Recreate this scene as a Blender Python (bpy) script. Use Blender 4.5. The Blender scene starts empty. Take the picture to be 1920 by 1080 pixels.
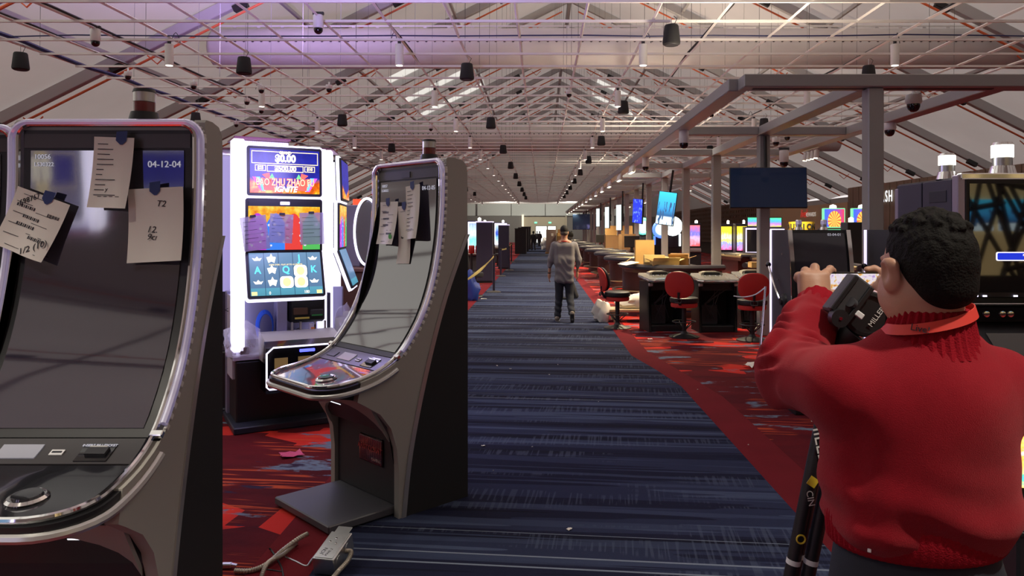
import bpy, bmesh, math, random
import numpy as np
from mathutils import Vector, Matrix, noise as mnoise
rnd = random.Random(7)
PI = math.pi
R = math.radians
SC = bpy.context.scene
COL = SC.collection

# ------------------------------------------------------------------ camera, world, exposure
F_PX, VPX, VPY, CH = 1387.0, 1015.0, 433.0, 1.62      # focal length (px of the 1920 frame), vanishing point, eye height
cam_d = bpy.data.cameras.new('camera')
cam = bpy.data.objects.new('camera', cam_d)
COL.objects.link(cam)
cam.location = (0, 0, CH)
cam.rotation_euler = (R(90), 0, 0)
cam_d.sensor_width = 36.0
cam_d.lens = F_PX / 1920 * 36
cam_d.shift_x = -(VPX - 960) / 1920
cam_d.shift_y = -(540 - VPY) / 1920
cam_d.clip_start = 0.05
cam_d.clip_end = 400
SC.camera = cam

SC.view_settings.view_transform = 'Standard'
SC.view_settings.look = 'None'
SC.view_settings.gamma = 1.0
SC.view_settings.use_curve_mapping = False
SC.view_settings.exposure = 0.42
SC.cycles.use_denoising = True
SC.cycles.max_bounces = 6
SC.cycles.diffuse_bounces = 3
SC.cycles.glossy_bounces = 3
SC.cycles.transparent_max_bounces = 8

world = bpy.data.worlds.new('daylight')
SC.world = world
world.use_nodes = True
world.node_tree.nodes['Background'].inputs[0].default_value = (1.0, 0.92, 0.90, 1)
world.node_tree.nodes['Background'].inputs[1].default_value = 0.72

def lamp(kind, name, loc, energy, color=(1, 1, 1), rot=(0, 0, 0), size=0.1, spot=None, blend=0.5):
    d = bpy.data.lights.new(name, kind)
    d.energy = energy
    d.color = color
    if kind == 'AREA':
        d.size = size
    else:
        d.shadow_soft_size = size
    if spot:
        d.spot_size = R(spot)
        d.spot_blend = blend
    o = bpy.data.objects.new(name, d)
    COL.objects.link(o)
    o.location = loc
    o.rotation_euler = rot
    return o

# ------------------------------------------------------------------ helpers
def P(px, py, Y):
    return Vector(((px - VPX) * Y / F_PX, Y, CH + (VPY - py) * Y / F_PX))
def G(px, py, z=0.0):
    Y = (CH - z) * F_PX / (py - VPY)
    return Vector(((px - VPX) * Y / F_PX, Y, z))

MATS = {}
def mat(name, color=(0.5, 0.5, 0.5), rough=0.5, metal=0.0, emis=None, estr=0.0, coat=0.0, trans=0.0, alpha=1.0, bump=0.0, bscale=200.0, var=0.0, vscale=6.0, spec=0.5, sheen=0.0):
    if name in MATS:
        return MATS[name]
    m = bpy.data.materials.new(name)
    m.use_nodes = True
    nt = m.node_tree
    b = nt.nodes['Principled BSDF']
    b.inputs['Base Color'].default_value = (*color, 1)
    b.inputs['Roughness'].default_value = rough
    b.inputs['Metallic'].default_value = metal
    b.inputs['Coat Weight'].default_value = coat
    b.inputs['Transmission Weight'].default_value = trans
    b.inputs['Alpha'].default_value = alpha
    b.inputs['Specular IOR Level'].default_value = spec
    b.inputs['Sheen Weight'].default_value = sheen
    if emis is not None:
        b.inputs['Emission Color'].default_value = (*emis, 1)
        b.inputs['Emission Strength'].default_value = estr
    if bump or var:
        tc = nt.nodes.new('ShaderNodeTexCoord')
        if bump:
            n = nt.nodes.new('ShaderNodeTexNoise')
            n.inputs['Scale'].default_value = bscale
            nt.links.new(tc.outputs['Object'], n.inputs['Vector'])
            bp = nt.nodes.new('ShaderNodeBump')
            bp.inputs['Strength'].default_value = bump
            bp.inputs['Distance'].default_value = 0.01
            nt.links.new(n.outputs['Fac'], bp.inputs['Height'])
            nt.links.new(bp.outputs['Normal'], b.inputs['Normal'])
        if var:
            n = nt.nodes.new('ShaderNodeTexNoise')
            n.inputs['Scale'].default_value = vscale
            n.inputs['Detail'].default_value = 4
            nt.links.new(tc.outputs['Object'], n.inputs['Vector'])
            mx = nt.nodes.new('ShaderNodeMix')
            mx.data_type = 'RGBA'
            mx.inputs['A'].default_value = (*[c * (1 - var) for c in color], 1)
            mx.inputs['B'].default_value = (*[min(1, c * (1 + var)) for c in color], 1)
            nt.links.new(n.outputs['Fac'], mx.inputs['Factor'])
            nt.links.new(mx.outputs['Result'], b.inputs['Base Color'])
    MATS[name] = m
    return m

class NT:
    """small node-graph helper"""
    def __init__(self, name, rough=0.6):
        self.m = bpy.data.materials.new(name)
        MATS[name] = self.m
        self.m.use_nodes = True
        self.nt = self.m.node_tree
        self.b = self.nt.nodes['Principled BSDF']
        self.b.inputs['Roughness'].default_value = rough
    def set(self, sock, v):
        if isinstance(v, bpy.types.NodeSocket):
            self.nt.links.new(v, sock)
        else:
            sock.default_value = v
    def node(self, typ, ins=None, out=0, **props):
        n = self.nt.nodes.new(typ)
        for k, v in props.items():
            setattr(n, k, v)
        for k, v in (ins or {}).items():
            self.set(n.inputs[k], v)
        return n.outputs[out]
    def pos(self):
        return self.node('ShaderNodeNewGeometry', out='Position')
    def tex(self, kind='Object'):
        return self.node('ShaderNodeTexCoord', out=kind)
    def math(self, op, a, b=0.0, c=0.0):
        return self.node('ShaderNodeMath', {0: a, 1: b, 2: c}, operation=op)
    def sep(self, v):
        n = self.nt.nodes.new('ShaderNodeSeparateXYZ')
        self.set(n.inputs[0], v)
        return n.outputs[0], n.outputs[1], n.outputs[2]
    def comb(self, x, y, z=0.0):
        return self.node('ShaderNodeCombineXYZ', {0: x, 1: y, 2: z})
    def noise(self, v, scale=1.0, detail=2.0, rough=0.5, dist=0.0):
        return self.node('ShaderNodeTexNoise', {'Vector': v, 'Scale': scale, 'Detail': detail, 'Roughness': rough, 'Distortion': dist})
    def mix(self, fac, a, b):
        n = self.nt.nodes.new('ShaderNodeMix')
        n.data_type = 'RGBA'
        for s, v in (('Factor', fac), ('A', a), ('B', b)):
            if isinstance(v, tuple):
                v = (*v, 1) if len(v) == 3 else v
            self.set(n.inputs[s] if s == 'Factor' else [i for i in n.inputs if i.name == s and i.type == 'RGBA'][0], v)
        return [o for o in n.outputs if o.type == 'RGBA'][0]
    def gt(self, a, t, soft=0.0):
        if soft:
            return self.node('ShaderNodeMapRange', {'Value': a, 'From Min': t - soft, 'From Max': t + soft})
        return self.math('GREATER_THAN', a, t)
    def ramp(self, fac, stops, interp='LINEAR'):
        n = self.nt.nodes.new('ShaderNodeValToRGB')
        self.set(n.inputs[0], fac)
        cr = n.color_ramp
        cr.interpolation = interp
        while len(cr.elements) < len(stops):
            cr.elements.new(0.5)
        for e, (p, c) in zip(cr.elements, stops):
            e.position = p
            e.color = (*c, 1)
        return n.outputs[0]
    def base(self, v):
        self.set(self.b.inputs['Base Color'], v)
    def emit(self, v, s):
        self.set(self.b.inputs['Emission Color'], v)
        self.set(self.b.inputs['Emission Strength'], s)
    def bump(self, h, strength=0.4, dist=0.01):
        self.set(self.b.inputs['Normal'], self.node('ShaderNodeBump', {'Height': h, 'Strength': strength, 'Distance': dist}))

class MB:
    """collects shapes into ONE mesh"""
    def __init__(self):
        self.bm = bmesh.new()
    def xf(self, verts, loc=(0, 0, 0), rot=None):
        if rot is not None:
            bmesh.ops.rotate(self.bm, verts=verts, cent=(0, 0, 0), matrix=Matrix(rot) if not isinstance(rot, (tuple, list)) else (Matrix.Rotation(rot[2], 3, 'Z') @ Matrix.Rotation(rot[1], 3, 'Y') @ Matrix.Rotation(rot[0], 3, 'X')))
        bmesh.ops.translate(self.bm, verts=verts, vec=loc)
    def box(self, c, s, bevel=0.0, rot=None, seg=1):
        r = bmesh.ops.create_cube(self.bm, size=1.0)
        v = r['verts']
        bmesh.ops.scale(self.bm, verts=v, vec=s)
        if bevel:
            es = list({e for x in v for e in x.link_edges})
            rr = bmesh.ops.bevel(self.bm, geom=es, offset=bevel, segments=seg, affect='EDGES', profile=0.5)
            v = list({x for f in rr['faces'] for x in f.verts} | {x for x in v if x.is_valid})
        self.xf(v, c, rot)
        return self
    def bb(self, x0, x1, y0, y1, z0, z1, bevel=0.0, seg=1):
        return self.box(((x0 + x1) / 2, (y0 + y1) / 2, (z0 + z1) / 2), (abs(x1 - x0), abs(y1 - y0), abs(z1 - z0)), bevel, None, seg)
    def cyl(self, p0, p1, r0, r1=None, n=12, caps=True):
        p0, p1 = Vector(p0), Vector(p1)
        r1 = r0 if r1 is None else r1
        d = p1 - p0
        q = d.to_track_quat('Z', 'Y').to_matrix()
        a = [self.bm.verts.new(p0 + q @ Vector((r0 * math.cos(2 * PI * i / n), r0 * math.sin(2 * PI * i / n), 0))) for i in range(n)]
        b = [self.bm.verts.new(p1 + q @ Vector((r1 * math.cos(2 * PI * i / n), r1 * math.sin(2 * PI * i / n), 0))) for i in range(n)]
        for i in range(n):
            self.bm.faces.new((a[i], a[(i + 1) % n], b[(i + 1) % n], b[i]))
        if caps:
            self.bm.faces.new(a[::-1])
            self.bm.faces.new(b)
        return self
    def lathe(self, prof, loc=(0, 0, 0), n=20, rot=None, sx=1.0, sy=1.0):
        vs = []
        rings = []
        for r, z in prof:
            if r < 1e-6:
                ring = [self.bm.verts.new((0, 0, z))]
            else:
                ring = [self.bm.verts.new((r * sx * math.cos(2 * PI * i / n), r * sy * math.sin(2 * PI * i / n), z)) for i in range(n)]
            rings.append(ring)
            vs += ring
        for a, b in zip(rings, rings[1:]):
            if len(a) == 1 and len(b) == 1:
                continue
            if len(a) == 1:
                for i in range(n):
                    self.bm.faces.new((a[0], b[(i + 1) % n], b[i]))
            elif len(b) == 1:
                for i in range(n):
                    self.bm.faces.new((a[i], a[(i + 1) % n], b[0]))
            else:
                for i in range(n):
                    self.bm.faces.new((a[i], a[(i + 1) % n], b[(i + 1) % n], b[i]))
        for ring, flip in ((rings[0], True), (rings[-1], False)):
            if len(ring) > 1:
                self.bm.faces.new(ring[::-1] if flip else ring)
        self.xf(vs, loc, rot)
        return self
    def tube(self, pts, r, n=8, closed=False, up=None):
        pts = [Vector(p) for p in pts]
        m = len(pts)
        rs = r if isinstance(r, (list, tuple)) else [r] * m
        rings = []
        prev = None
        for i, p in enumerate(pts):
            if closed:
                t = pts[(i + 1) % m] - pts[i - 1]
            else:
                t = pts[min(i + 1, m - 1)] - pts[max(i - 1, 0)]
            t.normalize()
            if prev is None:
                ref = Vector(up) if up else (Vector((0, 0, 1)) if abs(t.z) < 0.9 else Vector((1, 0, 0)))
                a = t.cross(ref).normalized()
            else:
                a = (prev - t * prev.dot(t))
                a = a.normalized() if a.length > 1e-6 else t.orthogonal().normalized()
            prev = a
            b = t.cross(a)
            rings.append([self.bm.verts.new(p + (a * math.cos(2 * PI * k / n) + b * math.sin(2 * PI * k / n)) * rs[i]) for k in range(n)])
        for i in range(m if closed else m - 1):
            A, B = rings[i], rings[(i + 1) % m]
            for k in range(n):
                self.bm.faces.new((A[k], A[(k + 1) % n], B[(k + 1) % n], B[k]))
        if not closed:
            self.bm.faces.new(rings[0][::-1])
            self.bm.faces.new(rings[-1])
        return self
    def prism(self, pts, a, b, axis='X'):
        """closed outline extruded along an axis; pts are the two other coordinates in order"""
        def mk(u, v, w):
            return {'X': (w, u, v), 'Y': (u, w, v), 'Z': (u, v, w)}[axis]
        A = [self.bm.verts.new(mk(u, v, a)) for u, v in pts]
        B = [self.bm.verts.new(mk(u, v, b)) for u, v in pts]
        n = len(pts)
        fs = [self.bm.faces.new(A[::-1]), self.bm.faces.new(B)]
        for i in range(n):
            fs.append(self.bm.faces.new((A[i], A[(i + 1) % n], B[(i + 1) % n], B[i])))
        bmesh.ops.triangulate(self.bm, faces=fs[:2])
        return self
    def loft(self, rows, closed_u=False, cap=False):
        V = [[self.bm.verts.new(p) for p in row] for row in rows]
        for i in range(len(V) - 1):
            m = len(V[i])
            for j in range(m if closed_u else m - 1):
                self.bm.faces.new((V[i][j], V[i][(j + 1) % m], V[i + 1][(j + 1) % m], V[i + 1][j]))
        if cap:
            self.bm.faces.new(V[0][::-1])
            self.bm.faces.new(V[-1])
        return self
    def quad(self, *ps):
        self.bm.faces.new([self.bm.verts.new(p) for p in ps])
        return self
    def sphere(self, c, r, s=(1, 1, 1), sub=2):
        v = bmesh.ops.create_icosphere(self.bm, subdivisions=sub, radius=r)['verts']
        bmesh.ops.scale(self.bm, verts=v, vec=s)
        bmesh.ops.translate(self.bm, verts=v, vec=c)
        return self
    def build(self, name, m, parent=None, loc=None, rot=None, smooth=35, norm=True):
        if norm:
            bmesh.ops.recalc_face_normals(self.bm, faces=self.bm.faces)
        me = bpy.data.meshes.new(name)
        self.bm.to_mesh(me)
        self.bm.free()
        if smooth:
            me.polygons.foreach_set('use_smooth', [True] * len(me.polygons))
            me.set_sharp_from_angle(angle=R(smooth))
        return link(name, me, m, parent, loc, rot)

def link(name, me, m, parent=None, loc=None, rot=None):
    if m is not None and len(me.materials) == 0:
        me.materials.append(MATS[m] if isinstance(m, str) else m)
    o = bpy.data.objects.new(name, me)
    COL.objects.link(o)
    o.parent = parent
    if loc is not None:
        o.location = loc
    if rot is not None:
        o.rotation_euler = rot
    return o

def tag(o, label, cat, group=None, kind=None):
    if label:
        o['label'] = label
    if cat:
        o['category'] = cat
    if group:
        o['group'] = group
    if kind:
        o['kind'] = kind
    return o
def thing(name, label, cat, loc=(0, 0, 0), rz=0.0, group=None, rot=None):
    o = bpy.data.objects.new(name, None)
    o.empty_display_size = 0.1
    COL.objects.link(o)
    o.location = loc
    o.rotation_euler = rot if rot is not None else (0, 0, rz)
    return tag(o, label, cat, group)
def struct(o):
    o['kind'] = 'structure'
    return o
def struct_empty(name):
    o = bpy.data.objects.new(name, None)
    COL.objects.link(o)
    return struct(o)
KIDS = {}
def copy_tree(o, loc=None, rz=None, label=None, group=None, parent=None, rot=None):
    c = o.copy()
    COL.objects.link(c)
    c.parent = parent
    if loc is not None:
        c.location = loc
    if rz is not None:
        c.rotation_euler = (0, 0, rz)
    if rot is not None:
        c.rotation_euler = rot
    if label:
        c['label'] = label
    if group:
        c['group'] = group
    for ch in o.children:
        copy_tree(ch, parent=c)
    return c

TXT = {}
def text(s, size, loc, rot, m, parent=None, name='lettering', depth=0.001, align='CENTER', shear=0.0, bold=0.0, sx=1.0):
    key = (s, size, depth, align, shear, bold, m if isinstance(m, str) else m.name)
    if key not in TXT:
        c = bpy.data.curves.new('t', 'FONT')
        c.body = s
        c.size = size
        c.align_x = align
        c.align_y = 'CENTER'
        c.extrude = depth
        c.shear = shear
        c.offset = bold
        c.resolution_u = 3
        t = bpy.data.objects.new('t', c)
        COL.objects.link(t)
        bpy.context.view_layer.update()
        me = bpy.data.meshes.new_from_object(t.evaluated_get(bpy.context.evaluated_depsgraph_get()))
        bpy.data.objects.remove(t)
        me.materials.clear()
        TXT[key] = me
    o = link(name, TXT[key], m, parent, loc, rot)
    o.scale = (sx, 1, 1)
    return o

# ---- signed-distance modelling (for bodies): smooth unions meshed with surface nets
class SDF:
    def __init__(self):
        self.p = []
    def cap(self, a, b, r0, r1=None, k=0.02, neg=False):
        self.p.append(('cap', np.array(a, float), np.array(b, float), r0, r0 if r1 is None else r1, k, neg))
        return self
    def chain(self, pts, rs, k=0.02):
        for a, b, r0, r1 in zip(pts, pts[1:], rs, rs[1:]):
            self.cap(a, b, r0, r1, k)
        return self
    def ell(self, c, r, k=0.02, rot=None, neg=False):
        m = np.eye(3) if rot is None else np.array(Matrix.Rotation(rot[2], 3, 'Z') @ Matrix.Rotation(rot[1], 3, 'Y') @ Matrix.Rotation(rot[0], 3, 'X'))
        self.p.append(('ell', np.array(c, float), np.array(r, float), m, None, k, neg))
        return self
    def box(self, c, h, rr, k=0.02, rot=None, neg=False):
        m = np.eye(3) if rot is None else np.array(Matrix.Rotation(rot[2], 3, 'Z') @ Matrix.Rotation(rot[1], 3, 'Y') @ Matrix.Rotation(rot[0], 3, 'X'))
        self.p.append(('box', np.array(c, float), np.array(h, float), m, rr, k, neg))
        return self
    def bounds(self):
        lo, hi = np.full(3, 1e9), np.full(3, -1e9)
        for q in self.p:
            if q[6]:
                continue
            l, h = self.pb(q)
            lo, hi = np.minimum(lo, l), np.maximum(hi, h)
        return lo, hi
    def pb(self, q):
        if q[0] == 'cap':
            r = max(q[3], q[4])
            return np.minimum(q[1], q[2]) - r, np.maximum(q[1], q[2]) + r
        h = np.abs(q[3]) @ q[2]
        if q[0] == 'box':
            h = h + q[4]
        return q[1] - h, q[1] + h
    def mesh(self, h, clip=None, wob=None):
        lo, hi = self.bounds()
        if clip is not None:
            lo, hi = np.maximum(lo, clip[0]), np.minimum(hi, clip[1])
        lo = lo - 3 * h
        n = np.ceil((hi + 3 * h - lo) / h).astype(int) + 1
        F = np.full(n, 1.0, np.float32)
        ax = [lo[i] + h * np.arange(n[i]) for i in range(3)]
        for q in self.p:
            l, u = self.pb(q)
            mg = 0.02 + 2 * q[5]
            i0 = np.maximum(0, np.floor((l - mg - lo) / h).astype(int))
            i1 = np.minimum(n, np.ceil((u + mg - lo) / h).astype(int) + 1)
            if np.any(i1 <= i0):
                continue
            X, Y, Z = np.meshgrid(*[ax[i][i0[i]:i1[i]].astype(np.float32) for i in range(3)], indexing='ij')
            p = np.stack([X, Y, Z], -1)
            if q[0] == 'cap':
                ba = (q[2] - q[1]).astype(np.float32)
                pa = p - q[1].astype(np.float32)
                t = np.clip((pa @ ba) / max(float(ba @ ba), 1e-9), 0, 1)
                d = np.linalg.norm(pa - t[..., None] * ba, axis=-1) - (q[3] + (q[4] - q[3]) * t)
            elif q[0] == 'ell':
                lp = (p - q[1].astype(np.float32)) @ q[3].astype(np.float32)
                k0 = np.linalg.norm(lp / q[2], axis=-1)
                k1 = np.linalg.norm(lp / q[2] ** 2, axis=-1)
                d = np.where(k0 < 1e-4, -q[2].min(), k0 * (k0 - 1) / np.maximum(k1, 1e-6))
            else:
                lp = np.abs((p - q[1].astype(np.float32)) @ q[3].astype(np.float32)) - q[2]
                d = np.linalg.norm(np.maximum(lp, 0), axis=-1) + np.minimum(lp.max(-1), 0) - q[4]
            sl = tuple(slice(i0[i], i1[i]) for i in range(3))
            f = F[sl]
            k = max(q[5], 1e-4)
            if q[6]:
                d = -d
                hh = np.maximum(k - np.abs(f - d), 0) / k
                F[sl] = np.maximum(f, d) + hh * hh * k * 0.25
            else:
                hh = np.maximum(k - np.abs(f - d), 0) / k
                F[sl] = np.minimum(f, d) - hh * hh * k * 0.25
        if wob is not None:
            X, Y, Z = np.meshgrid(*ax, indexing='ij')
            F = F + wob(X, Y, Z).astype(np.float32)
        return surface_nets(F, lo, h)

def surface_nets(F, lo, h):
    S = F < 0
    nx, ny, nz = F.shape
    cnt = np.zeros((nx - 1, ny - 1, nz - 1), np.int8)
    for dx in (0, 1):
        for dy in (0, 1):
            for dz in (0, 1):
                cnt += S[dx:nx - 1 + dx, dy:ny - 1 + dy, dz:nz - 1 + dz]
    act = (cnt > 0) & (cnt < 8)
    idx = np.argwhere(act)
    vid = np.full(act.shape, -1, np.int64)
    vid[act] = np.arange(len(idx))
    acc = np.zeros((len(idx), 3))
    num = np.zeros(len(idx))
    C = [(a, b, c) for a in (0, 1) for b in (0, 1) for c in (0, 1)]
    for c0 in C:
        for axis in range(3):
            if c0[axis]:
                continue
            c1 = list(c0)
            c1[axis] = 1
            f0 = F[idx[:, 0] + c0[0], idx[:, 1] + c0[1], idx[:, 2] + c0[2]]
            f1 = F[idx[:, 0] + c1[0], idx[:, 1] + c1[1], idx[:, 2] + c1[2]]
            m = (f0 < 0) != (f1 < 0)
            t = np.where(m, f0 / np.where(m, f0 - f1, 1), 0)
            p = np.repeat(np.array([c0], float), len(idx), 0)
            p[:, axis] = t
            acc[m] += p[m]
            num[m] += 1
    V = lo + h * (idx + acc / num[:, None])
    quads = []
    for axis in range(3):
        o = [(1, 2), (2, 0), (0, 1)][axis]
        sl0 = [slice(None)] * 3
        sl1 = [slice(None)] * 3
        sl0[axis] = slice(0, -1)
        sl1[axis] = slice(1, None)
        a, b = S[tuple(sl0)], S[tuple(sl1)]
        e = np.argwhere(a != b)
        e = e[(e[:, o[0]] > 0) & (e[:, o[1]] > 0) & (e[:, o[0]] < F.shape[o[0]] - 1) & (e[:, o[1]] < F.shape[o[1]] - 1)]
        fl = a[e[:, 0], e[:, 1], e[:, 2]]
        def at(d0, d1):
            q = e.copy()
            q[:, o[0]] -= d0
            q[:, o[1]] -= d1
            return vid[q[:, 0], q[:, 1], q[:, 2]]
        Q = np.stack([at(1, 1), at(0, 1), at(0, 0), at(1, 0)], 1)
        Q[~fl] = Q[~fl][:, ::-1]
        quads.append(Q)
    Q = np.concatenate(quads)
    return V, Q

def np_mesh(name, pieces, m, parent=None, loc=None, smooth_it=0):
    Vs, Qs, off = [], [], 0
    for V, Q in pieces:
        Vs.append(V)
        Qs.append(Q + off)
        off += len(V)
    V, Q = np.concatenate(Vs), np.concatenate(Qs)
    for _ in range(smooth_it):
        acc = np.zeros_like(V)
        c = np.zeros(len(V))
        for i in range(4):
            a, b = Q[:, i], Q[:, (i + 1) % 4]
            np.add.at(acc, a, V[b])
            np.add.at(c, a, 1)
            np.add.at(acc, b, V[a])
            np.add.at(c, b, 1)
        V = 0.5 * V + 0.5 * acc / np.maximum(c, 1)[:, None]
    me = bpy.data.meshes.new(name)
    me.vertices.add(len(V))
    me.vertices.foreach_set('co', V.astype(np.float32).ravel())
    me.loops.add(4 * len(Q))
    me.loops.foreach_set('vertex_index', Q.astype(np.int32).ravel())
    me.polygons.add(len(Q))
    me.polygons.foreach_set('loop_start', np.arange(0, 4 * len(Q), 4, dtype=np.int32))
    me.polygons.foreach_set('use_smooth', [True] * len(Q))
    me.update(calc_edges=True)
    me.validate()
    return link(name, me, m, parent, loc)

# ------------------------------------------------------------------ shared materials
mat('black', (0.012, 0.012, 0.014), 0.45)
mat('black_matte', (0.016, 0.016, 0.018), 0.8)
mat('black_gloss', (0.008, 0.008, 0.010), 0.08, coat=0.5)
mat('dark_grey', (0.045, 0.045, 0.05), 0.5)
mat('charcoal', (0.03, 0.03, 0.035), 0.6)
mat('navy_panel', (0.045, 0.043, 0.075), 0.4)
mat('shell_grey', (0.40, 0.385, 0.345), 0.45, bump=0.03, bscale=900)
mat('silver', (0.62, 0.61, 0.58), 0.33, metal=0.75)
mat('chrome', (0.85, 0.84, 0.82), 0.08, metal=1.0)
mat('steel', (0.55, 0.56, 0.56), 0.32, metal=0.9, var=0.12, vscale=30)
mat('white_paint', (0.78, 0.77, 0.74), 0.45)
mat('white_plastic', (0.8, 0.8, 0.8), 0.35)
mat('paper', (0.75, 0.72, 0.66), 0.85, var=0.04, vscale=9)
mat('ink', (0.03, 0.03, 0.04), 0.7)
mat('blue_tape', (0.02, 0.04, 0.16), 0.6)
mat('cardboard', (0.56, 0.34, 0.12), 0.85, var=0.12, vscale=5)
mat('cardboard_dark', (0.30, 0.17, 0.07), 0.85, var=0.12, vscale=5)
mat('clear', (0.95, 0.95, 0.97), 0.05, trans=1.0)
mat('frosted', (0.9, 0.9, 0.95), 0.3, trans=0.85)
mat('led_white', (0.9, 0.9, 1.0), 0.4, emis=(0.80, 0.76, 1.0), estr=1.5)
mat('led_soft', (0.5, 0.48, 0.6), 0.4, emis=(0.46, 0.40, 0.95), estr=0.42)
mat('led_warm', (1, 0.9, 0.7), 0.4, emis=(1.0, 0.86, 0.6), estr=9.0)
mat('led_blue', (0.1, 0.1, 0.9), 0.4, emis=(0.08, 0.1, 1.0), estr=2.0)
mat('red_fabric', (0.52, 0.025, 0.02), 0.65, bump=0.05, bscale=400)
# ================================================================== THE SETTING
Y0, Y1 = -14.0, 106.0            # the hall, front to back
XL, XR = -25.0, 26.0             # tent eaves
RIDGE_X, RIDGE_Z, SLOPE = 1.8, 16.6, 0.5
def roof_z(x):
    return RIDGE_Z - SLOPE * abs(x - RIDGE_X)

# ---- carpets
def carpet_red():
    g = NT('carpet_red', 0.95)
    x, y, z = g.sep(g.pos())
    s = g.math('ADD', y, g.math('MULTIPLY', x, 0.105))
    t = g.math('SUBTRACT', x, g.math('MULTIPLY', y, 0.105))
    def v(a, b, o):
        return g.comb(g.math('MULTIPLY_ADD', t, a, o), g.math('MULTIPLY_ADD', s, b, o * 1.7))
    grain = g.noise(g.comb(g.math('MULTIPLY', t, 60), g.math('MULTIPLY', s, 170)), 1, 2)
    n0 = g.noise(v(0.8, 2.0, 3), 1, 4, 0.6)
    col = g.mix(g.gt(n0, 0.5, 0.12), (0.075, 0.005, 0.010), (0.15, 0.009, 0.014))
    col = g.mix(g.math('MULTIPLY', grain, 0.35), col, (0.06, 0.004, 0.008))
    # crisp shards of bright red
    vor = g.node('ShaderNodeTexVoronoi', {'Vector': v(1.3, 2.6, 7), 'Scale': 1.0}, out='Color', distance='MANHATTAN')
    vr, vg, vb = g.sep(vor)
    big = g.noise(v(0.35, 0.55, 21), 1, 2)
    shard = g.math('MULTIPLY', g.gt(vr, 0.70), g.gt(big, 0.44, 0.02))
    col = g.mix(shard, col, (0.62, 0.032, 0.022))
    # orange streaks, thin and across the aisle
    st = g.noise(v(1.1, 34.0, 12), 1, 2)
    sm = g.noise(v(0.7, 1.5, 31), 1, 3)
    streak = g.math('MULTIPLY', g.gt(st, 0.56, 0.02), g.gt(sm, 0.54, 0.015))
    col = g.mix(g.math('MULTIPLY', streak, 0.75), col, (0.60, 0.09, 0.03))
    # grey-blue brushed islands
    bn = g.noise(v(1.25, 3.6, 44), 1, 7, 0.62)
    isl = g.gt(bn, 0.585, 0.012)
    brk = g.noise(v(14, 40, 5), 1, 3)
    isl = g.math('MULTIPLY', isl, g.gt(brk, 0.36, 0.06))
    col = g.mix(isl, col, g.mix(brk, (0.06, 0.085, 0.14), (0.22, 0.27, 0.34)))
    # navy patches beside them
    nn = g.noise(v(1.0, 3.0, 71), 1, 5, 0.6)
    col = g.mix(g.gt(nn, 0.64, 0.012), col, (0.035, 0.018, 0.045))
    g.base(col)
    g.bump(grain, 0.5, 0.006)
    g.b.inputs['Specular IOR Level'].default_value = 0.15
    return g.m
def carpet_blue():
    g = NT('carpet_blue', 0.95)
    x, y, z = g.sep(g.pos())
    s = g.math('ADD', y, g.math('MULTIPLY', x, 0.105))
    t = g.math('SUBTRACT', x, g.math('MULTIPLY', y, 0.105))
    def v(a, b, o):
        return g.comb(g.math('MULTIPLY_ADD', t, a, o), g.math('MULTIPLY_ADD', s, b, o * 1.3))
    band = g.noise(v(0.10, 2.6, 2), 1, 3, 0.6)
    col = g.ramp(band, [(0.0, (0.006, 0.007, 0.020)), (0.42, (0.010, 0.012, 0.034)), (0.50, (0.024, 0.031, 0.072)), (0.575, (0.060, 0.080, 0.145)), (0.63, (0.013, 0.017, 0.044))], 'CONSTANT')
    b2 = g.noise(v(0.22, 8.5, 9), 1, 3, 0.6)
    col = g.mix(g.math('MULTIPLY', g.gt(b2, 0.56, 0.01), 0.7), col, (0.046, 0.062, 0.120))
    # brushed comb marks
    cm = g.noise(v(0.55, 3.2, 17), 1, 3)
    comb = g.noise(v(46, 1.6, 23), 1, 1)
    ck = g.math('MULTIPLY', g.gt(cm, 0.545, 0.02), g.gt(comb, 0.54, 0.03))
    col = g.mix(g.math('MULTIPLY', ck, 0.34), col, (0.10, 0.125, 0.19))
    # thin pale lines right across
    ln = g.noise(v(0.02, 17.0, 41), 1, 1)
    col = g.mix(g.gt(ln, 0.668, 0.008), col, (0.21, 0.25, 0.32))
    grain = g.noise(g.comb(g.math('MULTIPLY', t, 170), g.math('MULTIPLY', s, 170)), 1, 2)
    col = g.mix(g.math('MULTIPLY', grain, 0.3), col, (0.010, 0.011, 0.028))
    g.base(col)
    g.bump(grain, 0.5, 0.006)
    g.b.inputs['Specular IOR Level'].default_value = 0.15
    return g.m
carpet_red()
carpet_blue()
mat('carpet_border', (0.155, 0.010, 0.016), 0.95, bump=0.4, bscale=260, var=0.2, vscale=3, spec=0.15)

struct(MB().bb(XL, XR, Y0, Y1, -0.12, 0.0).build('floor', 'carpet_red'))
R_IN = [(1.47, Y0), (1.455, 7.7), (1.34, 8.6), (1.17, 9.6), (1.16, Y1)]
R_OUT = [(1.76, Y0), (1.77, 7.2), (1.62, 8.4), (1.42, 9.9), (1.42, Y1)]
L_IN = [(-1.08, Y0), (-1.09, 6.6), (-1.3, 8.0), (-1.49, 9.4), (-1.49, Y1)]
L_OUT = [(-1.38, Y0), (-1.39, 6.6), (-1.58, 8.2), (-1.76, 9.6), (-1.76, Y1)]
def strip(name, a, b, z, m):
    b_ = MB()
    b_.prism(list(a) + list(b)[::-1], 0.0005, z, 'Z')
    return struct(b_.build(name, m))
strip('floor_aisle_carpet', L_IN, R_IN, 0.004, 'carpet_blue')
strip('floor_border_right', R_IN, R_OUT, 0.005, 'carpet_border')
strip('floor_border_left', L_OUT, L_IN, 0.005, 'carpet_border')

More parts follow.
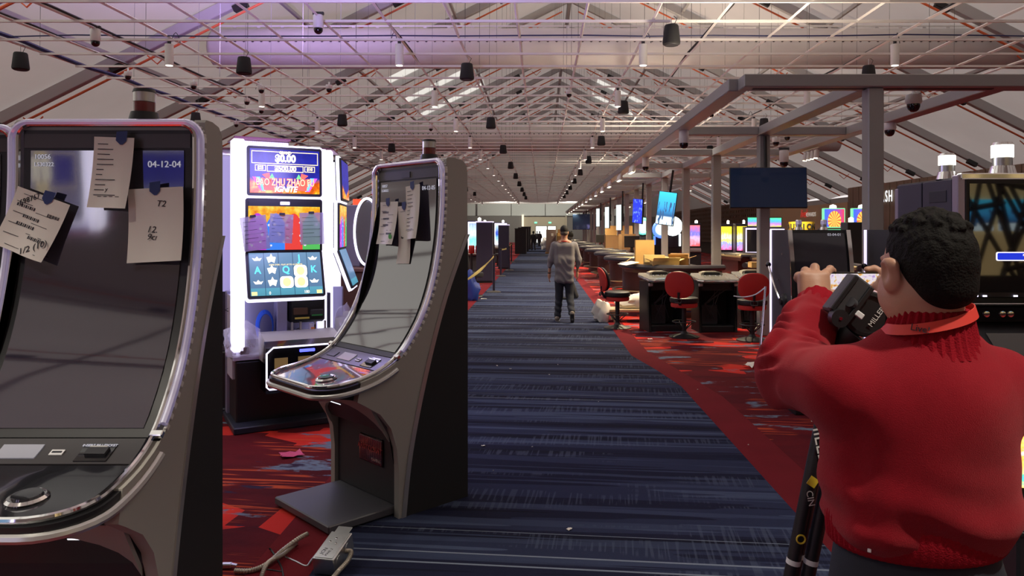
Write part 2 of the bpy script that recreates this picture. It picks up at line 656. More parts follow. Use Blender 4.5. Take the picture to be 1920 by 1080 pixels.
# ---- tent roof: translucent membrane panels between rafters
g = NT('membrane', 0.8)
tc = g.tex('Object')
nv = g.noise(tc, 0.35, 4)
colr = g.mix(nv, (0.60, 0.555, 0.53), (0.76, 0.72, 0.69))
dif = g.node('ShaderNodeBsdfDiffuse', {'Color': colr})
trl = g.node('ShaderNodeBsdfTranslucent', {'Color': colr})
g.nt.links.new(g.node('ShaderNodeMixShader', {0: 0.36, 1: dif, 2: trl}), g.nt.nodes['Material Output'].inputs[0])
g = NT('skylight', 0.8)
dif = g.node('ShaderNodeBsdfDiffuse', {'Color': (0.9, 0.95, 0.9, 1)})
trl = g.node('ShaderNodeBsdfTranslucent', {'Color': (0.95, 0.98, 0.92, 1)})
g.nt.links.new(g.node('ShaderNodeMixShader', {0: 0.92, 1: dif, 2: trl}), g.nt.nodes['Material Output'].inputs[0])
mat('rafter_alu', (0.50, 0.50, 0.50), 0.5, metal=0.1)
mat('wall_membrane', (0.55, 0.54, 0.52), 0.8, var=0.06, vscale=0.6)
mat('sprinkler_red', (0.72, 0.15, 0.05), 0.5)

ceiling = struct_empty('ceiling')
BAY = 6.65
raf_y = [20.05 + BAY * i for i in range(-5, 13)]
def roof_pt(x, y, off=0.0):
    return Vector((x, y, roof_z(x) - off))
def panel(xa, xb, ya, yb, m, name):
    """one sagging sheet of membrane between two rafters"""
    rows = []
    for i in range(7):
        x = xa + (xb - xa) * i / 6
        row = []
        for j in range(7):
            f = j / 6
            row.append((x, ya + (yb - ya) * f, roof_z(x) + 0.30 * math.sin(PI * f) * (0.6 + 0.4 * math.sin(i))))
        rows.append(row)
    return MB().loft(rows).build(name, m, ceiling)
edges = [Y0] + raf_y + [Y1]
for i, (ya, yb) in enumerate(zip(edges, edges[1:])):
    if yb - ya < 0.3:
        continue
    if i in (3, 4, 5):                              # unseen bays made clear to put a bright reflection in the curved screen
        panel(XL, -23.5, ya, yb, 'membrane', 'membrane_panel')
        panel(-23.5, -4.5, ya, yb, 'skylight', 'skylight_panel')
        panel(-4.5, RIDGE_X, ya, yb, 'membrane', 'membrane_panel')
        panel(XR, RIDGE_X, ya, yb, 'membrane', 'membrane_panel')
        continue
    sky_l, sky_r = i in (9, 10, 11), i in (12, 13)
    for side in (-1, 1):
        xe = XL if side < 0 else XR
        if (side < 0 and sky_l) or (side > 0 and sky_r):
            a, b = (-9.6, -4.6) if side < 0 else (5.0, 9.0)
            xs = [xe, a, b, RIDGE_X] if side < 0 else [xe, b, a, RIDGE_X]
            panel(xs[0], xs[1], ya, yb, 'membrane', 'membrane_panel')
            panel(xs[1], xs[2], ya, ya + 0.78 * (yb - ya), 'membrane', 'membrane_panel')
            panel(xs[1], xs[2], ya + 0.78 * (yb - ya), yb, 'skylight', 'skylight_panel')
            panel(xs[2], xs[3], ya, yb, 'membrane', 'membrane_panel')
        else:
            panel(xe, RIDGE_X, ya, yb, 'membrane', 'membrane_panel')
def beam(p0, p1, w, h, name, m, parent):
    p0, p1 = Vector(p0), Vector(p1)
    d = (p1 - p0)
    q = d.to_track_quat('X', 'Z').to_matrix()
    b = MB()
    b.box((0, 0, 0), (d.length, w, h), 0.02, None)
    b.xf(list(b.bm.verts), (p0 + p1) / 2, q)
    return b.build(name, m, parent)
for y in raf_y:
    for xe in (XL, XR):
        beam(roof_pt(xe, y, 0.3), roof_pt(RIDGE_X, y, 0.3), 0.26, 0.42, 'rafter', 'rafter_alu', ceiling)
for ya, yb in zip(raf_y, raf_y[1:]):
    for x in (-20.5, -15.2, -10.0, -4.6, 7.6, 12.8, 18.0):
        beam(roof_pt(x, ya, 0.28), roof_pt(x, yb, 0.28), 0.14, 0.16, 'purlin', 'rafter_alu', ceiling)
beam((RIDGE_X, Y0, RIDGE_Z - 0.3), (RIDGE_X, Y1, RIDGE_Z - 0.3), 0.26, 0.3, 'ridge_beam', 'rafter_alu', ceiling)
# sprinkler pipes slung under the rafters, with dropper brackets
SPL = ['orange sprinkler pipe slung under a tent rafter']
for i, y in enumerate(raf_y):
    for side in (-1, 1):
        xe = -22.0 if side < 0 else 24.0
        p = thing('sprinkler_pipe', 'orange sprinkler pipe slung under a rafter on the %s slope of the tent roof' % ('purple-lit' if side < 0 else 'warm-lit'), 'pipe', (0, 0, 0), group='sprinkler pipes on the %s slope' % ('purple-lit' if side < 0 else 'warm-lit'))
        MB().cyl(roof_pt(xe, y - 0.5, 1.05), roof_pt(RIDGE_X + side * 0.5, y - 0.5, 1.05), 0.045, n=8).build('pipe_run', 'sprinkler_red', p)
        for k in range(5):
            x = RIDGE_X + side * (2.2 + 4.4 * k)
            a = roof_pt(x, y - 0.5, 1.05)
            MB().tube([a + Vector((-0.35, 0, -0.02)), a + Vector((0, 0, -0.32)), a + Vector((0.35, 0, 0.02))], 0.025, 6).build('hanger_bracket', 'sprinkler_red', p)
            bx = roof_pt(x + side * 1.6, y - 0.14, 0.62)
            MB().box(bx, (0.55, 0.22, 0.24), 0.02, (0, SLOPE * side * 0.92, 0)).build('junction_box', 'black', p)

# ---- walls: tent ends and sides
def tent_end(name, y, m, thick=0.2):
    b = MB()
    b.prism([(XL, 0), (XR, 0), (XR, roof_z(XR)), (RIDGE_X, RIDGE_Z), (XL, roof_z(XL))], y, y + thick, 'Y')
    return struct(b.build(name, m))
tent_end('wall_front', Y0 - 0.2, 'wall_membrane')
tent_end('wall_back', Y1, 'wall_membrane')
struct(MB().bb(XL - 0.2, XL, Y0, Y1, 0, roof_z(XL)).build('wall_left', 'wall_membrane'))
struct(MB().bb(XR, XR + 0.2, Y0, Y1, 0, roof_z(XR)).build('wall_right_tent', 'wall_membrane'))

# far end of the aisle: pale upper board, beige lower wall, bright doorway
mat('far_upper', (0.60, 0.66, 0.63), 0.7)
mat('far_lower', (0.50, 0.46, 0.34), 0.7)
mat('far_grey', (0.20, 0.20, 0.19), 0.7)
mat('doorway_light', (0.9, 0.9, 0.85), 0.5, emis=(1.0, 0.97, 0.88), estr=2.2)
YF = 104.0
fw = struct_empty('wall_far')
for x in (-5.0, 4.0):  # added spots without fixtures, brightening the far wall
    lamp('SPOT', 'added_wall_fill', (x, 95.5, 5.2), 800, (1.0, 0.95, 0.82), (R(76), 0, 0), 0.2, 120, 0.8)
for i, x in enumerate((-14, -9, -4.2, 0.6, 5.4, 10.2)):
    MB().bb(x, x + 4.72, YF, YF + 0.2, 3.75, 5.45, 0.02).build('panel', 'far_upper', fw)
MB().bb(-14, -2.75, YF, YF + 0.2, 0, 3.72).build('panel', 'far_grey', fw)
MB().bb(-2.45, 3.35, YF + 0.05, YF + 0.25, 0, 3.6).build('panel', 'far_lower', fw)
MB().bb(3.6, 16, YF, YF + 0.2, 0, 3.6).build('panel', 'far_grey', fw)
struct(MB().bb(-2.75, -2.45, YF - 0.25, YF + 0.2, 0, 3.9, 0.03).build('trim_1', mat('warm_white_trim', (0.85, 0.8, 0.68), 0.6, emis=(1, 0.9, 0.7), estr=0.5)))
struct(MB().bb(3.35, 3.6, YF - 0.2, YF + 0.2, 0, 3.7, 0.03).build('trim_2', 'far_lower'))
for k, (xa, xb) in enumerate(((-0.75, 0.75), (0.95, 2.0))):
    d = struct_empty('door_%d' % (k + 1))
    MB().bb(xa, xb, YF - 0.02, YF + 0.04, 0.02, 2.25).build('pane', 'doorway_light', d)
    f = MB()
    f.bb(xa - 0.07, xa, YF - 0.06, YF + 0.05, 0, 2.33)
    f.bb(xb, xb + 0.07, YF - 0.06, YF + 0.05, 0, 2.33)
    f.bb(xa - 0.07, xb + 0.07, YF - 0.06, YF + 0.05, 2.26, 2.34)
    f.build('door_frame', 'far_grey', d)
for px, l in ((1004.5, 'green exit sign on the beige far wall, beside the white post'), (1031, 'green exit sign on the beige far wall, above the stacked boxes')):
    c = P(px, 417.5, YF - 0.06)
    c.y = YF - 0.012
    e = thing('exit_sign', l, 'sign', c)
    MB().box((0, 0, 0), (0.42, 0.12, 0.26), 0.02).build('housing', 'white_plastic', e)
    MB().box((0, -0.065, 0), (0.38, 0.01, 0.22), 0).build('lit_face', mat('exit_green', (0.1, 0.8, 0.4), 0.4, emis=(0.15, 0.9, 0.45), estr=1.2), e)
    text('EXIT', 0.16, (0, -0.072, 0), (R(90), 0, 0), 'white_plastic', e)

# ---- interior partition to the right: brown siding, perforated panels, beige rewards wall
mat('siding', (0.17, 0.115, 0.075), 0.7, var=0.25, vscale=1.5)
mat('perf_brown', (0.13, 0.07, 0.04), 0.7)
mat('tan_wall', (0.42, 0.30, 0.17), 0.75, var=0.05, vscale=2)
WX = 12.0
wr = struct_empty('wall_right')
y = 10.0
k = 0
MB().bb(WX + 0.08, WX + 0.25, 6, 29.0, 0, 3.3).build('backing', 'siding', wr)
bd = None
while y < 29.0:
    if bd is None:
        bd = MB().bb(0, 0.1, 0.01, 0.24, 0, 3.3, 0.008).build('siding_board', 'siding', wr, (WX, y, 0))
    else:
        c = bd.copy()
        COL.objects.link(c)
        c.location = (WX + (0.012 if k % 2 else 0.0), y, 0)
    y += 0.25
    k += 1
MB().bb(WX, WX + 0.25, 29.0, 41.0, 0, 2.75).build('panel', 'tan_wall', wr)
# perforated panels: frame boards with square holes
def perforated(y0, n, z0=0.9, z1=3.25):
    for j in range(n):
        b = MB()
        ya = y0 + j * 2.0
        nz, ny = 8, 5
        cz, cy = (z1 - z0) / nz, 1.9 / ny
        for i in range(nz + 1):
            b.bb(WX - 0.03, WX + 0.05, ya, ya + 1.9, z0 + i * cz - 0.07, z0 + i * cz + 0.07)
        for i in range(ny + 1):
            b.bb(WX - 0.03, WX + 0.05, ya + i * cy - 0.07, ya + i * cy + 0.07, z0, z1)
        b.build('perforated_panel', 'perf_brown', wr)
    MB().bb(WX + 0.15, WX + 0.3, y0 - 0.2, y0 + n * 2.0, 0, 3.35).build('backing', mat('perf_back', (0.045, 0.028, 0.018), 0.8), wr)
perforated(41.2, 15)
mat('sign_white', (0.9, 0.95, 1.0), 0.4, emis=(0.85, 0.95, 1.0), estr=1.3)
sg = thing('wall_sign', 'white glowing capital-letter sign on the brown slatted wall', 'sign', (WX - 0.05, 25.32, 2.80), R(-90))
for i, ch in enumerate('CASH'):
    text(ch, 0.56, ((i - 3) * 0.30, 0, 0), (R(90), 0, 0), 'sign_white', sg, 'letter', 0.004, sx=0.72)
sg = thing('wall_sign', 'small sign with red script and white capitals on the tan wall', 'sign', P(1515, 403, 33.4) + Vector((-0.06, 0, 0)), R(-90))
sg.location.x = WX - 0.06
text('live!', 0.52, (-0.30, 0, 0.05), (R(90), 0, 0), mat('sign_red', (0.7, 0.02, 0.02), 0.5, emis=(0.8, 0.03, 0.02), estr=0.35), sg, 'script_lettering', 0.003, shear=0.35)
text('REWARDS', 0.26, (0.62, 0, 0.0), (R(90), 0, 0), mat('sign_pale', (0.85, 0.83, 0.78), 0.5, emis=(1, 0.95, 0.85), estr=0.25), sg, 'lettering', 0.003)
# ================================================================== SUSPENDED GRID, DUCTS, LAMPS, SPEAKERS
GH = CH + 3.85
mat('grid_bar', (0.86, 0.84, 0.81), 0.4)
RUN_X = [-10.77, -9.62, -8.5, -7.42, -6.31, -5.16, -3.98, -2.83, -1.64, -0.436, 0.79, 2.03, 3.22, 4.5, 5.75, 7.05, 8.33, 9.65, 10.9, 12.1]
CROSS_Y = [13.45 + 1.22 * i for i in range(-9, 75)]
grid = thing('ceiling_grid', 'open suspended grid of pale metal bars hung beneath the tent roof', 'ceiling grid', (0, 0, GH))
for i, x in enumerate(RUN_X):
    pts = []
    yy = 2.0
    while yy < 104.0:
        pts.append((x + 0.012 * math.sin(yy * 1.7 + i * 2.1), yy, 0.02 * math.sin(yy * 0.8 + i)))
        yy += 1.9
    MB().tube(pts, 0.029, 4).build('runner', 'grid_bar', grid)
cb = None
for i, y in enumerate(CROSS_Y):
    if cb is None:
        b = MB()
        b.bb(RUN_X[0], RUN_X[-1], -0.02, 0.02, -0.07, -0.025)
        cb = b.build('cross_bar', 'grid_bar', grid, (0, y, 0))
    else:
        c = cb.copy()
        COL.objects.link(c)
        c.location = (0, y, 0.012 * math.sin(i * 2.3))
# suspension wires up to the roof: hair thin
b = MB()
for i, x in enumerate(RUN_X[::2]):
    for j, y in enumerate(CROSS_Y[8:60:3]):
        b.cyl((x, y, 0), (x + 0.05, y, roof_z(x) - GH - 0.3), 0.006, n=3, caps=False)
w = b.build('suspension_wires', mat('wire_grey', (0.16, 0.16, 0.16), 0.5), grid)
w['kind'] = 'stuff'
# cable bundles lying on the grid
mat('cable_blue', (0.012, 0.02, 0.11), 0.5)
mat('cable_black', (0.015, 0.015, 0.018), 0.5)
def cable(name, x, y0, y1, m, r, label, seed, group=None, along='Y', sag=0.05):
    q = random.Random(seed)
    pts = []
    n = int(abs(y1 - y0) / 1.2)
    for i in range(n + 1):
        v = y0 + (y1 - y0) * i / n
        a = x + q.uniform(-0.03, 0.03)
        z = GH + 0.03 + r - (sag * q.random())
        pts.append((a, v, z) if along == 'Y' else (v, a, z))
    return tag(MB().tube(pts, r, 6).build(name, m), label, 'cable', group)
cable('data_cable_bundle', RUN_X[0] + 0.03, 8, 60, 'cable_blue', 0.045, 'thick blue data cable bundle along the edge of the ceiling grid', 1)
cable('power_cable', RUN_X[1], 8, 50, 'cable_black', 0.02, 'black cable tied along the grid bar beside the blue cable bundle', 2)
cable('power_cable', RUN_X[2] + 0.03, 8, 50, 'cable_black', 0.024, 'black cable tied along the grid two bars from the blue cable bundle', 3)
cable('power_cable', RUN_X[12] + 0.02, 9, 50, 'cable_black', 0.03, 'black cable run above the aisle side of the pergola, along a grid bar', 4)
cable('power_cable', RUN_X[7], 10, 40, 'cable_black', 0.018, 'black cable tied to the grid bar that carries white cylinder lamps near the duct', 5)
cable('power_cable', CROSS_Y[10] - 0.02, -10.5, 11, 'cable_blue', 0.014, 'thin bluish cable tied across the grid under the white duct', 6, along='X')
cable('power_cable', RUN_X[15], 10, 40, 'cable_black', 0.018, 'black cable along the grid bar over the pergola posts', 8)

# ---- fabric air ducts
g = NT('duct_fabric', 0.75)
x_, y_, z_ = g.sep(g.tex('Object'))
g.base(g.mix(g.noise(g.comb(g.math('MULTIPLY', x_, 0.7), g.math('MULTIPLY', z_, 2.5)), 1, 3), (0.62, 0.60, 0.58), (0.80, 0.78, 0.76)))
def duct(Y, zc, rad, x0, x1, label):
    d = thing('air_duct', label, 'duct', (0, Y, zc))
    prof = []
    for i in range(9):
        a = PI / 2 * i / 8
        prof.append((rad * math.sin(a) * 1.0 + 1e-7, x0 - 0.35 * math.cos(a)))
    k = int((x1 - x0) / 1.5)
    for i in range(1, k):
        xx = x0 + (x1 - x0) * i / k
        prof += [(rad * 1.0, xx - 0.5), (rad * 0.985, xx), (rad * 1.0, xx + 0.5)] if i % 2 else [(rad * 1.002, xx)]
    prof.append((rad, x1))
    MB().lathe(prof, n=40, rot=(0, R(90), 0)).build('fabric_sleeve', 'duct_fabric', d)
    MB().box(((x0 + x1) / 2, 0, rad + 0.1), (x1 - x0, 0.05, 0.06)).build('suspension_rail', 'grid_bar', d)
    b = MB()
    xx = x0 + 0.6
    while xx < x1:
        b.box((xx, 0, rad + 0.05), (0.12, 0.03, 0.1))
        xx += 0.9
    b.build('rail_clips', 'grid_bar', d)['kind'] = 'stuff'
    b = MB()
    xx = x0 + 0.6
    while xx < x1:
        a = R(8)
        p = Vector((xx, -rad * math.cos(a), rad * math.sin(a)))
        b.cyl(p + Vector((0, 0.02, 0)), p - Vector((0, 0.012, 0)), 0.05, n=8)
        xx += 0.32
    b.build('outlet_holes', 'charcoal', d)['kind'] = 'stuff'
    return d
duct(28.0, CH + 6.9, 0.75, -12.2, 22.0, 'large white fabric air duct with a row of outlet holes, hung across the hall')
duct(50.0, CH + 6.3, 0.92, -12.6, 20.0, 'second white fabric air duct, farther down the hall beneath the ridge')

# ---- pendant lamps
def make_pendant():
    t = thing('pendant_lamp', 'white cylinder pendant lamp hung from the ceiling grid', 'lamp', (0, 0, 0), group='white cylinder lamps on the ceiling grid')
    MB().lathe([(0.0, -0.52), (0.078, -0.52), (0.082, -0.515), (0.082, -0.115), (0.075, -0.10), (0, -0.10)], n=16).build('cylinder_body', 'white_paint', t)
    MB().lathe([(0.0, -0.527), (0.066, -0.527), (0.066, -0.519), (0, -0.519)], n=14).build('diffuser', mat('pendant_glow', (1, 0.95, 0.85), 0.4, emis=(1.0, 0.93, 0.8), estr=3.0), t)
    MB().lathe([(0.0, -0.10), (0.035, -0.10), (0.035, -0.0), (0, 0.0)], n=10).build('mount', 'dark_grey', t)
    MB().tube([(0.0, 0, -0.1)] + [(0.03 + 0.17 * f, 0.02, -0.05 + 0.2 * math.sin(PI * f)) for f in (0.1, 0.3, 0.5, 0.7, 0.9, 1.0)], 0.008, 5).build('feed_wire', 'dark_grey', t)
    return t
pend = make_pendant()
first = True
PLAB = [('white cylinder pendant lamp in the row beside the blue cable bundle', 'cylinder lamps beside the cable bundle'),
        ('white cylinder pendant lamp in the row on the slot-machine side of the aisle', 'cylinder lamps on the machine side of the aisle'),
        ('white cylinder pendant lamp in the row along the aisle-side pergola beam', 'cylinder lamps along the pergola beam'),
        ('white cylinder pendant lamp in the row above and beyond the pergola posts', 'cylinder lamps beyond the pergola posts')]
PROWS = (RUN_X[3], RUN_X[7], RUN_X[11], RUN_X[15])
for n in range(-4, 17):
    for ri, x in enumerate(PROWS):
        Y = 14.75 + 4.88 * n
        if (ri == 3 and n > 4) or (n < 0 and ri in (0, 3)):
            continue
        if first:
            o, first = pend, False
        else:
            o = copy_tree(pend)
        o.location = (x, Y, GH - 0.03)
        o['label'], o['group'] = PLAB[ri]
        o.rotation_euler = (0, 0, rnd.uniform(0, 6.28))
for n in (-4, -3, -2, -1, 0, 1, 2, 4, 6, 8, 10, 12, 14, 16):
    for x in PROWS[1:3]:
        lamp('SPOT', 'pendant_beam', (x, 14.75 + 4.88 * n, GH - 0.6), 420 if n in (-4, -3) else 60 if n < 0 else 330 if n < 4 else 450, (1.0, 0.92, 0.78), (0, 0, 0), 0.07, 95, 0.6)
# ---- hanging speakers
def make_speaker():
    t = thing('hanging_speaker', 'black bell-shaped pendant speaker hung below the ceiling grid', 'speaker', (0, 0, 0), group='black pendant speakers on the ceiling grid')
    MB().lathe([(0.0, -0.50), (0.135, -0.50), (0.155, -0.485), (0.16, -0.45), (0.128, -0.17), (0.115, -0.145), (0.05, -0.135), (0, -0.135)], n=20).build('cabinet', 'black_matte', t)
    MB().lathe([(0.0, -0.508), (0.125, -0.508), (0.13, -0.499), (0, -0.499)], n=18).build('grille', 'charcoal', t)
    MB().cyl((0, 0, -0.14), (0, 0, 0), 0.007, n=5).build('hanging_wire', 'steel', t)
    MB().tube([(0.05, 0, -0.13), (0.10, 0, -0.03), (0.04, 0, 0.02)], 0.006, 5).build('speaker_wire', 'black', t)
    return t
spk = make_speaker()
first = True
spots = []
SLAB = []
for ri, (x, y0, n) in enumerate(((RUN_X[0] + 0.0, 15.3, 4), (RUN_X[4], 15.7, 8), (RUN_X[8], 16.3, 9), (RUN_X[11] + 0.3, 13.25, 9), (RUN_X[15] + 0.25, 16.5, 3))):
    for k in range(n):
        spots.append((x, y0 + 7.75 * k, ri))
SLAB = [('black pendant speaker hung from the edge bar with the blue cable bundle', 'speakers on the cable edge'),
        ('black pendant speaker in the row over the slot machine banks', 'speakers over the machine banks'),
        ('black pendant speaker in the row over the blue aisle carpet', 'speakers over the aisle'),
        ('black pendant speaker in the row alongside the pergola lamps', 'speakers alongside the pergola lamps'),
        ('black pendant speaker hung above the pergola roof', 'speakers above the pergola')]
for x, y, ri in spots:
    o = spk if first else copy_tree(spk)
    first = False
    o.location = (x, y, GH - 0.02)
    o['label'], o['group'] = SLAB[ri]
# ---- ceiling cameras
def make_dome():
    t = thing('security_camera', '', 'camera', (0, 0, 0))
    MB().lathe([(0, -0.02), (0.085, -0.02), (0.09, -0.10), (0.075, -0.125), (0, -0.125)], n=16).build('housing', 'white_plastic', t)
    MB().lathe([(0, -0.215), (0.03, -0.21), (0.055, -0.19), (0.07, -0.155), (0.072, -0.12), (0, -0.12)], n=16).build('dome', 'black_gloss', t)
    MB().cyl((0, 0, -0.02), (0, 0, 0.06), 0.02, n=8).build('mount', 'white_plastic', t)
    return t
def make_ptz():
    t = thing('security_camera', '', 'camera', (0, 0, 0))
    MB().lathe([(0, 0.0), (0.085, 0.0), (0.09, -0.04), (0.09, -0.22), (0.08, -0.235), (0, -0.235)], n=16).build('housing', 'white_plastic', t)
    MB().lathe([(0, -0.34), (0.03, -0.335), (0.06, -0.315), (0.078, -0.28), (0.08, -0.23), (0, -0.23)], n=16).build('dome', 'black_gloss', t)
    MB().box((0, 0, 0.03), (0.2, 0.06, 0.06), 0.01).build('bracket', 'dark_grey', t)
    return t
DOME, PTZ = make_dome(), make_ptz()
dome_used = ptz_used = False
def put_cam(src, loc, label, group=None, s=1.0):
    global dome_used, ptz_used
    if src is DOME:
        o = DOME if not dome_used else copy_tree(DOME)
        dome_used = True
    else:
        o = PTZ if not ptz_used else copy_tree(PTZ)
        ptz_used = True
    o.location = loc
    o.scale = (s, s, s)
    o['label'] = label
    if group:
        o['group'] = group
    elif 'group' in o:
        del o['group']
    return o
put_cam(PTZ, (RUN_X[2], 14.1, GH), 'white pan-tilt camera with black dome on the grid near the blue cable bundle')
put_cam(PTZ, (RUN_X[6], 13.2, GH), 'white pan-tilt camera with black dome on the grid above the white duct end')
GC = 'small dome cameras on the ceiling grid'
for px, py in ((240, 138), (363, 157), (490, 205), (443, 232), (463, 188), (617, 163), (490, 165), (808, 240), (1067, 173)):
    Y = 3.75 * F_PX / (VPY - py)
    put_cam(DOME, P(px, py - 5, Y), 'small white dome camera fixed on the open ceiling grid', GC, 1.0)
# ================================================================== PERGOLA OVER THE TABLE GAMES
mat('pergola_grey', (0.34, 0.335, 0.33), 0.42, metal=0.25, var=0.04, vscale=2)
PZ = 3.10                                        # underside of the beams
BX = (2.08, 3.45, 4.80)
COLY = [7.7, 11.5] + [14.6 + 3.05 * i for i in range(16)]
perg = thing('pergola', 'long grey metal pergola of square posts and beams over the gaming tables', 'pergola', (0, 0, 0))
for i, y in enumerate(COLY):
    MB().box((BX[1], y, PZ / 2), (0.165, 0.165, PZ), 0.012).build('post', 'pergola_grey', perg)
    if i == 0:
        MB().bb(BX[0] - 0.0, 8.2, y - 0.12, y + 0.13, PZ, PZ + 0.13, 0.008).build('cross_beam', 'pergola_grey', perg)
        MB().bb(BX[0] + 0.12, BX[2] - 0.1, y - 0.02, y + 0.03, PZ - 0.006, PZ + 0.002).build('light_slot', 'black', perg)
    else:
        for a, c in ((BX[0] + 0.1, BX[1] - 0.1), (BX[1] + 0.1, BX[2] - 0.1)):
            MB().bb(a, c, y - 0.1, y + 0.1, PZ + 0.002, PZ + 0.13, 0.008).build('cross_beam', 'pergola_grey', perg)
for x in BX:
    MB().bb(x - 0.1, x + 0.1, COLY[0] + 0.13, COLY[-1] + 0.1, PZ, PZ + 0.132, 0.008).build('long_beam', 'pergola_grey', perg)
# warm track lamps the pergola carries, then added uplights
for i, y in enumerate((13.0, 16.2, 19.2, 22.2, 25.3, 28.3, 33, 39, 45, 52)):
    lamp('SPOT', 'track_beam', (BX[0] + 0.25, y, PZ - 0.1), 330, (1.0, 0.80, 0.50), (0, R(10), 0), 0.08, 130, 0.7)
for y in (15, 20, 26, 33, 42):
    lamp('SPOT', 'track_beam', (BX[2] + 0.1, y, PZ - 0.1), 300, (1.0, 0.80, 0.50), (0, R(-12), 0), 0.08, 130, 0.7)
for y in (11.0, 24.0, 38.0):  # added uplights without fixtures: brighten the grid bars, roof and duct
    lamp('SPOT', 'added_bar_uplight', (BX[1], y + 1.0, PZ + 0.3), 420, (1.0, 0.84, 0.64), (R(180), 0, 0), 0.2, 150, 0.8)
    lamp('SPOT', 'added_roof_uplight', (6.3, {11.0: 12.0, 24.0: 20.4, 38.0: 38.0}[y], GH + 0.25), 1300, (1.0, 0.82, 0.62), (R(180), R(8), 0), 0.2, 150, 0.8)
# track lights: four heads on a rail
def make_track(n=4):
    t = thing('track_light', '', 'lamp', (0, 0, 0))
    MB().bb(-0.015, 0.015, -0.36, 0.36, -0.02, 0.0, 0.003).build('rail', 'white_paint', t)
    for k in range(n):
        y = -0.27 + 0.18 * k
        h = MB().cyl((0, y, -0.05), (-0.02, y, -0.19), 0.042, n=12).build('lamp_head', 'white_paint', t)
        MB().cyl((-0.0203, y, -0.19), (-0.0205, y, -0.194), 0.034, n=10).build('lens', 'led_warm', h)
        MB().cyl((0, y, -0.02), (0, y, -0.06), 0.01, n=6).build('stem', 'white_paint', h)
    return t
TRK = make_track()
TRK.location = (BX[0] - 0.06, 16.4, PZ - 0.005)
tag(TRK, 'four-head white track light under the aisle-side beam of the pergola', 'lamp', 'track lights on the aisle-side pergola beam')
for y in (19.0, 21.8, 24.4, 27.2, 30, 33, 36, 39, 42, 45.5, 49, 53, 57):
    copy_tree(TRK, (BX[0] - 0.06, y, PZ - 0.005))
for y, l in ((13.15, 'four-head track light on the outer pergola beam beyond the large dark television'),):
    copy_tree(TRK, (BX[2], y, PZ - 0.02), label=l)['group'] = 'track light by the television'
for y in (20.6, 24.0, 28.6, 34, 40):
    copy_tree(TRK, (BX[2], y, PZ - 0.005), label='four-head white track light under the outer beam of the pergola', group='track lights on the outer pergola beam')
# cameras on the pergola
put_cam(PTZ, (BX[0] + 0.02, 10.9, PZ), 'white pan-tilt camera under the aisle-side pergola beam, next to the first free cross beam', s=0.8)
put_cam(PTZ, (BX[0] + 0.02, 14.9, PZ), 'white pan-tilt camera under the aisle-side pergola beam, beside the track lights', s=0.8)
put_cam(DOME, (4.0, 7.95, PZ), 'white dome camera behind the front pergola beam, beside the front post', s=0.95)
put_cam(DOME, (BX[2] - 0.02, 10.15, PZ + 0.02), 'white dome camera on the outer pergola beam, bracketed near the front post', s=0.95)
put_cam(PTZ, P(1470, 293, 12.4) + Vector((0, 0, 0.1)), 'white pan-tilt camera above the large dark television', s=0.85)
put_cam(DOME, P(1455, 272, 13.2) + Vector((0, 0, 0.15)), 'small dome camera under the pergola above the large dark television', s=0.8)
for px, py, Y in ((1476, 255, 15), (1567, 248, 12.2), (1334, 213, 18), (1300, 285, 22)):
    p = P(px, py, Y)
    put_cam(DOME, (p.x, p.y, p.z + 0.08), 'small white dome camera among the pergola beams', 'small dome cameras among the pergola beams', 0.8)

# ---- televisions on ceiling poles
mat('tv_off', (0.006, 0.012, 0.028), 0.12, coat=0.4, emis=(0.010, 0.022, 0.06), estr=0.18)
def screen_city():
    g = NT('screen_city', 0.3)
    x, y, z = g.sep(g.tex('Generated'))
    sky = g.ramp(z, [(0.0, (0.7, 0.85, 0.9)), (0.22, (0.75, 0.9, 0.95)), (0.27, (0.03, 0.10, 0.25)), (0.55, (0.05, 0.35, 0.7)), (1.0, (0.05, 0.55, 0.8))])
    n = g.noise(g.comb(g.math('MULTIPLY', x, 9), g.math('MULTIPLY', y, 9), g.math('MULTIPLY', z, 2)), 1, 2)
    tower = g.math('MULTIPLY', g.gt(n, 0.56), g.math('LESS_THAN', z, 0.7))
    col = g.mix(tower, sky, (0.04, 0.10, 0.22))
    g.base((0, 0, 0, 1))
    g.emit(col, 1.3)
def screen_blue():
    g = NT('screen_blue', 0.3)
    x, y, z = g.sep(g.tex('Generated'))
    g.base((0, 0, 0, 1))
    g.emit(g.mix(g.gt(g.noise(g.tex('Generated'), 6, 3), 0.6, 0.05), (0.02, 0.04, 0.75), (0.2, 0.35, 1.0)), 1.1)
screen_city()
screen_blue()
mat('screen_pale', (0.02, 0.02, 0.02), 0.3, emis=(0.75, 0.85, 0.85), estr=1.0)
def television(w, h, loc, rz, face, label, tilt=0.0, pole_top=PZ, group=None):
    t = thing('television', label, 'television', loc, rz, group)
    t.rotation_euler = (tilt, 0, rz)
    MB().box((0, 0.03, 0), (w, 0.05, h), 0.008).build('casing', 'black', t)
    MB().box((0, 0.002, 0.003), (w - 0.022, 0.008, h - 0.028)).build('screen', face, t)
    MB().box((0, 0.10, 0), (0.32, 0.09, 0.3), 0.01).build('wall_bracket', 'black', t)
    MB().cyl((0, 0.16, -0.12), (0, 0.16, pole_top - loc[2] - 0.02), 0.028, n=10).build('ceiling_pole', 'black', t)
    return t
p = P(1441, 352, 11.15)
television(1.15, 0.62, p, R(-3), 'tv_off', 'large switched-off television hanging in front of a pergola post', R(-3))
tvs = [(1249, 391, 17.6, 0.44, 0.80, 'screen_city', -24, 'portrait screen with a blue city skyline, hung beside a pergola post', 8),
       (1195, 396, 22.5, 0.55, 0.75, 'screen_blue', -66, 'bright blue portrait screen hung askew between pergola posts', 5)]
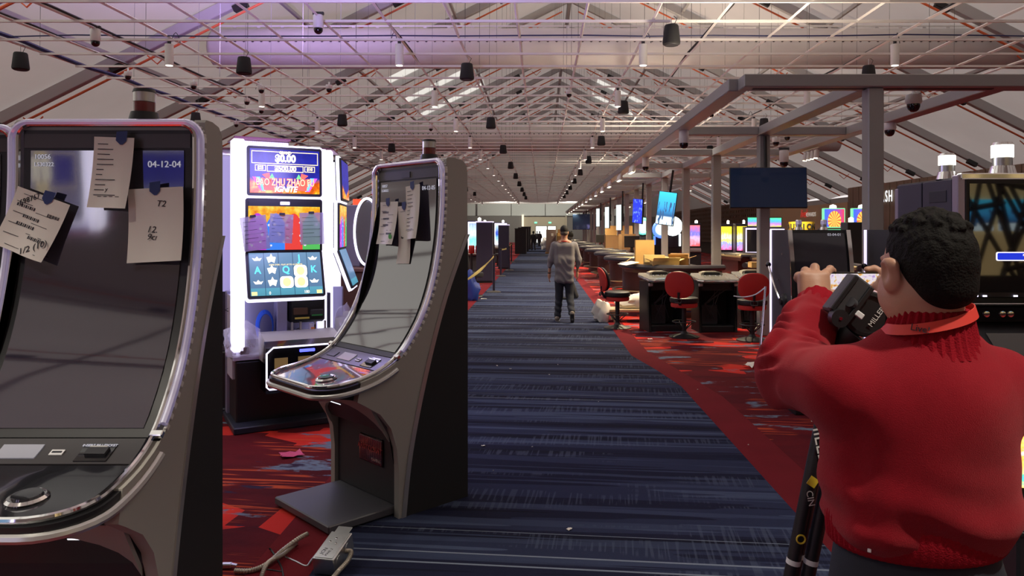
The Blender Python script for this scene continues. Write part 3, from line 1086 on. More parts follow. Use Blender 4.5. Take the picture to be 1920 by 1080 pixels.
for px, py, Y, w, h, f, rz, l, lean in tvs:
    p = P(px, py, Y)
    t = television(w, h, p, R(rz), f, l)
    t.rotation_euler = (0, R(lean), R(rz))
for k, (px, Y) in enumerate(((1160, 27), (1138, 32.5), (1121, 38.5))):
    p = P(px, 408, Y)
    television(0.5, 0.95, p, R(-74), 'screen_pale', 'pale lit screen seen edge-on between the far pergola posts', group='edge-on screens between the far pergola posts')
p = P(1099, 416, 52)
television(1.9, 1.1, p, R(-5), 'tv_off', 'small dark television hanging over the far end of the aisle', 0, PZ)
# ================================================================== CURVED-SCREEN SLOT MACHINES
def catmull(pts, n=8):
    out = []
    m = len(pts)
    for i in range(m - 1):
        p0, p1, p2, p3 = [Vector((*pts[max(0, min(m - 1, j))], 0)) for j in (i - 1, i, i + 1, i + 2)]
        for k in range(n):
            t = k / n
            q = 0.5 * ((2 * p1) + (-p0 + p2) * t + (2 * p0 - 5 * p1 + 4 * p2 - p3) * t * t + (-p0 + 3 * p1 - 3 * p2 + p3) * t ** 3)
            out.append((q.x, q.y))
    out.append(tuple(pts[-1]))
    return out
FACE = catmull([(0.322, 2.045), (0.321, 1.80), (0.30, 1.56), (0.255, 1.34), (0.185, 1.15), (0.095, 1.005), (0.0, 0.90), (-0.11, 0.840), (-0.23, 0.806), (-0.36, 0.788), (-0.47, 0.778)], 6)
SL = [0.0]
for a, b in zip(FACE, FACE[1:]):
    SL.append(SL[-1] + math.hypot(b[0] - a[0], b[1] - a[1]))
FLEN = SL[-1]
def face(x, s, off=0.0):
    """point on the curved front: x across, s metres down from the top edge, off = proud of it"""
    s = max(0.0, min(FLEN - 1e-6, s))
    i = max(j for j in range(len(SL) - 1) if SL[j] <= s)
    t = (s - SL[i]) / (SL[i + 1] - SL[i])
    y = FACE[i][0] + (FACE[i + 1][0] - FACE[i][0]) * t
    z = FACE[i][1] + (FACE[i + 1][1] - FACE[i][1]) * t
    a, b = FACE[max(0, i - 2)], FACE[min(len(FACE) - 1, i + 3)]
    ty, tz = b[0] - a[0], b[1] - a[1]
    l = math.hypot(ty, tz)
    ny, nz = tz / l, -ty / l                      # outward normal (towards the player)
    return Vector((x, y + ny * off, z + nz * off))
def face_rot(s):
    a, b = face(0, s - 0.01), face(0, s + 0.01)
    return math.atan2(a.z - b.z, a.y - b.y)        # tilt about X so that text lies in the surface
def patch(x0, x1, s0, s1, off, thick=0.004, n=14, xr=0.0):
    b = MB()
    up = [[face(x0 + (x1 - x0) * j / 3, s0 + (s1 - s0) * i / n, off) for j in range(4)] for i in range(n + 1)]
    dn = [[face(x0 + (x1 - x0) * j / 3, s0 + (s1 - s0) * i / n, off - thick) for j in range(4)] for i in range(n + 1)]
    rows = [u + d[::-1] for u, d in zip(up, dn)]
    b.loft(rows, True, True)
    return b
S_SCR = SL[36]                                     # where the screen ends and the deck begins
def slab(w, s0, s1, rb, off, thick, n=22):
    rows = []
    for i in range(n + 1):
        s = s0 + (s1 - s0) * (1 - (1 - i / n) ** 1.6)
        e = max(0.0, s - (s1 - rb))
        hw = w - rb + math.sqrt(max(0.0, rb * rb - e * e)) if e > 0 else w
        rows.append([face(-hw + 2 * hw * j / 6, s, off) for j in range(7)] + [face(hw - 2 * hw * j / 6, s, off - thick) for j in range(7)])
    return MB().loft(rows, True, True)
def outline(w, s0, s1, rt, rb, n=7):
    """rounded rectangle on the developed face, as (x, s)"""
    o = []
    for cx, cs, r, a0 in ((w - rt, s0 + rt, rt, -90), (w - rb, s1 - rb, rb, 0), (-w + rb, s1 - rb, rb, 90), (-w + rt, s0 + rt, rt, 180)):
        for i in range(n + 1):
            a = R(a0 + 90 * i / n)
            o.append((cx + r * math.cos(a), cs + r * math.sin(a)))
    pts = []
    for (xa, sa), (xb, sb) in zip(o, o[1:] + o[:1]):
        d = math.hypot(xb - xa, sb - sa)
        k = max(1, int(d / 0.04))
        for i in range(k):
            pts.append((xa + (xb - xa) * i / k, sa + (sb - sa) * i / k))
    return pts

def arc_screen_mat():
    g = NT('curved_glass', 0.06)
    g.base((0.025, 0.022, 0.040, 1))
    g.b.inputs['Specular IOR Level'].default_value = 0.5
    g.b.inputs['Coat Weight'].default_value = 1.0
    g.b.inputs['Coat Roughness'].default_value = 0.02
    g.b.inputs['IOR'].default_value = 2.6
    g.b.inputs['Coat Weight'].default_value = 0.3
    return g.m
arc_screen_mat()
def deck_mat():
    g = NT('deck_art', 0.07)
    p = g.tex('Object')
    n = g.noise(p, 7, 5, 0.6, 1.5)
    col = g.ramp(n, [(0.30, (0.02, 0.03, 0.06)), (0.45, (0.10, 0.16, 0.22)), (0.52, (0.30, 0.05, 0.06)), (0.58, (0.12, 0.13, 0.16)), (0.70, (0.35, 0.4, 0.5))])
    g.base(col)
    g.b.inputs['Coat Weight'].default_value = 1.0
    return g.m
deck_mat()
mat('deck_dark', (0.018, 0.018, 0.022), 0.1, coat=0.8)
mat('ctl_panel', (0.05, 0.045, 0.048), 0.4)
mat('lcd_grey', (0.32, 0.32, 0.36), 0.2, emis=(0.35, 0.35, 0.42), estr=0.15)
mat('footplate', (0.10, 0.10, 0.115), 0.42, bump=0.08, bscale=500)
mat('red_glass', (0.16, 0.015, 0.015), 0.15, coat=0.5)
mat('led_bead', (0.75, 0.74, 0.68), 0.35)
mat('acrylic', (0.80, 0.80, 0.86), 0.10, metal=0.55, coat=1.0, emis=(0.5, 0.42, 0.95), estr=0.10)
mat('screen_text', (0.4, 0.4, 0.45), 0.5, emis=(0.6, 0.6, 0.7), estr=0.35)

def beacon(parent, x, y, z, lit=False, s=1.0):
    b = parent
    MB().lathe([(0, 0), (0.062 * s, 0), (0.05 * s, 0.045 * s), (0, 0.045 * s)], (x, y, z), 18).build('beacon_base', 'black' if not lit else 'chrome', b)
    if lit:
        MB().lathe([(0.043 * s, 0.045 * s), (0.043 * s, 0.085 * s), (0.0, 0.085 * s)], (x, y, z), 18).build('beacon_section', 'steel', b)
        MB().lathe([(0, 0.085 * s), (0.047 * s, 0.085 * s), (0.047 * s, 0.142 * s), (0, 0.142 * s)], (x, y, z), 18).build('beacon_light', mat('beacon_lit', (1, 1, 1), 0.3, emis=(1.0, 0.97, 0.86), estr=4.0), b)
        MB().lathe([(0.048 * s, 0.142 * s), (0.04 * s, 0.156 * s), (0.0, 0.16 * s)], (x, y, z), 18).build('beacon_cap', 'chrome', b)
    else:
        MB().lathe([(0, 0.045 * s), (0.041 * s, 0.045 * s), (0.041 * s, 0.085 * s), (0, 0.085 * s)], (x, y, z), 18).build('beacon_section', 'red_glass', b)
        MB().lathe([(0, 0.087 * s), (0.041 * s, 0.087 * s), (0.041 * s, 0.125 * s), (0, 0.125 * s)], (x, y, z), 18).build('beacon_section', 'silver', b)
        MB().lathe([(0, 0.126 * s), (0.044 * s, 0.126 * s), (0.04 * s, 0.138 * s), (0, 0.14 * s)], (x, y, z), 18).build('beacon_cap', 'black', b)

def arc_machine(label, loc, rz, art='deck_art', serial=('10056', '04-12-03'), group=None):
    t = thing('slot_machine', label, 'slot machine', loc, rz, group)
    W = 0.375
    line = [(0.032, 0.0), (0.08, 0.36), (0.185, 0.79), (0.325, 1.22), (0.495, 1.60)]
    LN = catmull(line, 6)
    fr = [(y + 0.012, z + 0.002) for y, z in FACE if y > -0.27]
    under = [(-0.475, 0.755), (-0.44, 0.735), (-0.33, 0.70), (-0.22, 0.675), (-0.12, 0.61), (-0.05, 0.52), (-0.012, 0.40), (0.0, 0.28), (0.0, 0.0)]
    top = [(0.495, 1.97), (0.488, 2.015), (0.46, 2.045), (0.40, 2.058), (0.345, 2.058)]
    under = [(-0.262, 0.70)] + [p for p in under if p[0] > -0.255]
    cheek = fr + under + LN + top
    for sx in (-1, 1):
        a, b = sorted((sx * W, sx * (W - 0.045)))
        MB().prism(cheek, a, b, 'X').build('side_shell', 'shell_grey', t)
        MB().prism([(y + 0.004, z) for y, z in LN] + [(0.5, 1.60), (0.5, 0.0)], sx * (W - 0.002), sx * (W - 0.04), 'X').build('side_panel', 'black_matte', t)
        rows = [[(sx * (W - 0.03), y - 0.016, z), (sx * (W + 0.006), y - 0.016, z), (sx * (W + 0.006), y + 0.014, z), (sx * (W - 0.03), y + 0.014, z)] for y, z in LN]
        MB().loft(rows, True, True).build('edge_trim', 'silver', t)
    # shell between the cheeks: top, upper rear, black core
    MB().prism([(0.345, 2.056), (0.40, 2.056), (0.458, 2.043), (0.486, 2.013), (0.493, 1.97), (0.493, 1.60), (0.36, 1.60), (0.345, 1.8)], -W + 0.045, W - 0.045, 'X').build('top_shell', 'shell_grey', t)
    MB().prism([(0.36, 1.95), (0.485, 1.95), (0.485, 0.01), (0.05, 0.01), (0.05, 0.50), (-0.06, 0.60), (-0.2, 0.69), (-0.40, 0.735), (-0.40, 0.752), (-0.2, 0.775), (0.03, 0.87), (0.13, 1.02), (0.22, 1.16), (0.29, 1.34), (0.335, 1.56)], -W + 0.045, W - 0.045, 'X').build('cabinet_core', 'black_matte', t)
    # deck slab under the glass
    slab(W - 0.004, S_SCR - 0.01, FLEN, 0.17, -0.006, 0.052).build('deck_slab', 'black', t)
    b = MB()
    ol2 = outline(W + 0.002, S_SCR - 0.02, FLEN + 0.0, 0.02, 0.17)
    pts = [face(x, s, -0.03) for x, s in ol2 if s > S_SCR - 0.015]
    k = max(range(len(ol2)), key=lambda i: 0)
    # silver lip along the deck front
    ol3 = [(x * 1.006, s) for x, s in ol2 if s > S_SCR + 0.02]
    b.tube([face(x, s, -0.040) for x, s in ol3], 0.015, 8).build('deck_lip', 'silver', t)
    # bezel and glass
    patch(-W + 0.045, W - 0.045, 0.03, S_SCR, 0.0, 0.02).build('screen_bezel', 'black', t)
    patch(-W + 0.075, W - 0.075, 0.11, S_SCR - 0.035, 0.005, 0.006, 22).build('curved_screen', 'curved_glass', t)
    patch(-W + 0.05, W - 0.05, 0.045, 0.10, 0.004, 0.006, 4).build('header_panel', 'ctl_panel', t)
    patch(-0.06, 0.03, 0.055, 0.09, 0.008, 0.004, 3).build('sensor_window', 'dark_grey', t)
    # control strip and deck glass
    s1 = S_SCR + 0.125
    patch(-W + 0.05, W - 0.05, S_SCR + 0.006, s1, 0.002, 0.008, 8).build('control_strip', 'ctl_panel', t)
    slab(W - 0.035, s1 + 0.006, FLEN - 0.03, 0.145, 0.0, 0.01).build('deck_glass', art, t, smooth=20)
    patch(-0.15, -0.01, S_SCR + 0.035, S_SCR + 0.1, 0.006, 0.004, 4).build('small_screen', 'lcd_grey', t)
    o = patch(0.03, 0.075, S_SCR + 0.06, S_SCR + 0.085, 0.007, 0.004, 2).build('card_slot', 'white_plastic', t)
    patch(0.036, 0.069, S_SCR + 0.068, S_SCR + 0.076, 0.0085, 0.003, 2).build('slit', 'ink', o)
    o = patch(0.13, 0.24, S_SCR + 0.03, S_SCR + 0.115, 0.006, 0.004, 4).build('bill_entry', 'black_gloss', t)
    patch(0.155, 0.225, S_SCR + 0.055, S_SCR + 0.09, 0.016, 0.014, 4).build('bill_mouth', 'charcoal', o)
    patch(0.16, 0.22, S_SCR + 0.052, S_SCR + 0.058, 0.018, 0.014, 2).build('mouth_edge', 'silver', o)
    text('INSERT BILL/TICKET', 0.0135, face(0.185, S_SCR + 0.042, 0.0085), (face_rot(S_SCR + 0.042), 0, 0), 'screen_text', o)
    patch(-0.29, -0.2, S_SCR + 0.045, S_SCR + 0.09, 0.006, 0.004, 3).build('card_reader', 'dark_grey', t)
    # spin button
    sb = face(0.12, FLEN - 0.165, 0.0)
    o = MB().lathe([(0, 0), (0.056, 0), (0.06, 0.006), (0.052, 0.014), (0.046, 0.012), (0, 0.012)], sb, 26, (R(6), 0, 0)).build('spin_button_ring', 'chrome', t)
    MB().lathe([(0, 0.012), (0.045, 0.012), (0.042, 0.019), (0, 0.021)], sb, 24, (R(6), 0, 0)).build('spin_button', 'deck_dark', o)
    # outer trims: chrome inner tube, clear acrylic tube with beads down the sides
    ol = outline(W - 0.028, 0.008, FLEN - 0.012, 0.055, 0.16)
    MB().tube([face(x, s, 0.010) for x, s in ol], 0.011, 8, True).build('chrome_trim', 'chrome', t)
    ol = outline(W - 0.004, -0.0, FLEN, 0.07, 0.17)
    up = [(x, s) for x, s in ol if s < S_SCR - 0.01]
    i0 = next(i for i in range(len(ol)) if ol[i][1] < S_SCR - 0.01 and ol[i - 1][1] >= S_SCR - 0.01)
    seq = [ol[(i0 + j) % len(ol)] for j in range(len(up))]
    MB().tube([face(x, s, 0.012) if s > 0 else face(x, 0, 0.012) for x, s in seq], 0.013, 8).build('acrylic_tube', 'acrylic', t)
    b = MB()
    for x, s in seq[::1]:
        if s < 0.05:
            c = face(x, s, -0.02)
            b.box(c + Vector((0, 0.0, 0.006)), (0.020, 0.03, 0.012), 0.003)
        else:
            c = face(x, s, -0.010)
            sg = 1 if x > 0 else -1
            b.box(c + Vector((sg * 0.002, 0, 0)), (0.012, 0.022, 0.024), 0.003, (face_rot(s) - R(90), 0, 0))
    b.build('led_beads', 'led_bead', t)['kind'] = 'stuff'
    for sx in (-1, 1):
        MB().box(face(sx * (W - 0.014), S_SCR - 0.005, 0.012), (0.045, 0.02, 0.024), 0.003, (face_rot(S_SCR) - R(90), 0, 0)).build('trim_joint', 'chrome', t)
    # under the deck: sloping dark panel with two light slits, front door, logo plate, foot plate
    MB().prism([(-0.14, 0.645), (-0.055, 0.54), (-0.02, 0.47), (0.06, 0.47), (0.06, 0.645)], -W + 0.045, W - 0.045, 'X').build('knee_panel', 'dark_grey', t)
    for x in (-0.17, 0.17):
        MB().box((x, -0.088, 0.583), (0.13, 0.006, 0.006), 0, (R(38), 0, 0)).build('light_slit', mat('slit_light', (0.9, 0.9, 0.9), 0.3, emis=(0.9, 0.92, 1), estr=1.5), t)
    # arch of the shell under the deck
    arch = []
    for i in range(13):
        a = PI * i / 12
        arch.append((math.cos(a) * (W - 0.052), 0.43 + 0.19 * math.sin(a) ** 0.8))
    for sx in (-1, 1):
        half = [(x, z) for x, z in arch if x * sx >= -1e-6]
        half = sorted(half, key=lambda q: q[1])
        poly = half + [(0, 0.66), (sx * (W - 0.046), 0.66)]
        b = MB()
        def yy(z):
            return -0.012 - max(0, z - 0.40) * 0.60
        A = [b.bm.verts.new((x, yy(z), z)) for x, z in poly]
        B = [b.bm.verts.new((x, yy(z) + 0.02, z)) for x, z in poly]
        fs = [b.bm.faces.new(A), b.bm.faces.new(B[::-1])]
        for i in range(len(poly)):
            b.bm.faces.new((A[i], A[(i + 1) % len(poly)], B[(i + 1) % len(poly)], B[i]))
        bmesh.ops.triangulate(b.bm, faces=fs)
        b.build('arch_shell', 'shell_grey', t)
    MB().bb(-W + 0.048, W - 0.048, 0.022, 0.06, 0.055, 0.465, 0.004).build('front_door', 'charcoal', t)
    lp = MB().bb(-0.06, 0.19, 0.012, 0.024, 0.245, 0.405, 0.004).build('logo_plate', 'black_gloss', t)
    b = MB()
    for i in range(18):
        b.bb(-0.052 + 0.0135 * i, -0.048 + 0.0135 * i, 0.0085, 0.012, 0.255, 0.395)
    b.build('plate_ribs', 'chrome', lp)['kind'] = 'stuff'
    text('ARISTOCRAT', 0.044, (0.065, 0.006, 0.335), (R(90), 0, 0), mat('logo_red', (0.55, 0.12, 0.12), 0.2, metal=0.4), lp)
    text('GAMING', 0.024, (0.13, 0.006, 0.275), (R(90), 0, 0), 'silver', lp)
    MB().bb(-W + 0.06, W - 0.06, -0.40, 0.05, 0.012, 0.055, 0.006).build('foot_plate', 'footplate', t)
    MB().bb(-W + 0.08, W - 0.08, -0.37, 0.4, 0.0, 0.012).build('plinth', 'black', t)
    # display numbers burnt into the top of the screen
    fs = face_rot(0.13)
    text(serial[0], 0.026, face(-0.285, 0.135, 0.0075), (fs, 0, 0), 'screen_text', t, align='LEFT')
    text('L530322', 0.022, face(-0.285, 0.165, 0.0075), (fs, 0, 0), 'screen_text', t, align='LEFT')
    text(serial[1], 0.036, face(0.29, 0.165, 0.0075), (fs, 0, 0), 'screen_text', t, align='RIGHT')
    beacon(t, 0.09, 0.42, 2.055)
    return t

LOC_A = (-1.70, 2.58, 0)
LOC_B = (-1.065, 4.415, 0)
MA = arc_machine('grey curved-screen slot machine with three taped sheets, switched off, by the aisle end', LOC_A, R(0), 'deck_dark', ('10056', '04-12-04'))
MBB = arc_machine('grey curved-screen slot machine with colourful deck, turned away from the blue aisle, foot plate showing', LOC_B, R(-45), 'deck_art', ('10057', '04-12-05'))
arc_machine('grey curved-screen slot machine shell standing side by side with the sheet-covered one', (-2.52, 2.72, 0), R(0), 'deck_dark', ('10055', '04-12-02'))
# ---- sheets of paper taped on the screens
def sheet(mach, x, s, w, h, roll, label, lines, name='paper_sheet', tape=(0.0, 0.0), hand=(), bars=(), curl=0.02, dot=None, group=None):
    """sheet hanging from its taped top edge on the curved glass; roll turns it in the surface"""
    t = thing(name, label, 'paper', mach.location, mach.rotation_euler.z, group)
    ca, sa = math.cos(roll), math.sin(roll)
    top = face(x, s, 0.030)
    def pt(u, v, o=0.0):                          # u across, v down from the tape
        xx, dd = u * ca + v * sa, -u * sa + v * ca
        hang = top + Vector((xx, -0.006 - curl * (v / h) ** 2 * 2 - 0.012 * math.sin(u / w * 5) * v / h - o, -dd))
        c = face(0, s + dd, 0.008)
        hang.y = min(hang.y, c.y - 0.004 - o) if hang.z < top.z else hang.y
        return hang
    rows = [[pt(-w / 2 + w * j / 8, h * i / 10) for j in range(9)] for i in range(11)]
    back = [[p + Vector((0, 0.0012, 0)) for p in r] for r in rows]
    b = MB()
    b.loft([r + q[::-1] for r, q in zip(rows, back)], True, True)
    b.build('sheet', 'paper', t)
    b = MB()
    def dash(u0, u1, v, hh):
        b.quad(pt(u0, v - hh / 2, 0.0012), pt(u1, v - hh / 2, 0.0012), pt(u1, v + hh / 2, 0.0012), pt(u0, v + hh / 2, 0.0012))
    for u0, u1, v, hh in lines:
        dash(u0 * w, u1 * w, v * h, hh)
    if lines:
        b.build('printed_lines', 'ink', t, norm=False)['kind'] = 'stuff'
    else:
        b.bm.free()
    for u0, u1, v, hh in bars:
        b = MB()
        n = 22
        for k in range(n):
            if (k * 7) % 5 < 3:
                dash((u0 + (u1 - u0) * k / n) * w, (u0 + (u1 - u0) * (k + 1) / n) * w, v * h, hh)
        b.build('barcode', 'ink', t, norm=False)
    for st, sz, u, v in hand:
        p = pt(u * w, v * h, 0.002)
        q = pt(u * w, v * h + 0.01, 0.002)
        text(st, sz, p, (R(90) - math.atan2(p.y - q.y, p.z - q.z) * 1.0, 0, 0), 'ink', t, 'handwriting', 0.0006, shear=0.2).rotation_euler.rotate_axis('Z', -roll)
    tp = MB()
    tx = tape[0]
    tp.loft([[pt(tx - 0.02, -0.022, 0.003), pt(tx + 0.022, -0.026, 0.003)], [pt(tx - 0.022, 0.012, 0.003), pt(tx + 0.02, 0.012, 0.003)], [pt(tx - 0.004, 0.028, 0.003), pt(tx + 0.006, 0.028, 0.003)]])
    tp.build('tape', 'blue_tape', t, norm=False)
    if dot:
        c = pt(dot[0] * w, dot[1] * h, 0.003)
        MB().cyl(c, c + Vector((0, -0.001, 0)), 0.017, n=16).build('green_sticker', mat('sticker', (0.12, 0.55, 0.15), 0.6), t)
    return t
q = random.Random(3)
ruled = [(-0.40, -0.40 + q.uniform(0.15, 0.6), 0.10 + 0.072 * i, 0.003) for i in range(11)] + [(-0.3 + 0.17 * i, -0.2 + 0.17 * i, 0.84, 0.0025) for i in range(4)]
sheet(MA, 0.045, 0.062, 0.155, 0.275, R(-2), 'long ruled form taped top centre on the switched-off screen', ruled, tape=(0.03, 0), hand=[('y', 0.022, -0.08, 0.74)])
form = [(-0.35, 0.1, 0.08, 0.002)] + [(-0.42 + 0.4 * (i % 2), -0.12 + 0.42 * (i % 2), 0.22 + 0.09 * i, 0.0022) for i in range(7)] + [(-0.3, 0.35, 0.93, 0.002)]
sheet(MA, -0.225, 0.29, 0.215, 0.235, R(-20), 'tilted form with barcodes and handwritten number, taped to the edge of the switched-off screen', form, tape=(0.02, 0), hand=[('698767', 0.028, -0.22, 0.14), ('1/2 (10)', 0.034, 0.24, 0.83)], bars=[(-0.4, -0.05, 0.27, 0.012), (-0.22, 0.1, 0.42, 0.012), (-0.28, 0.08, 0.56, 0.012), (0.05, 0.35, 0.71, 0.012), (0.2, 0.42, 0.28, 0.012)])
sheet(MA, 0.205, 0.26, 0.215, 0.285, R(3), 'plain white sheet with a short handwritten note on the switched-off screen', [], tape=(0.0, 0), hand=[('12.1', 0.036, -0.02, 0.57), ('9cm', 0.034, -0.02, 0.67), ('T2', 0.034, 0.1, 0.22)])
sheet(MBB, -0.155, 0.24, 0.20, 0.27, R(0), 'barcoded form with a green round sticker on the aisle-side curved screen', form, bars=[(-0.35, 0.0, 0.25, 0.012), (-0.3, 0.05, 0.4, 0.012), (-0.3, 0.05, 0.55, 0.012), (0.0, 0.35, 0.75, 0.012)], dot=(0.35, 0.82), tape=(-0.01, 0))
sheet(MBB, 0.10, 0.145, 0.15, 0.33, R(4), 'long ruled list hanging from blue tape on the aisle-side curved screen', ruled, tape=(0.0, 0))
sheet(MBB, 0.015, 0.27, 0.14, 0.36, R(2), 'plain sheet half hidden behind the long list on the aisle-side curved screen', [(-0.3, 0.1, 0.1, 0.002)], tape=(0.0, 0), hand=[('9am', 0.02, -0.2, 0.55)], curl=0.005)
# ================================================================== TALL LIT SLOT MACHINES (three screens, white light frames)
def scr_top():
    g = NT('scr_jackpot', 0.25)
    x, y, z = g.sep(g.tex('Generated'))
    n = g.noise(g.comb(g.math('MULTIPLY', x, 6), 0.0, g.math('MULTIPLY', z, 5)), 1, 4, 0.6)
    fire = g.ramp(n, [(0.35, (0.6, 0.02, 0.0)), (0.5, (1.0, 0.25, 0.0)), (0.62, (1.0, 0.75, 0.05))])
    blue = g.mix(n, (0.0, 0.0, 0.10), (0.03, 0.04, 0.65))
    edge = g.math('ADD', z, g.math('MULTIPLY', g.math('ABSOLUTE', g.math('SUBTRACT', x, 0.5)), -0.45))
    col = g.mix(g.gt(edge, 0.08, 0.05), fire, blue)
    g.base((0, 0, 0, 1))
    g.emit(col, 0.8)
def scr_mid():
    g = NT('scr_pots', 0.25)
    x, y, z = g.sep(g.tex('Generated'))
    n = g.noise(g.comb(g.math('MULTIPLY', x, 8), 0.0, g.math('MULTIPLY', z, 6)), 1, 4, 0.6)
    fire = g.ramp(n, [(0.3, (0.8, 0.15, 0.0)), (0.5, (1.0, 0.5, 0.02)), (0.65, (1.0, 0.85, 0.15))])
    cols = g.ramp(x, [(0.0, (0.55, 0.05, 0.75)), (0.24, (0.05, 0.25, 0.95)), (0.5, (0.85, 0.06, 0.05)), (0.75, (0.10, 0.55, 0.12))], 'CONSTANT')
    vor = g.node('ShaderNodeTexVoronoi', {'Vector': g.comb(g.math('MULTIPLY', x, 13), 0.0, g.math('MULTIPLY', z, 9)), 'Scale': 1.0}, out='Distance')
    cols = g.mix(g.math('LESS_THAN', vor, 0.25), cols, (0.8, 0.8, 0.9))
    wave = g.math('ABSOLUTE', g.math('SINE', g.math('MULTIPLY', x, 12.566)))
    m = g.math('LESS_THAN', z, g.math('MULTIPLY_ADD', wave, 0.2, 0.55))
    g.base((0, 0, 0, 1))
    g.emit(g.mix(m, fire, cols), 0.75)
def scr_reel():
    g = NT('scr_reels', 0.25)
    x, y, z = g.sep(g.tex('Generated'))
    col = g.ramp(z, [(0.0, (0.08, 0.30, 0.42)), (0.16, (0.10, 0.36, 0.50)), (0.18, (0.10, 0.20, 0.36)), (1.0, (0.16, 0.30, 0.48))])
    fx = g.math('FRACT', g.math('MULTIPLY', x, 5.0))
    col = g.mix(g.math('LESS_THAN', fx, 0.04), col, (0.03, 0.08, 0.16))
    g.base((0, 0, 0, 1))
    g.emit(col, 0.85)
scr_top()
scr_mid()
scr_reel()
mat('glow_gold', (0.8, 0.7, 0.3), 0.4, emis=(1.0, 0.78, 0.25), estr=0.85)
mat('glow_cream', (0.9, 0.9, 0.7), 0.4, emis=(1.0, 0.93, 0.70), estr=0.95)
mat('glow_red', (0.8, 0.1, 0.05), 0.4, emis=(1.0, 0.09, 0.03), estr=0.8)
mat('glow_green', (0.1, 0.7, 0.1), 0.4, emis=(0.08, 0.75, 0.12), estr=0.9)
mat('glow_cyan', (0.1, 0.6, 0.8), 0.4, emis=(0.10, 0.65, 0.95), estr=1.0)
mat('glow_purple', (0.5, 0.1, 0.8), 0.4, emis=(0.55, 0.06, 0.9), estr=0.9)
mat('lavender_metal', (0.32, 0.30, 0.46), 0.35, metal=0.2)
mat('purple_white', (0.62, 0.60, 0.74), 0.4)
g = NT('ribbed_light', 0.4)
x, y, z = g.sep(g.tex('Object'))
w = g.math('ABSOLUTE', g.math('SINE', g.math('MULTIPLY', x, 210)))
g.base((0.5, 0.48, 0.7, 1))
g.emit(g.mix(w, (0.22, 0.18, 0.55), (0.75, 0.7, 1.0)), 1.0)
def rrect(w, h, r, n=5):
    o = []
    for cx, cz, a0 in ((w / 2 - r, h / 2 - r, 0), (-w / 2 + r, h / 2 - r, 90), (-w / 2 + r, -h / 2 + r, 180), (w / 2 - r, -h / 2 + r, 270)):
        for i in range(n + 1):
            a = R(a0 + 90 * i / n)
            o.append((cx + r * math.cos(a), cz + r * math.sin(a)))
    return o
def monitor(t, w, h, c, tilt, face_m, name='monitor'):
    o = MB().prism(rrect(w, h, 0.022), 0.0, 0.06, 'Y').build(name, 'black', t, c, (tilt, 0, 0))
    MB().box((0, -0.002, 0), (w - 0.05, 0.006, h - 0.045)).build('screen', face_m, o)
    MB().prism(rrect(w + 0.035, h + 0.035, 0.035), 0.02, 0.05, 'Y').build('light_border', 'led_white', o)
    return o
def boat(b, x, z, s, y=0.0):
    b.prism([(x - s, z + 0.2 * s), (x - 0.6 * s, z - 0.35 * s), (x + 0.6 * s, z - 0.35 * s), (x + s, z + 0.2 * s), (x + 0.4 * s, z + 0.05 * s), (x, z + 0.45 * s), (x - 0.4 * s, z + 0.05 * s)], y, y + 0.002, 'Y')
def star(b, x, z, s, y=0.0):
    pts = []
    for i in range(10):
        a = PI / 2 + PI * i / 5
        r = s if i % 2 == 0 else 0.5 * s
        pts.append((x + r * math.cos(a), z + r * math.sin(a)))
    b.prism(pts, y, y + 0.002, 'Y')
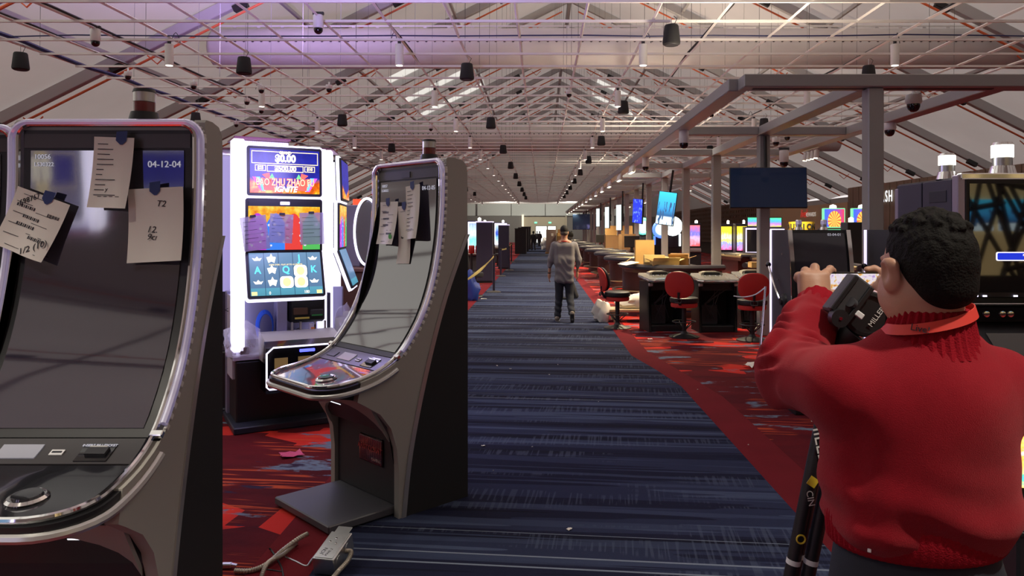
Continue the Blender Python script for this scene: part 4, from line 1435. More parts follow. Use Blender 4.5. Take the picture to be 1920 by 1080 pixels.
def tall_machine(label, loc, rz, detail=True, tops=('scr_jackpot', 'scr_pots', 'scr_reels')):
    t = thing('slot_machine', label, 'slot machine', loc, rz)
    # light tower
    MB().bb(-0.36, 0.36, 0.16, 0.46, 0.70, 2.30, 0.01).build('tower_body', 'lavender_metal', t)
    for sx in (-1, 1):
        MB().bb(sx * (0.40 if sx < 0 else 0.365), sx * 0.305, 0.06, 0.20, 0.62, 2.38 if sx < 0 else 2.33, 0.012).build('light_column', 'led_white', t)
        MB().bb(sx * 0.362, sx * 0.372, 0.20, 0.45, 0.72, 2.29, 0.002).build('side_light', 'led_soft', t)
    MB().bb(-0.31, 0.05, 0.10, 0.16, 1.10, 2.37, 0.004).build('ribbed_light_panel', 'ribbed_light', t)
    MB().bb(-0.39, 0.06, 0.05, 0.46, 2.38, 2.40, 0.004).build('top_cap', mat('maroon_cap', (0.2, 0.06, 0.10), 0.5), t)
    m1 = monitor(t, 0.70, 0.41, (0, -0.02, 2.115), R(-2), tops[0])
    m2 = monitor(t, 0.72, 0.45, (0, 0.0, 1.665), 0, tops[1])
    m3 = monitor(t, 0.72, 0.41, (0, -0.055, 1.265), R(-20), tops[2])
    for m_ in (m1, m2, m3):
        m_.scale = (0.86, 1, 1)
    if detail:
        y = -0.008
        fr = MB()                                   # jackpot meters
        for x0, x1, z0, z1 in ((-0.31, 0.31, 0.06, 0.165), (-0.17, 0.17, -0.005, 0.05), (-0.28, -0.18, 0.0, 0.05), (0.18, 0.28, 0.0, 0.05)):
            for a, b, c, d in ((x0, x1, z1 - 0.006, z1), (x0, x1, z0, z0 + 0.006), (x0, x0 + 0.006, z0, z1), (x1 - 0.006, x1, z0, z1)):
                fr.bb(a, b, y, y + 0.002, c, d)
        fr.build('meter_frames', 'glow_gold', m1)['kind'] = 'stuff'
        rr = (R(90), 0, 0)
        text('GRAND', 0.032, (0, y, 0.155), rr, 'glow_gold', m1, bold=0.0015)
        text('$0.00', 0.085, (0, y - 0.001, 0.106), rr, 'glow_cream', m1, bold=0.004)
        text('$500.00', 0.062, (0, y, 0.022), rr, 'glow_gold', m1, bold=0.0025)
        text('$25', 0.036, (-0.23, y, 0.025), rr, 'glow_gold', m1, bold=0.0015)
        text('$10', 0.036, (0.23, y, 0.025), rr, 'glow_gold', m1, bold=0.0015)
        b = MB()
        for sx in (-1, 1):
            for k, (dx, dz) in enumerate(((0, 0),)):
                b.prism([(sx * 0.13, -0.10), (sx * 0.215, -0.03), (sx * 0.15, -0.012)], y + 0.001, y + 0.004, 'Y')
                b.prism([(sx * 0.10, -0.16), (sx * 0.20, -0.16), (sx * 0.215, -0.055), (sx * 0.125, -0.075)], y + 0.001, y + 0.004, 'Y')
        b.build('red_rocket_art', 'glow_red', m1)['kind'] = 'stuff'
        for mname, off in (('glow_cyan', 0.035), ('glow_purple', 0.065)):
            b = MB()
            for sx in (-1, 1):
                b.prism([(sx * (0.17 + off * 0.4), -0.165), (sx * (0.20 + off * 0.4), -0.165), (sx * (0.24 + off), -0.05), (sx * (0.20 + off), -0.05)], y + 0.002, y + 0.004, 'Y')
            b.build('rocket_art', mname, m1)['kind'] = 'stuff'
        b = MB()
        for sx in (-1, 1):
            b.prism([(sx * 0.10, -0.06), (sx * 0.15, -0.06), (sx * 0.125, -0.02)], y, y + 0.003, 'Y')
        b.build('green_rocket_art', 'glow_green', m1)['kind'] = 'stuff'
        text('BAO ZHU ZHAO FU', 0.082, (0, y - 0.003, -0.094), rr, 'glow_red', m1, bold=0.005, sx=0.74)
        text('BAO ZHU ZHAO FU', 0.082, (0, y - 0.005, -0.094), rr, 'glow_gold', m1, bold=-0.0005, sx=0.74)
        text('IGNITE', 0.066, (0, y - 0.003, -0.150), rr, 'glow_cream', m1, bold=0.002, shear=0.3)
        # middle screen: camera label, black corner tags
        MB().bb(-0.045, 0.045, -0.008, -0.004, 0.172, 0.20, 0.004).build('white_label', 'led_white', m2)
        MB().bb(-0.336, 0.336, -0.007, -0.005, 0.160, 0.2025).build('black_band', 'black', m2)
        # reels
        gold, ltr = MB(), None
        for x_, z_ in ((-0.26, 0.13), (-0.26, -0.07), (0.26, 0.13), (0.26, -0.07)):
            boat(gold, x_, z_, 0.045, y)
        for z_ in (0.13, 0.035, -0.07):
            star(gold, -0.13, z_, 0.045, y)
        gold.build('gold_symbols', 'glow_cream', m3)['kind'] = 'stuff'
        b = MB()
        for x_, z_ in ((0.135, 0.02), (0.0, -0.075), (0.135, -0.075)):
            b.prism([(u + x_, v + z_) for u, v in rrect(0.125, 0.10, 0.03)], y, y + 0.002, 'Y')
        b.build('coin_tiles', 'glow_cream', m3)['kind'] = 'stuff'
        b = MB()
        for x_, z_ in ((0.135, 0.02), (0.0, -0.075), (0.135, -0.075)):
            b.cyl((x_, y - 0.001, z_), (x_, y - 0.003, z_), 0.038, n=18)
        b.build('coin_symbols', 'glow_gold', m3)['kind'] = 'stuff'
        for s_, x_, z_ in (('A', -0.26, 0.03), ('Q', 0.0, 0.03), ('K', 0.26, 0.03), ('J', 0.13, 0.13)):
            text(s_, 0.085, (x_, y, z_), rr, 'glow_cyan', m3, bold=0.002)
        text('GAME OVER - PLAY UP TO 10 CREDITS', 0.018, (0, y - 0.003, 0.075), rr, 'glow_gold', m3)
        text('0', 0.035, (-0.16, y, -0.165), rr, 'glow_cream', m3)
        text('180', 0.035, (0.18, y, -0.165), rr, 'glow_cream', m3)
        for x_ in (-0.30, 0.30):
            MB().bb(x_ - 0.025, x_ + 0.025, y, y + 0.002, -0.18, -0.15).build('yellow_key', 'glow_gold', m3)
    # open service bay below the screens
    MB().bb(-0.40, 0.40, 0.40, 0.52, 0.0, 1.1).build('rear_wall', 'lavender_metal', t)
    MB().bb(-0.40, -0.37, 0.08, 0.42, 0.40, 1.08).build('bay_side', 'purple_white', t)
    MB().bb(0.37, 0.40, 0.08, 0.42, 0.40, 1.08).build('bay_side', 'navy_panel', t)
    MB().bb(-0.40, 0.40, 0.02, 0.42, 0.56, 0.60).build('bay_shelf', 'purple_white', t)
    MB().bb(-0.06, 0.02, 0.0, 0.35, 0.60, 1.07, 0.004).build('inner_post', 'lavender_metal', t)
    if detail:
        bv = MB().bb(0.04, 0.34, 0.02, 0.3, 0.84, 1.07, 0.02).build('bill_validator', 'black', t)
        MB().bb(0.07, 0.19, -0.005, 0.03, 0.91, 0.97, 0.006).build('reader_head', mat('brown_plastic', (0.10, 0.05, 0.03), 0.4), bv)
        MB().bb(0.21, 0.32, -0.005, 0.03, 0.90, 0.95, 0.006).build('ticket_printer', 'dark_grey', bv)
        MB().bb(0.22, 0.31, -0.009, -0.004, 0.895, 0.908).build('green_guide', mat('green_guide', (0.05, 0.3, 0.08), 0.4), bv)
        MB().bb(0.08, 0.20, -0.01, -0.004, 0.875, 0.89).build('yellow_label', mat('yellow_label', (0.7, 0.55, 0.1), 0.6), bv)
        MB().bb(0.16, 0.22, 0.01, 0.018, 1.045, 1.065).build('yellow_label', 'yellow_label', bv)
        for x_ in (0.06, 0.13, 0.25, 0.335):
            MB().bb(x_ - 0.008, x_ + 0.008, 0.0, 0.02, 0.60, 0.85).build('rail', 'silver', bv)
        MB().bb(0.20, 0.26, 0.0, 0.03, 0.62, 0.83, 0.006).build('cash_box', 'purple_white', bv)
        MB().bb(0.215, 0.245, -0.004, 0.001, 0.77, 0.80).build('orange_label', mat('orange_label', (0.8, 0.3, 0.08), 0.6), bv)
        MB().sphere((0.135, 0.1, 0.70), 0.075, (0.6, 1, 1.2)).build('coin_hopper', 'purple_white', bv)
        # cable coil and wiring
        b = MB()
        for k in range(6):
            b.tube([(-0.14 + 0.055 * math.cos(a) * (1 + 0.05 * k), 0.06 + 0.012 * k, 0.82 + 0.11 * math.sin(a) * (1 + 0.04 * k)) for a in [2 * PI * i / 20 for i in range(20)]], 0.006, 6, True)
        b.build('blue_cable_coil', mat('bright_blue', (0.02, 0.12, 0.75), 0.4), t)['kind'] = 'stuff'
        b = MB()
        q = random.Random(11)
        for k in range(9):
            x0 = q.uniform(-0.34, -0.08)
            pts = [(x0, 0.34, 1.07)]
            for i in range(5):
                pts.append((x0 + q.uniform(-0.12, 0.12), 0.34 - 0.05 * i + q.uniform(-0.03, 0.03), 1.05 - 0.1 * i))
            b.tube(pts, q.uniform(0.004, 0.009), 5)
        b.build('wiring', 'black', t)['kind'] = 'stuff'
        MB().lathe([(0, 0), (0.085, 0), (0.085, 0.03), (0, 0.035)], (-0.22, 0.22, 0.60), 20).build('fan_housing', 'purple_white', t)
        MB().bb(-0.34, -0.27, 0.06, 0.18, 0.60, 0.66, 0.004).build('power_supply', 'dark_grey', t)
        b = MB()
        for i in range(10):
            b.cyl((-0.366, 0.10 + 0.05 * (i % 5), 0.75 + 0.25 * (i // 5)), (-0.371, 0.10 + 0.05 * (i % 5), 0.75 + 0.25 * (i // 5)), 0.008, n=8)
        b.build('vent_holes', 'black', t)['kind'] = 'stuff'
    # player deck
    dk = MB()
    dk.prism([(0.05, 0.56), (0.05, 0.78), (-0.03, 0.785), (-0.28, 0.735), (-0.36, 0.68), (-0.36, 0.56)], -0.20, 0.40, 'X')
    d = dk.build('player_deck', 'shell_grey', t)
    MB().prism([(-0.12, 0.345), (-0.372, 0.345), (-0.378, 0.40), (-0.372, 0.70), (-0.30, 0.745), (-0.28, 0.735), (-0.36, 0.675), (-0.36, 0.36)], -0.215, 0.41, 'X').build('deck_front', 'black_gloss', d)
    MB().tube([(-0.19, -0.384, 0.38), (-0.21, -0.384, 0.40), (-0.21, -0.384, 0.66), (-0.16, -0.384, 0.705), (0.36, -0.384, 0.705), (0.40, -0.384, 0.67), (0.40, -0.384, 0.40), (0.37, -0.384, 0.375)], 0.007, 6, True).build('light_outline', 'led_white', d)
    MB().bb(0.04, 0.16, -0.388, -0.376, 0.655, 0.678, 0.004).build('blue_button', 'led_blue', d)
    for x_ in (-0.1, 0.08, 0.25):
        MB().bb(x_ - 0.05, x_ + 0.05, -0.382, -0.376, 0.50, 0.62).build('art_panel', mat('deck_gold_art', (0.15, 0.10, 0.05), 0.3, emis=(0.35, 0.22, 0.08), estr=0.25), d)
    # base
    MB().bb(-0.38, 0.42, 0.02, 0.50, 0.03, 0.55, 0.01).build('base_cabinet', 'black', t)
    MB().bb(-0.42, 0.46, -0.16, 0.52, 0.0, 0.055, 0.008).build('base_plate', mat('base_navy', (0.02, 0.022, 0.04), 0.5), t)
    return t
TALL = tall_machine('tall slot machine framed in white light with three lit screens and an open service bay', (-2.15, 6.2, 0), R(30))
# neighbours of the lit bank
t2 = tall_machine('white-lit tall slot machine seen edge-on beside the open one, its light frames facing the aisle', (-1.97, 7.35, 0), R(99), False)
t3 = tall_machine('tall slot machine with lilac side lights, partly hidden beyond the dark cabinet side', (-3.2, 6.95, 0), R(-86), False)
lamp('POINT', 'light_frame_glow', (-1.9, 5.6, 2.2), 30, (0.50, 0.42, 1.0), size=0.25)
lamp('SPOT', 'added_purple_uplight', (-7.3, 18.8, GH + 0.25), 4200, (0.58, 0.40, 1.0), (R(165), R(-8), 0), 0.3, 140, 0.8)  # both purple uplights are added, without fixtures, to tint roof and duct
lamp('SPOT', 'added_purple_uplight', (-3.0, 7.2, 2.6), 1200, (0.52, 0.40, 1.0), (R(150), 0, R(-10)), 0.3, 110, 0.8)
# plastic bags left in the service bay
mat('plastic_film', (0.75, 0.72, 0.85), 0.2, alpha=0.32, coat=0.5)
def bag(label, loc, r, seed, m='plastic_film', name='plastic_bag', s=(1, 1, 1)):
    b = MB()
    b.sphere((0, 0, 0), r, s, 3)
    for v in b.bm.verts:
        n = mnoise.noise(v.co * (2.6 / r * 0.35) + Vector((seed, 0, 0))) + 0.6 * mnoise.noise(v.co * (7 / r * 0.3) + Vector((0, seed, 0)))
        v.co *= 1 + 0.42 * n
        v.co.z = max(v.co.z, -r * s[2] * 0.72)
    dz = -min(v.co.z for v in b.bm.verts)
    for v in b.bm.verts:
        v.co.z += dz
    return tag(b.build(name, m, None, loc), label, 'bag')
bag('crumpled clear plastic bag on the lit machine beside its light column', (-2.42, 6.02, 0.60), 0.15, 3, s=(1.0, 0.8, 1.1))
bag('clear plastic bag hanging out past the bill validator side of the lit machine', (-1.77, 6.62, 0.60), 0.13, 8, s=(0.7, 0.8, 1.5))
# translucent sheets taped to the lit machine
def lit_sheet(u, z, w, h, roll, label, seed):
    t = thing('paper_sheet', label, 'paper', TALL.location, TALL.rotation_euler.z)
    ca, sa = math.cos(roll), math.sin(roll)
    def pt(a, b_, o=0):
        return Vector((u + a * ca - b_ * sa, -0.025 - 0.02 * abs(math.sin(a * 9 + seed)) - o, z - (a * sa + b_ * ca)))
    rows = [[pt(-w / 2 + w * j / 6, h * i / 6) for j in range(7)] for i in range(7)]
    b = MB()
    b.loft([r + [p + Vector((0, 0.001, 0)) for p in r][::-1] for r in rows], True, True)
    b.build('sheet', mat('thin_paper', (0.42, 0.38, 0.46), 0.8, alpha=0.55), t)
    b = MB()
    for i in range(6):
        b.quad(pt(-w * 0.4, h * (0.15 + 0.12 * i), 0.002), pt(w * (0.1 + 0.25 * (i % 2)), h * (0.15 + 0.12 * i), 0.002), pt(w * (0.1 + 0.25 * (i % 2)), h * (0.16 + 0.12 * i), 0.002), pt(-w * 0.4, h * (0.16 + 0.12 * i), 0.002))
    b.build('printed_lines', 'ink', t, norm=False)['kind'] = 'stuff'
    MB().box(pt(0.0, 0.0, 0.005), (0.045, 0.004, 0.02), 0, (0, roll, 0)).build('tape', 'ink', t)
    return t
lit_sheet(-0.26, 1.74, 0.20, 0.28, R(-8), 'lilac-lit sheet curling off the edge of the lit middle screen', 1)
lit_sheet(-0.03, 1.76, 0.19, 0.24, R(3), 'see-through sheet over the blue pot on the lit middle screen', 2)
lit_sheet(0.21, 1.775, 0.20, 0.27, R(-2), 'see-through sheet over the green pot on the lit middle screen', 3)
# brown stand and opened cabinets beyond
mat('stand_brown', (0.13, 0.055, 0.045), 0.55)
st = thing('machine_stand', 'brown machine stand behind the lit slot machines', 'stand', (-2.35, 9.0, 0), R(-8))
MB().bb(-0.75, 0.85, 0, 0.8, 0.0, 1.12, 0.01).build('cabinet', 'stand_brown', st)
MB().bb(-0.79, 0.89, -0.04, 0.84, 1.12, 1.17, 0.01).build('top_board', mat('stand_top', (0.20, 0.09, 0.08), 0.4), st)
oc = thing('opened_slot_machine', 'lilac slot machine cabinet with its circuit boards open, on the brown stand', 'slot machine', (-2.33, 9.35, 1.17), R(-12))
MB().bb(-0.32, 0.04, 0, 0.45, 0, 0.78, 0.008).build('closed_side', 'lavender_metal', oc)
MB().bb(0.04, 0.34, 0.25, 0.45, 0, 0.78).build('rear_wall', 'navy_panel', oc)
MB().bb(0.31, 0.34, 0.0, 0.45, 0, 0.78).build('bay_side', 'purple_white', oc)
MB().bb(0.04, 0.31, 0.1, 0.25, 0.30, 0.33).build('shelf', 'purple_white', oc)
bd_ = MB().bb(0.07, 0.26, 0.18, 0.25, 0.40, 0.70, 0.004).build('circuit_board', 'black', oc)
for k in range(5):
    MB().bb(0.09 + 0.03 * k, 0.105 + 0.03 * k, 0.165, 0.182, 0.44 + 0.04 * (k % 3), 0.50 + 0.05 * (k % 3)).build('chip', 'steel', bd_)
MB().bb(0.09, 0.24, 0.12, 0.25, 0.04, 0.24, 0.006).build('drive_unit', 'steel', oc)
bm_ = MB()
for k in range(8):
    bm_.tube([(0.08 + 0.025 * k, 0.17, 0.4), (0.06 + 0.03 * k, 0.10, 0.33), (0.10 + 0.02 * k, 0.12, 0.22)], 0.006, 5)
bm_.build('wiring', 'black', oc)['kind'] = 'stuff'
MB().cyl((-0.1, 0.2, 0.78), (-0.1, 0.2, 0.86), 0.05, n=14).build('beacon', 'glow_red', oc)
wh = thing('wheel_machine', 'slot machine with a round light-rimmed wheel display beyond the opened cabinet', 'slot machine', (-1.98, 8.95, 1.17), R(-55))
MB().lathe([(0, 0), (0.40, 0), (0.42, 0.05), (0.38, 0.16), (0, 0.18)], (0, 0.05, 0.44), 28, (R(90), 0, 0)).build('wheel_housing', 'navy_panel', wh)
MB().tube([(0.40 * math.cos(a), -0.14, 0.44 + 0.40 * math.sin(a)) for a in [2 * PI * i / 32 for i in range(32)]], 0.016, 8, True).build('light_rim', 'led_white', wh)
MB().lathe([(0, 0), (0.36, 0), (0.36, 0.01), (0, 0.012)], (0, -0.13, 0.44), 28, (R(90), 0, 0)).build('wheel_face', mat('wheel_face', (0.16, 0.16, 0.2), 0.2), wh)
MB().bb(-0.25, 0.25, 0.02, 0.3, 0.0, 0.30).build('stand_block', 'black', wh)
# two lit machines facing the camera from behind it: they show only as reflections in the dark screens
copy_tree(TALL, (-4.15, -0.35, 0), R(172), 'lit tall slot machine across the walkway, mirrored in a dark screen')
copy_tree(t2, (-3.2, -0.5, 0), R(187), 'lit tall slot machine mirrored beside papers in the switched-off screen')
# ================================================================== MACHINES BESIDE THE MAN IN RED
mat('wood_shelf', (0.10, 0.045, 0.03), 0.25, coat=0.4)
mat('gold_top', (0.55, 0.48, 0.26), 0.5)
mat('white_glow_edge', (0.8, 0.75, 0.95), 0.3, emis=(0.75, 0.68, 1.0), estr=0.9)
mat('screen_off', (0.035, 0.033, 0.045), 0.08, coat=0.6)
def low_machine(label, loc, rz):
    """low cabinet with bowed front screen and a pull handle on its side; front at y=0, depth to +y"""
    t = thing('slot_machine', label, 'slot machine', loc, rz)
    W, D, H = 0.57, 0.60, 1.29
    z0 = 0.34
    side = catmull([(0.07, z0 + H), (0.0, z0 + 1.0), (-0.03, z0 + 0.7), (-0.02, z0 + 0.42), (0.0, z0)], 5)
    cheek = side + [(D, z0), (D, z0 + H)]
    for sx in (0, 1):
        x0 = 0.0 if sx == 0 else W - 0.03
        MB().prism(cheek, x0, x0 + 0.03, 'X').build('side_panel', mat('side_dark', (0.04, 0.04, 0.05), 0.5, bump=0.04, bscale=800), t)
        rows = [[(x0 - 0.004, y - 0.015, z), (x0 + 0.034, y - 0.015, z), (x0 + 0.034, y + 0.004, z), (x0 - 0.004, y + 0.004, z)] for y, z in side]
        MB().loft(rows, True, True).build('chrome_edge', 'chrome', t)
    MB().prism([(y + 0.03, z) for y, z in side] + [(D - 0.01, z0 + 0.01), (D - 0.01, z0 + H - 0.005)], 0.03, W - 0.03, 'X').build('cabinet', 'black', t)
    def row(z, off):
        y = min(side, key=lambda q: abs(q[1] - z))[0]
        i = min(range(len(side) - 1), key=lambda k: 0 if side[k][1] >= z >= side[k + 1][1] else 1)
        a, b = side[i], side[i + 1]
        f = (a[1] - z) / max(1e-6, a[1] - b[1])
        return a[0] + (b[0] - a[0]) * f + off
    def pane(za, zb, m, name, off=0.012, xa=0.045, xb=W - 0.045):
        rows = []
        for k in range(13):
            z = za + (zb - za) * k / 12
            y = row(z, off)
            rows.append([(xa, y, z), (xb, y, z), (xb, y + 0.01, z), (xa, y + 0.01, z)])
        return MB().loft(rows, True, True).build(name, m, t)
    pane(z0 + H - 0.03, z0 + 0.36, 'screen_off', 'curved_screen')
    text('03-04-01', 0.035, (W - 0.08, row(z0 + H - 0.045, 0.0), z0 + H - 0.045), (R(80), 0, 0), 'screen_text', t, align='RIGHT')
    pane(z0 + 0.33, z0 + 0.22, 'ctl_panel', 'button_ledge', -0.03)
    MB().prism([(0.0, z0 + 0.20), (-0.26, z0 + 0.16), (-0.27, z0 + 0.11), (0.02, z0 + 0.08)], 0.0, W, 'X').build('player_deck', 'black_gloss', t)
    pane(z0 + 0.07, z0 + 0.01, 'charcoal', 'lower_door', 0.0)
    # rear light edge, handle, fixings
    MB().bb(-0.006, 0.02, D - 0.05, D + 0.004, z0 + 0.06, z0 + H, 0.003).build('rear_light_edge', 'white_glow_edge', t)
    h = MB().lathe([(0, 0), (0.075, 0), (0.07, 0.02), (0.04, 0.03), (0.035, 0.045), (0, 0.05)], (0.0, 0.16, z0 + 0.62), 20, (0, R(-90), 0)).build('handle_hub', 'black', t)
    MB().tube([(-0.05, 0.16, z0 + 0.64), (-0.07, 0.24, z0 + 0.76), (-0.06, 0.46, z0 + 0.94)], 0.010, 8).build('handle_rod', 'chrome', h)
    MB().sphere((-0.06, 0.47, z0 + 0.95), 0.028).build('handle_knob', 'black_gloss', h)
    for y, z in ((0.22, 1.06), (0.36, 0.81)):
        MB().cyl((0.0, y, z0 + z), (-0.008, y, z0 + z), 0.012, n=10).build('lock_stud', 'chrome', t)
    MB().bb(-0.002, 0.0, 0.30, 0.40, z0 + 0.10, z0 + 0.14).build('rating_label', 'paper', t)
    MB().bb(-0.002, 0.0, 0.28, 0.40, z0 + 0.03, z0 + 0.07).build('rating_label', 'paper', t)
    # stand below
    MB().bb(-0.10, W + 0.1, -0.12, D + 0.05, z0 - 0.05, z0 - 0.005, 0.012).build('stand_top', 'wood_shelf', t)
    MB().bb(0.02, W - 0.02, 0.08, D - 0.02, 0.02, z0 - 0.05).build('stand_body', 'black', t)
    MB().bb(-0.06, W + 0.06, -0.30, 0.5, 0.0, 0.09, 0.008).build('step_plate', 'black', t)
    MB().bb(-0.04, W + 0.04, -0.28, -0.02, 0.09, 0.096).build('step_top', 'gold_top', t)
    return t
ME = low_machine('low black slot machine with bowed dark screen and pull handle, beside the red chairs', (2.29, 6.8, 0), 0)
ME2 = copy_tree(ME, (3.08, 6.45, 0), 0, 'low black slot machine with pull handle, behind the head of the person in red')
for o_, x_ in ((ME, 0.18), (ME, 0.42), (ME2, 0.2)):
    t = thing('machine_beacon', 'unlit clear candle lamp standing on a low black slot machine', 'lamp', Vector(o_.location) + Vector((x_, 0.3, 1.63)), group='candle lamps on the low machines')
    beacon(t, 0, 0, 0, True, 0.62)
    for c in t.children:
        if c.name.startswith('beacon_light'):
            c.data = c.data.copy()
            c.data.materials[0] = MATS['acrylic']

def big_machine(label, loc, rz):
    t = thing('slot_machine', label, 'slot machine', loc, rz)
    W, D, H = 0.86, 0.73, 1.95
    MB().bb(0, W, 0.02, D, 0.0, H - 0.02, 0.006).build('cabinet', 'black', t)
    MB().bb(-0.012, 0.0, 0.40, D - 0.01, 0.9, H - 0.03, 0.003).build('side_panel', 'navy_panel', t)
    sp = MB().bb(-0.012, 0.0, 0.06, 0.385, 0.9, H - 0.03, 0.003).build('side_panel', 'navy_panel', t)
    MB().bb(-0.016, -0.008, 0.11, 0.30, 1.79, 1.86, 0.002).build('vent_cover', mat('vent_dark', (0.02, 0.02, 0.035), 0.5), sp)
    MB().bb(-0.016, 0.03, -0.01, 0.05, 0.9, H - 0.01, 0.005).build('edge_trim', mat('lilac_trim', (0.42, 0.37, 0.50), 0.3, metal=0.5), t)
    MB().bb(-0.016, 0.0, D - 0.03, D + 0.01, 0.9, H - 0.05, 0.004).build('edge_trim', 'lilac_trim', t)
    MB().bb(-0.012, 0.01, 0.03, D, 0.02, 0.88, 0.003).build('side_panel', 'charcoal', t)
    MB().bb(0.03, W, -0.012, 0.02, 1.24, H - 0.02, 0.004).build('screen_bezel', 'black', t)
    MB().bb(0.05, W - 0.05, -0.016, -0.006, 1.27, H - 0.06, 0.0).build('screen', 'mirror_screen', t)
    MB().bb(0.0, W, -0.02, 0.03, H - 0.035, H, 0.006).build('top_trim', 'chrome', t)
    b = MB().prism([(u + 0.40, v + 1.475) for u, v in rrect(0.40, 0.05, 0.01)], -0.019, -0.0165, 'Y').build('message_bar', 'led_white', t)
    MB().prism([(u + 0.40, v + 1.475) for u, v in rrect(0.388, 0.04, 0.008)], -0.021, -0.0188, 'Y').build('message_face', mat('msg_blue', (0.01, 0.02, 0.3), 0.3, emis=(0.01, 0.03, 0.55), estr=0.9), b)
    text('Pending Status', 0.017, (0.40, -0.0215, 1.482), (R(90), 0, 0), 'led_white', b)
    text('Please Wait', 0.010, (0.40, -0.0215, 1.464), (R(90), 0, 0), 'led_white', b)
    for x in (0.075, 0.125, 0.30):
        MB().bb(x, x + 0.022, -0.02, -0.015, 1.245, 1.254).build('indicator', 'led_white', t)
    MB().bb(0.02, W, -0.09, 0.02, 1.115, 1.20, 0.012).build('button_ledge', 'black_gloss', t)
    MB().bb(0.02, W, -0.095, -0.05, 1.205, 1.215, 0.003).build('ledge_rim', 'chrome', t)
    for x in (0.10, 0.19, 0.235):
        MB().lathe([(0, 0), (0.016, 0), (0.017, 0.006), (0, 0.008)], (x, -0.09, 1.155), 14, (R(90), 0, 0)).build('camera_lens', 'chrome', t)
    MB().bb(0.31, 0.385, -0.098, -0.09, 1.14, 1.178, 0.002).build('logo_badge', 'dark_grey', t)
    text('LIGHT &', 0.017, (0.347, -0.0985, 1.166), (R(90), 0, 0), 'white_paint', t)
    text('WONDER', 0.017, (0.347, -0.0985, 1.150), (R(90), 0, 0), 'white_paint', t)
    MB().prism([(0.02, 1.10), (-0.10, 1.06), (-0.34, 0.86), (-0.36, 0.80), (0.02, 0.72)], 0.02, W, 'X').build('player_deck', 'charcoal', t)
    MB().prism([(-0.12, 1.052), (-0.33, 0.877), (-0.335, 0.872), (-0.125, 1.044)], 0.08, W - 0.06, 'X').build('deck_glass', 'deck_dark', t)
    MB().bb(-0.02, W + 0.02, -0.30, D, 0.0, 0.10, 0.01).build('base_plate', 'black', t)
    beacon(t, 0.05, 0.22, H - 0.02, True, 1.0)
    beacon(t, 0.32, 0.12, H - 0.005, True, 1.25)
    return t
mat('mirror_screen', (0.015, 0.014, 0.012), 0.03, coat=1.0, spec=1.0)
MF = big_machine('large dark slot machine with lilac side panels and two glowing candle lamps', (2.39, 4.23, 0), 0)
# console at the man's other side: only its bright lower screen shows past his sweater
def scr_bright():
    g = NT('scr_bright', 0.25)
    n = g.noise(g.tex('Object'), 14, 4, 0.6)
    g.base((0, 0, 0, 1))
    g.emit(g.ramp(n, [(0.3, (0.05, 0.2, 0.9)), (0.42, (0.1, 0.8, 0.3)), (0.5, (1.0, 0.8, 0.2)), (0.62, (1.0, 0.35, 0.05)), (0.75, (0.9, 0.9, 0.9))]), 1.6)
scr_bright()
cs = thing('slot_machine', 'slot machine with bright multicoloured lower screen beside the red sweater', 'slot machine', (1.575, 2.45, 0), R(-20))
MB().bb(0, 0.6, 0.0, 0.6, 0.0, 0.62, 0.01).build('cabinet', 'black', cs)
MB().bb(0.02, 0.6, 0.02, 0.6, 0.62, 0.70, 0.01).build('deck', 'black_gloss', cs)
MB().bb(0.0, 0.6, 0.10, 0.6, 0.70, 0.98, 0.01).build('monitor_casing', 'black', cs)
MB().bb(0.02, 0.58, 0.088, 0.10, 0.745, 0.925).build('screen', 'scr_bright', cs)
MB().tube([(0.0, -0.01, 0.64), (0.6, -0.01, 0.64)], 0.008, 6).build('chrome_rail', 'silver', cs)
MB().bb(-0.02, 0.62, -0.1, 0.6, 0.0, 0.04, 0.005).build('base_plate', 'black', cs)

# decorative lattice screen with warm backlight behind the camera (seen mirrored in the big dark screen)
mat('lattice_glow', (0.8, 0.6, 0.3), 0.6, emis=(1.0, 0.72, 0.32), estr=0.5)
ls = thing('lattice_screen', 'dark branch-pattern lattice before a warm lit panel, mirrored in the large dark machine', 'screen', (6.6, -3.2, 0), R(180))
MB().bb(-3.5, 3.5, 0.15, 0.25, 0.9, 3.2).build('lit_panel', 'lattice_glow', ls)
q = random.Random(5)
b = MB()
for k in range(52):
    x0, x1 = q.uniform(-3.4, 3.4), 0
    x1 = x0 + q.uniform(-1.4, 1.4)
    b.cyl((x0, 0, 0.9), (x1, 0, 3.2), 0.042, n=4)
    if k % 2:
        zz = q.uniform(1.2, 3.0)
        b.cyl((x0 - 0.6, 0, zz), (x0 + 0.6, 0, zz + q.uniform(-0.5, 0.5)), 0.045, n=4)
b.build('branch_bars', 'charcoal', ls)['kind'] = 'stuff'
for x_ in (-1.5, -0.55):
    MB().bb(x_, x_ + 0.85, 0.06, 0.12, 1.62, 2.12, 0.01).build('wall_screen', 'screen_city', ls)
MB().bb(-3.5, 3.5, -0.06, 0.06, 0.0, 0.92).build('plinth', 'charcoal', ls)
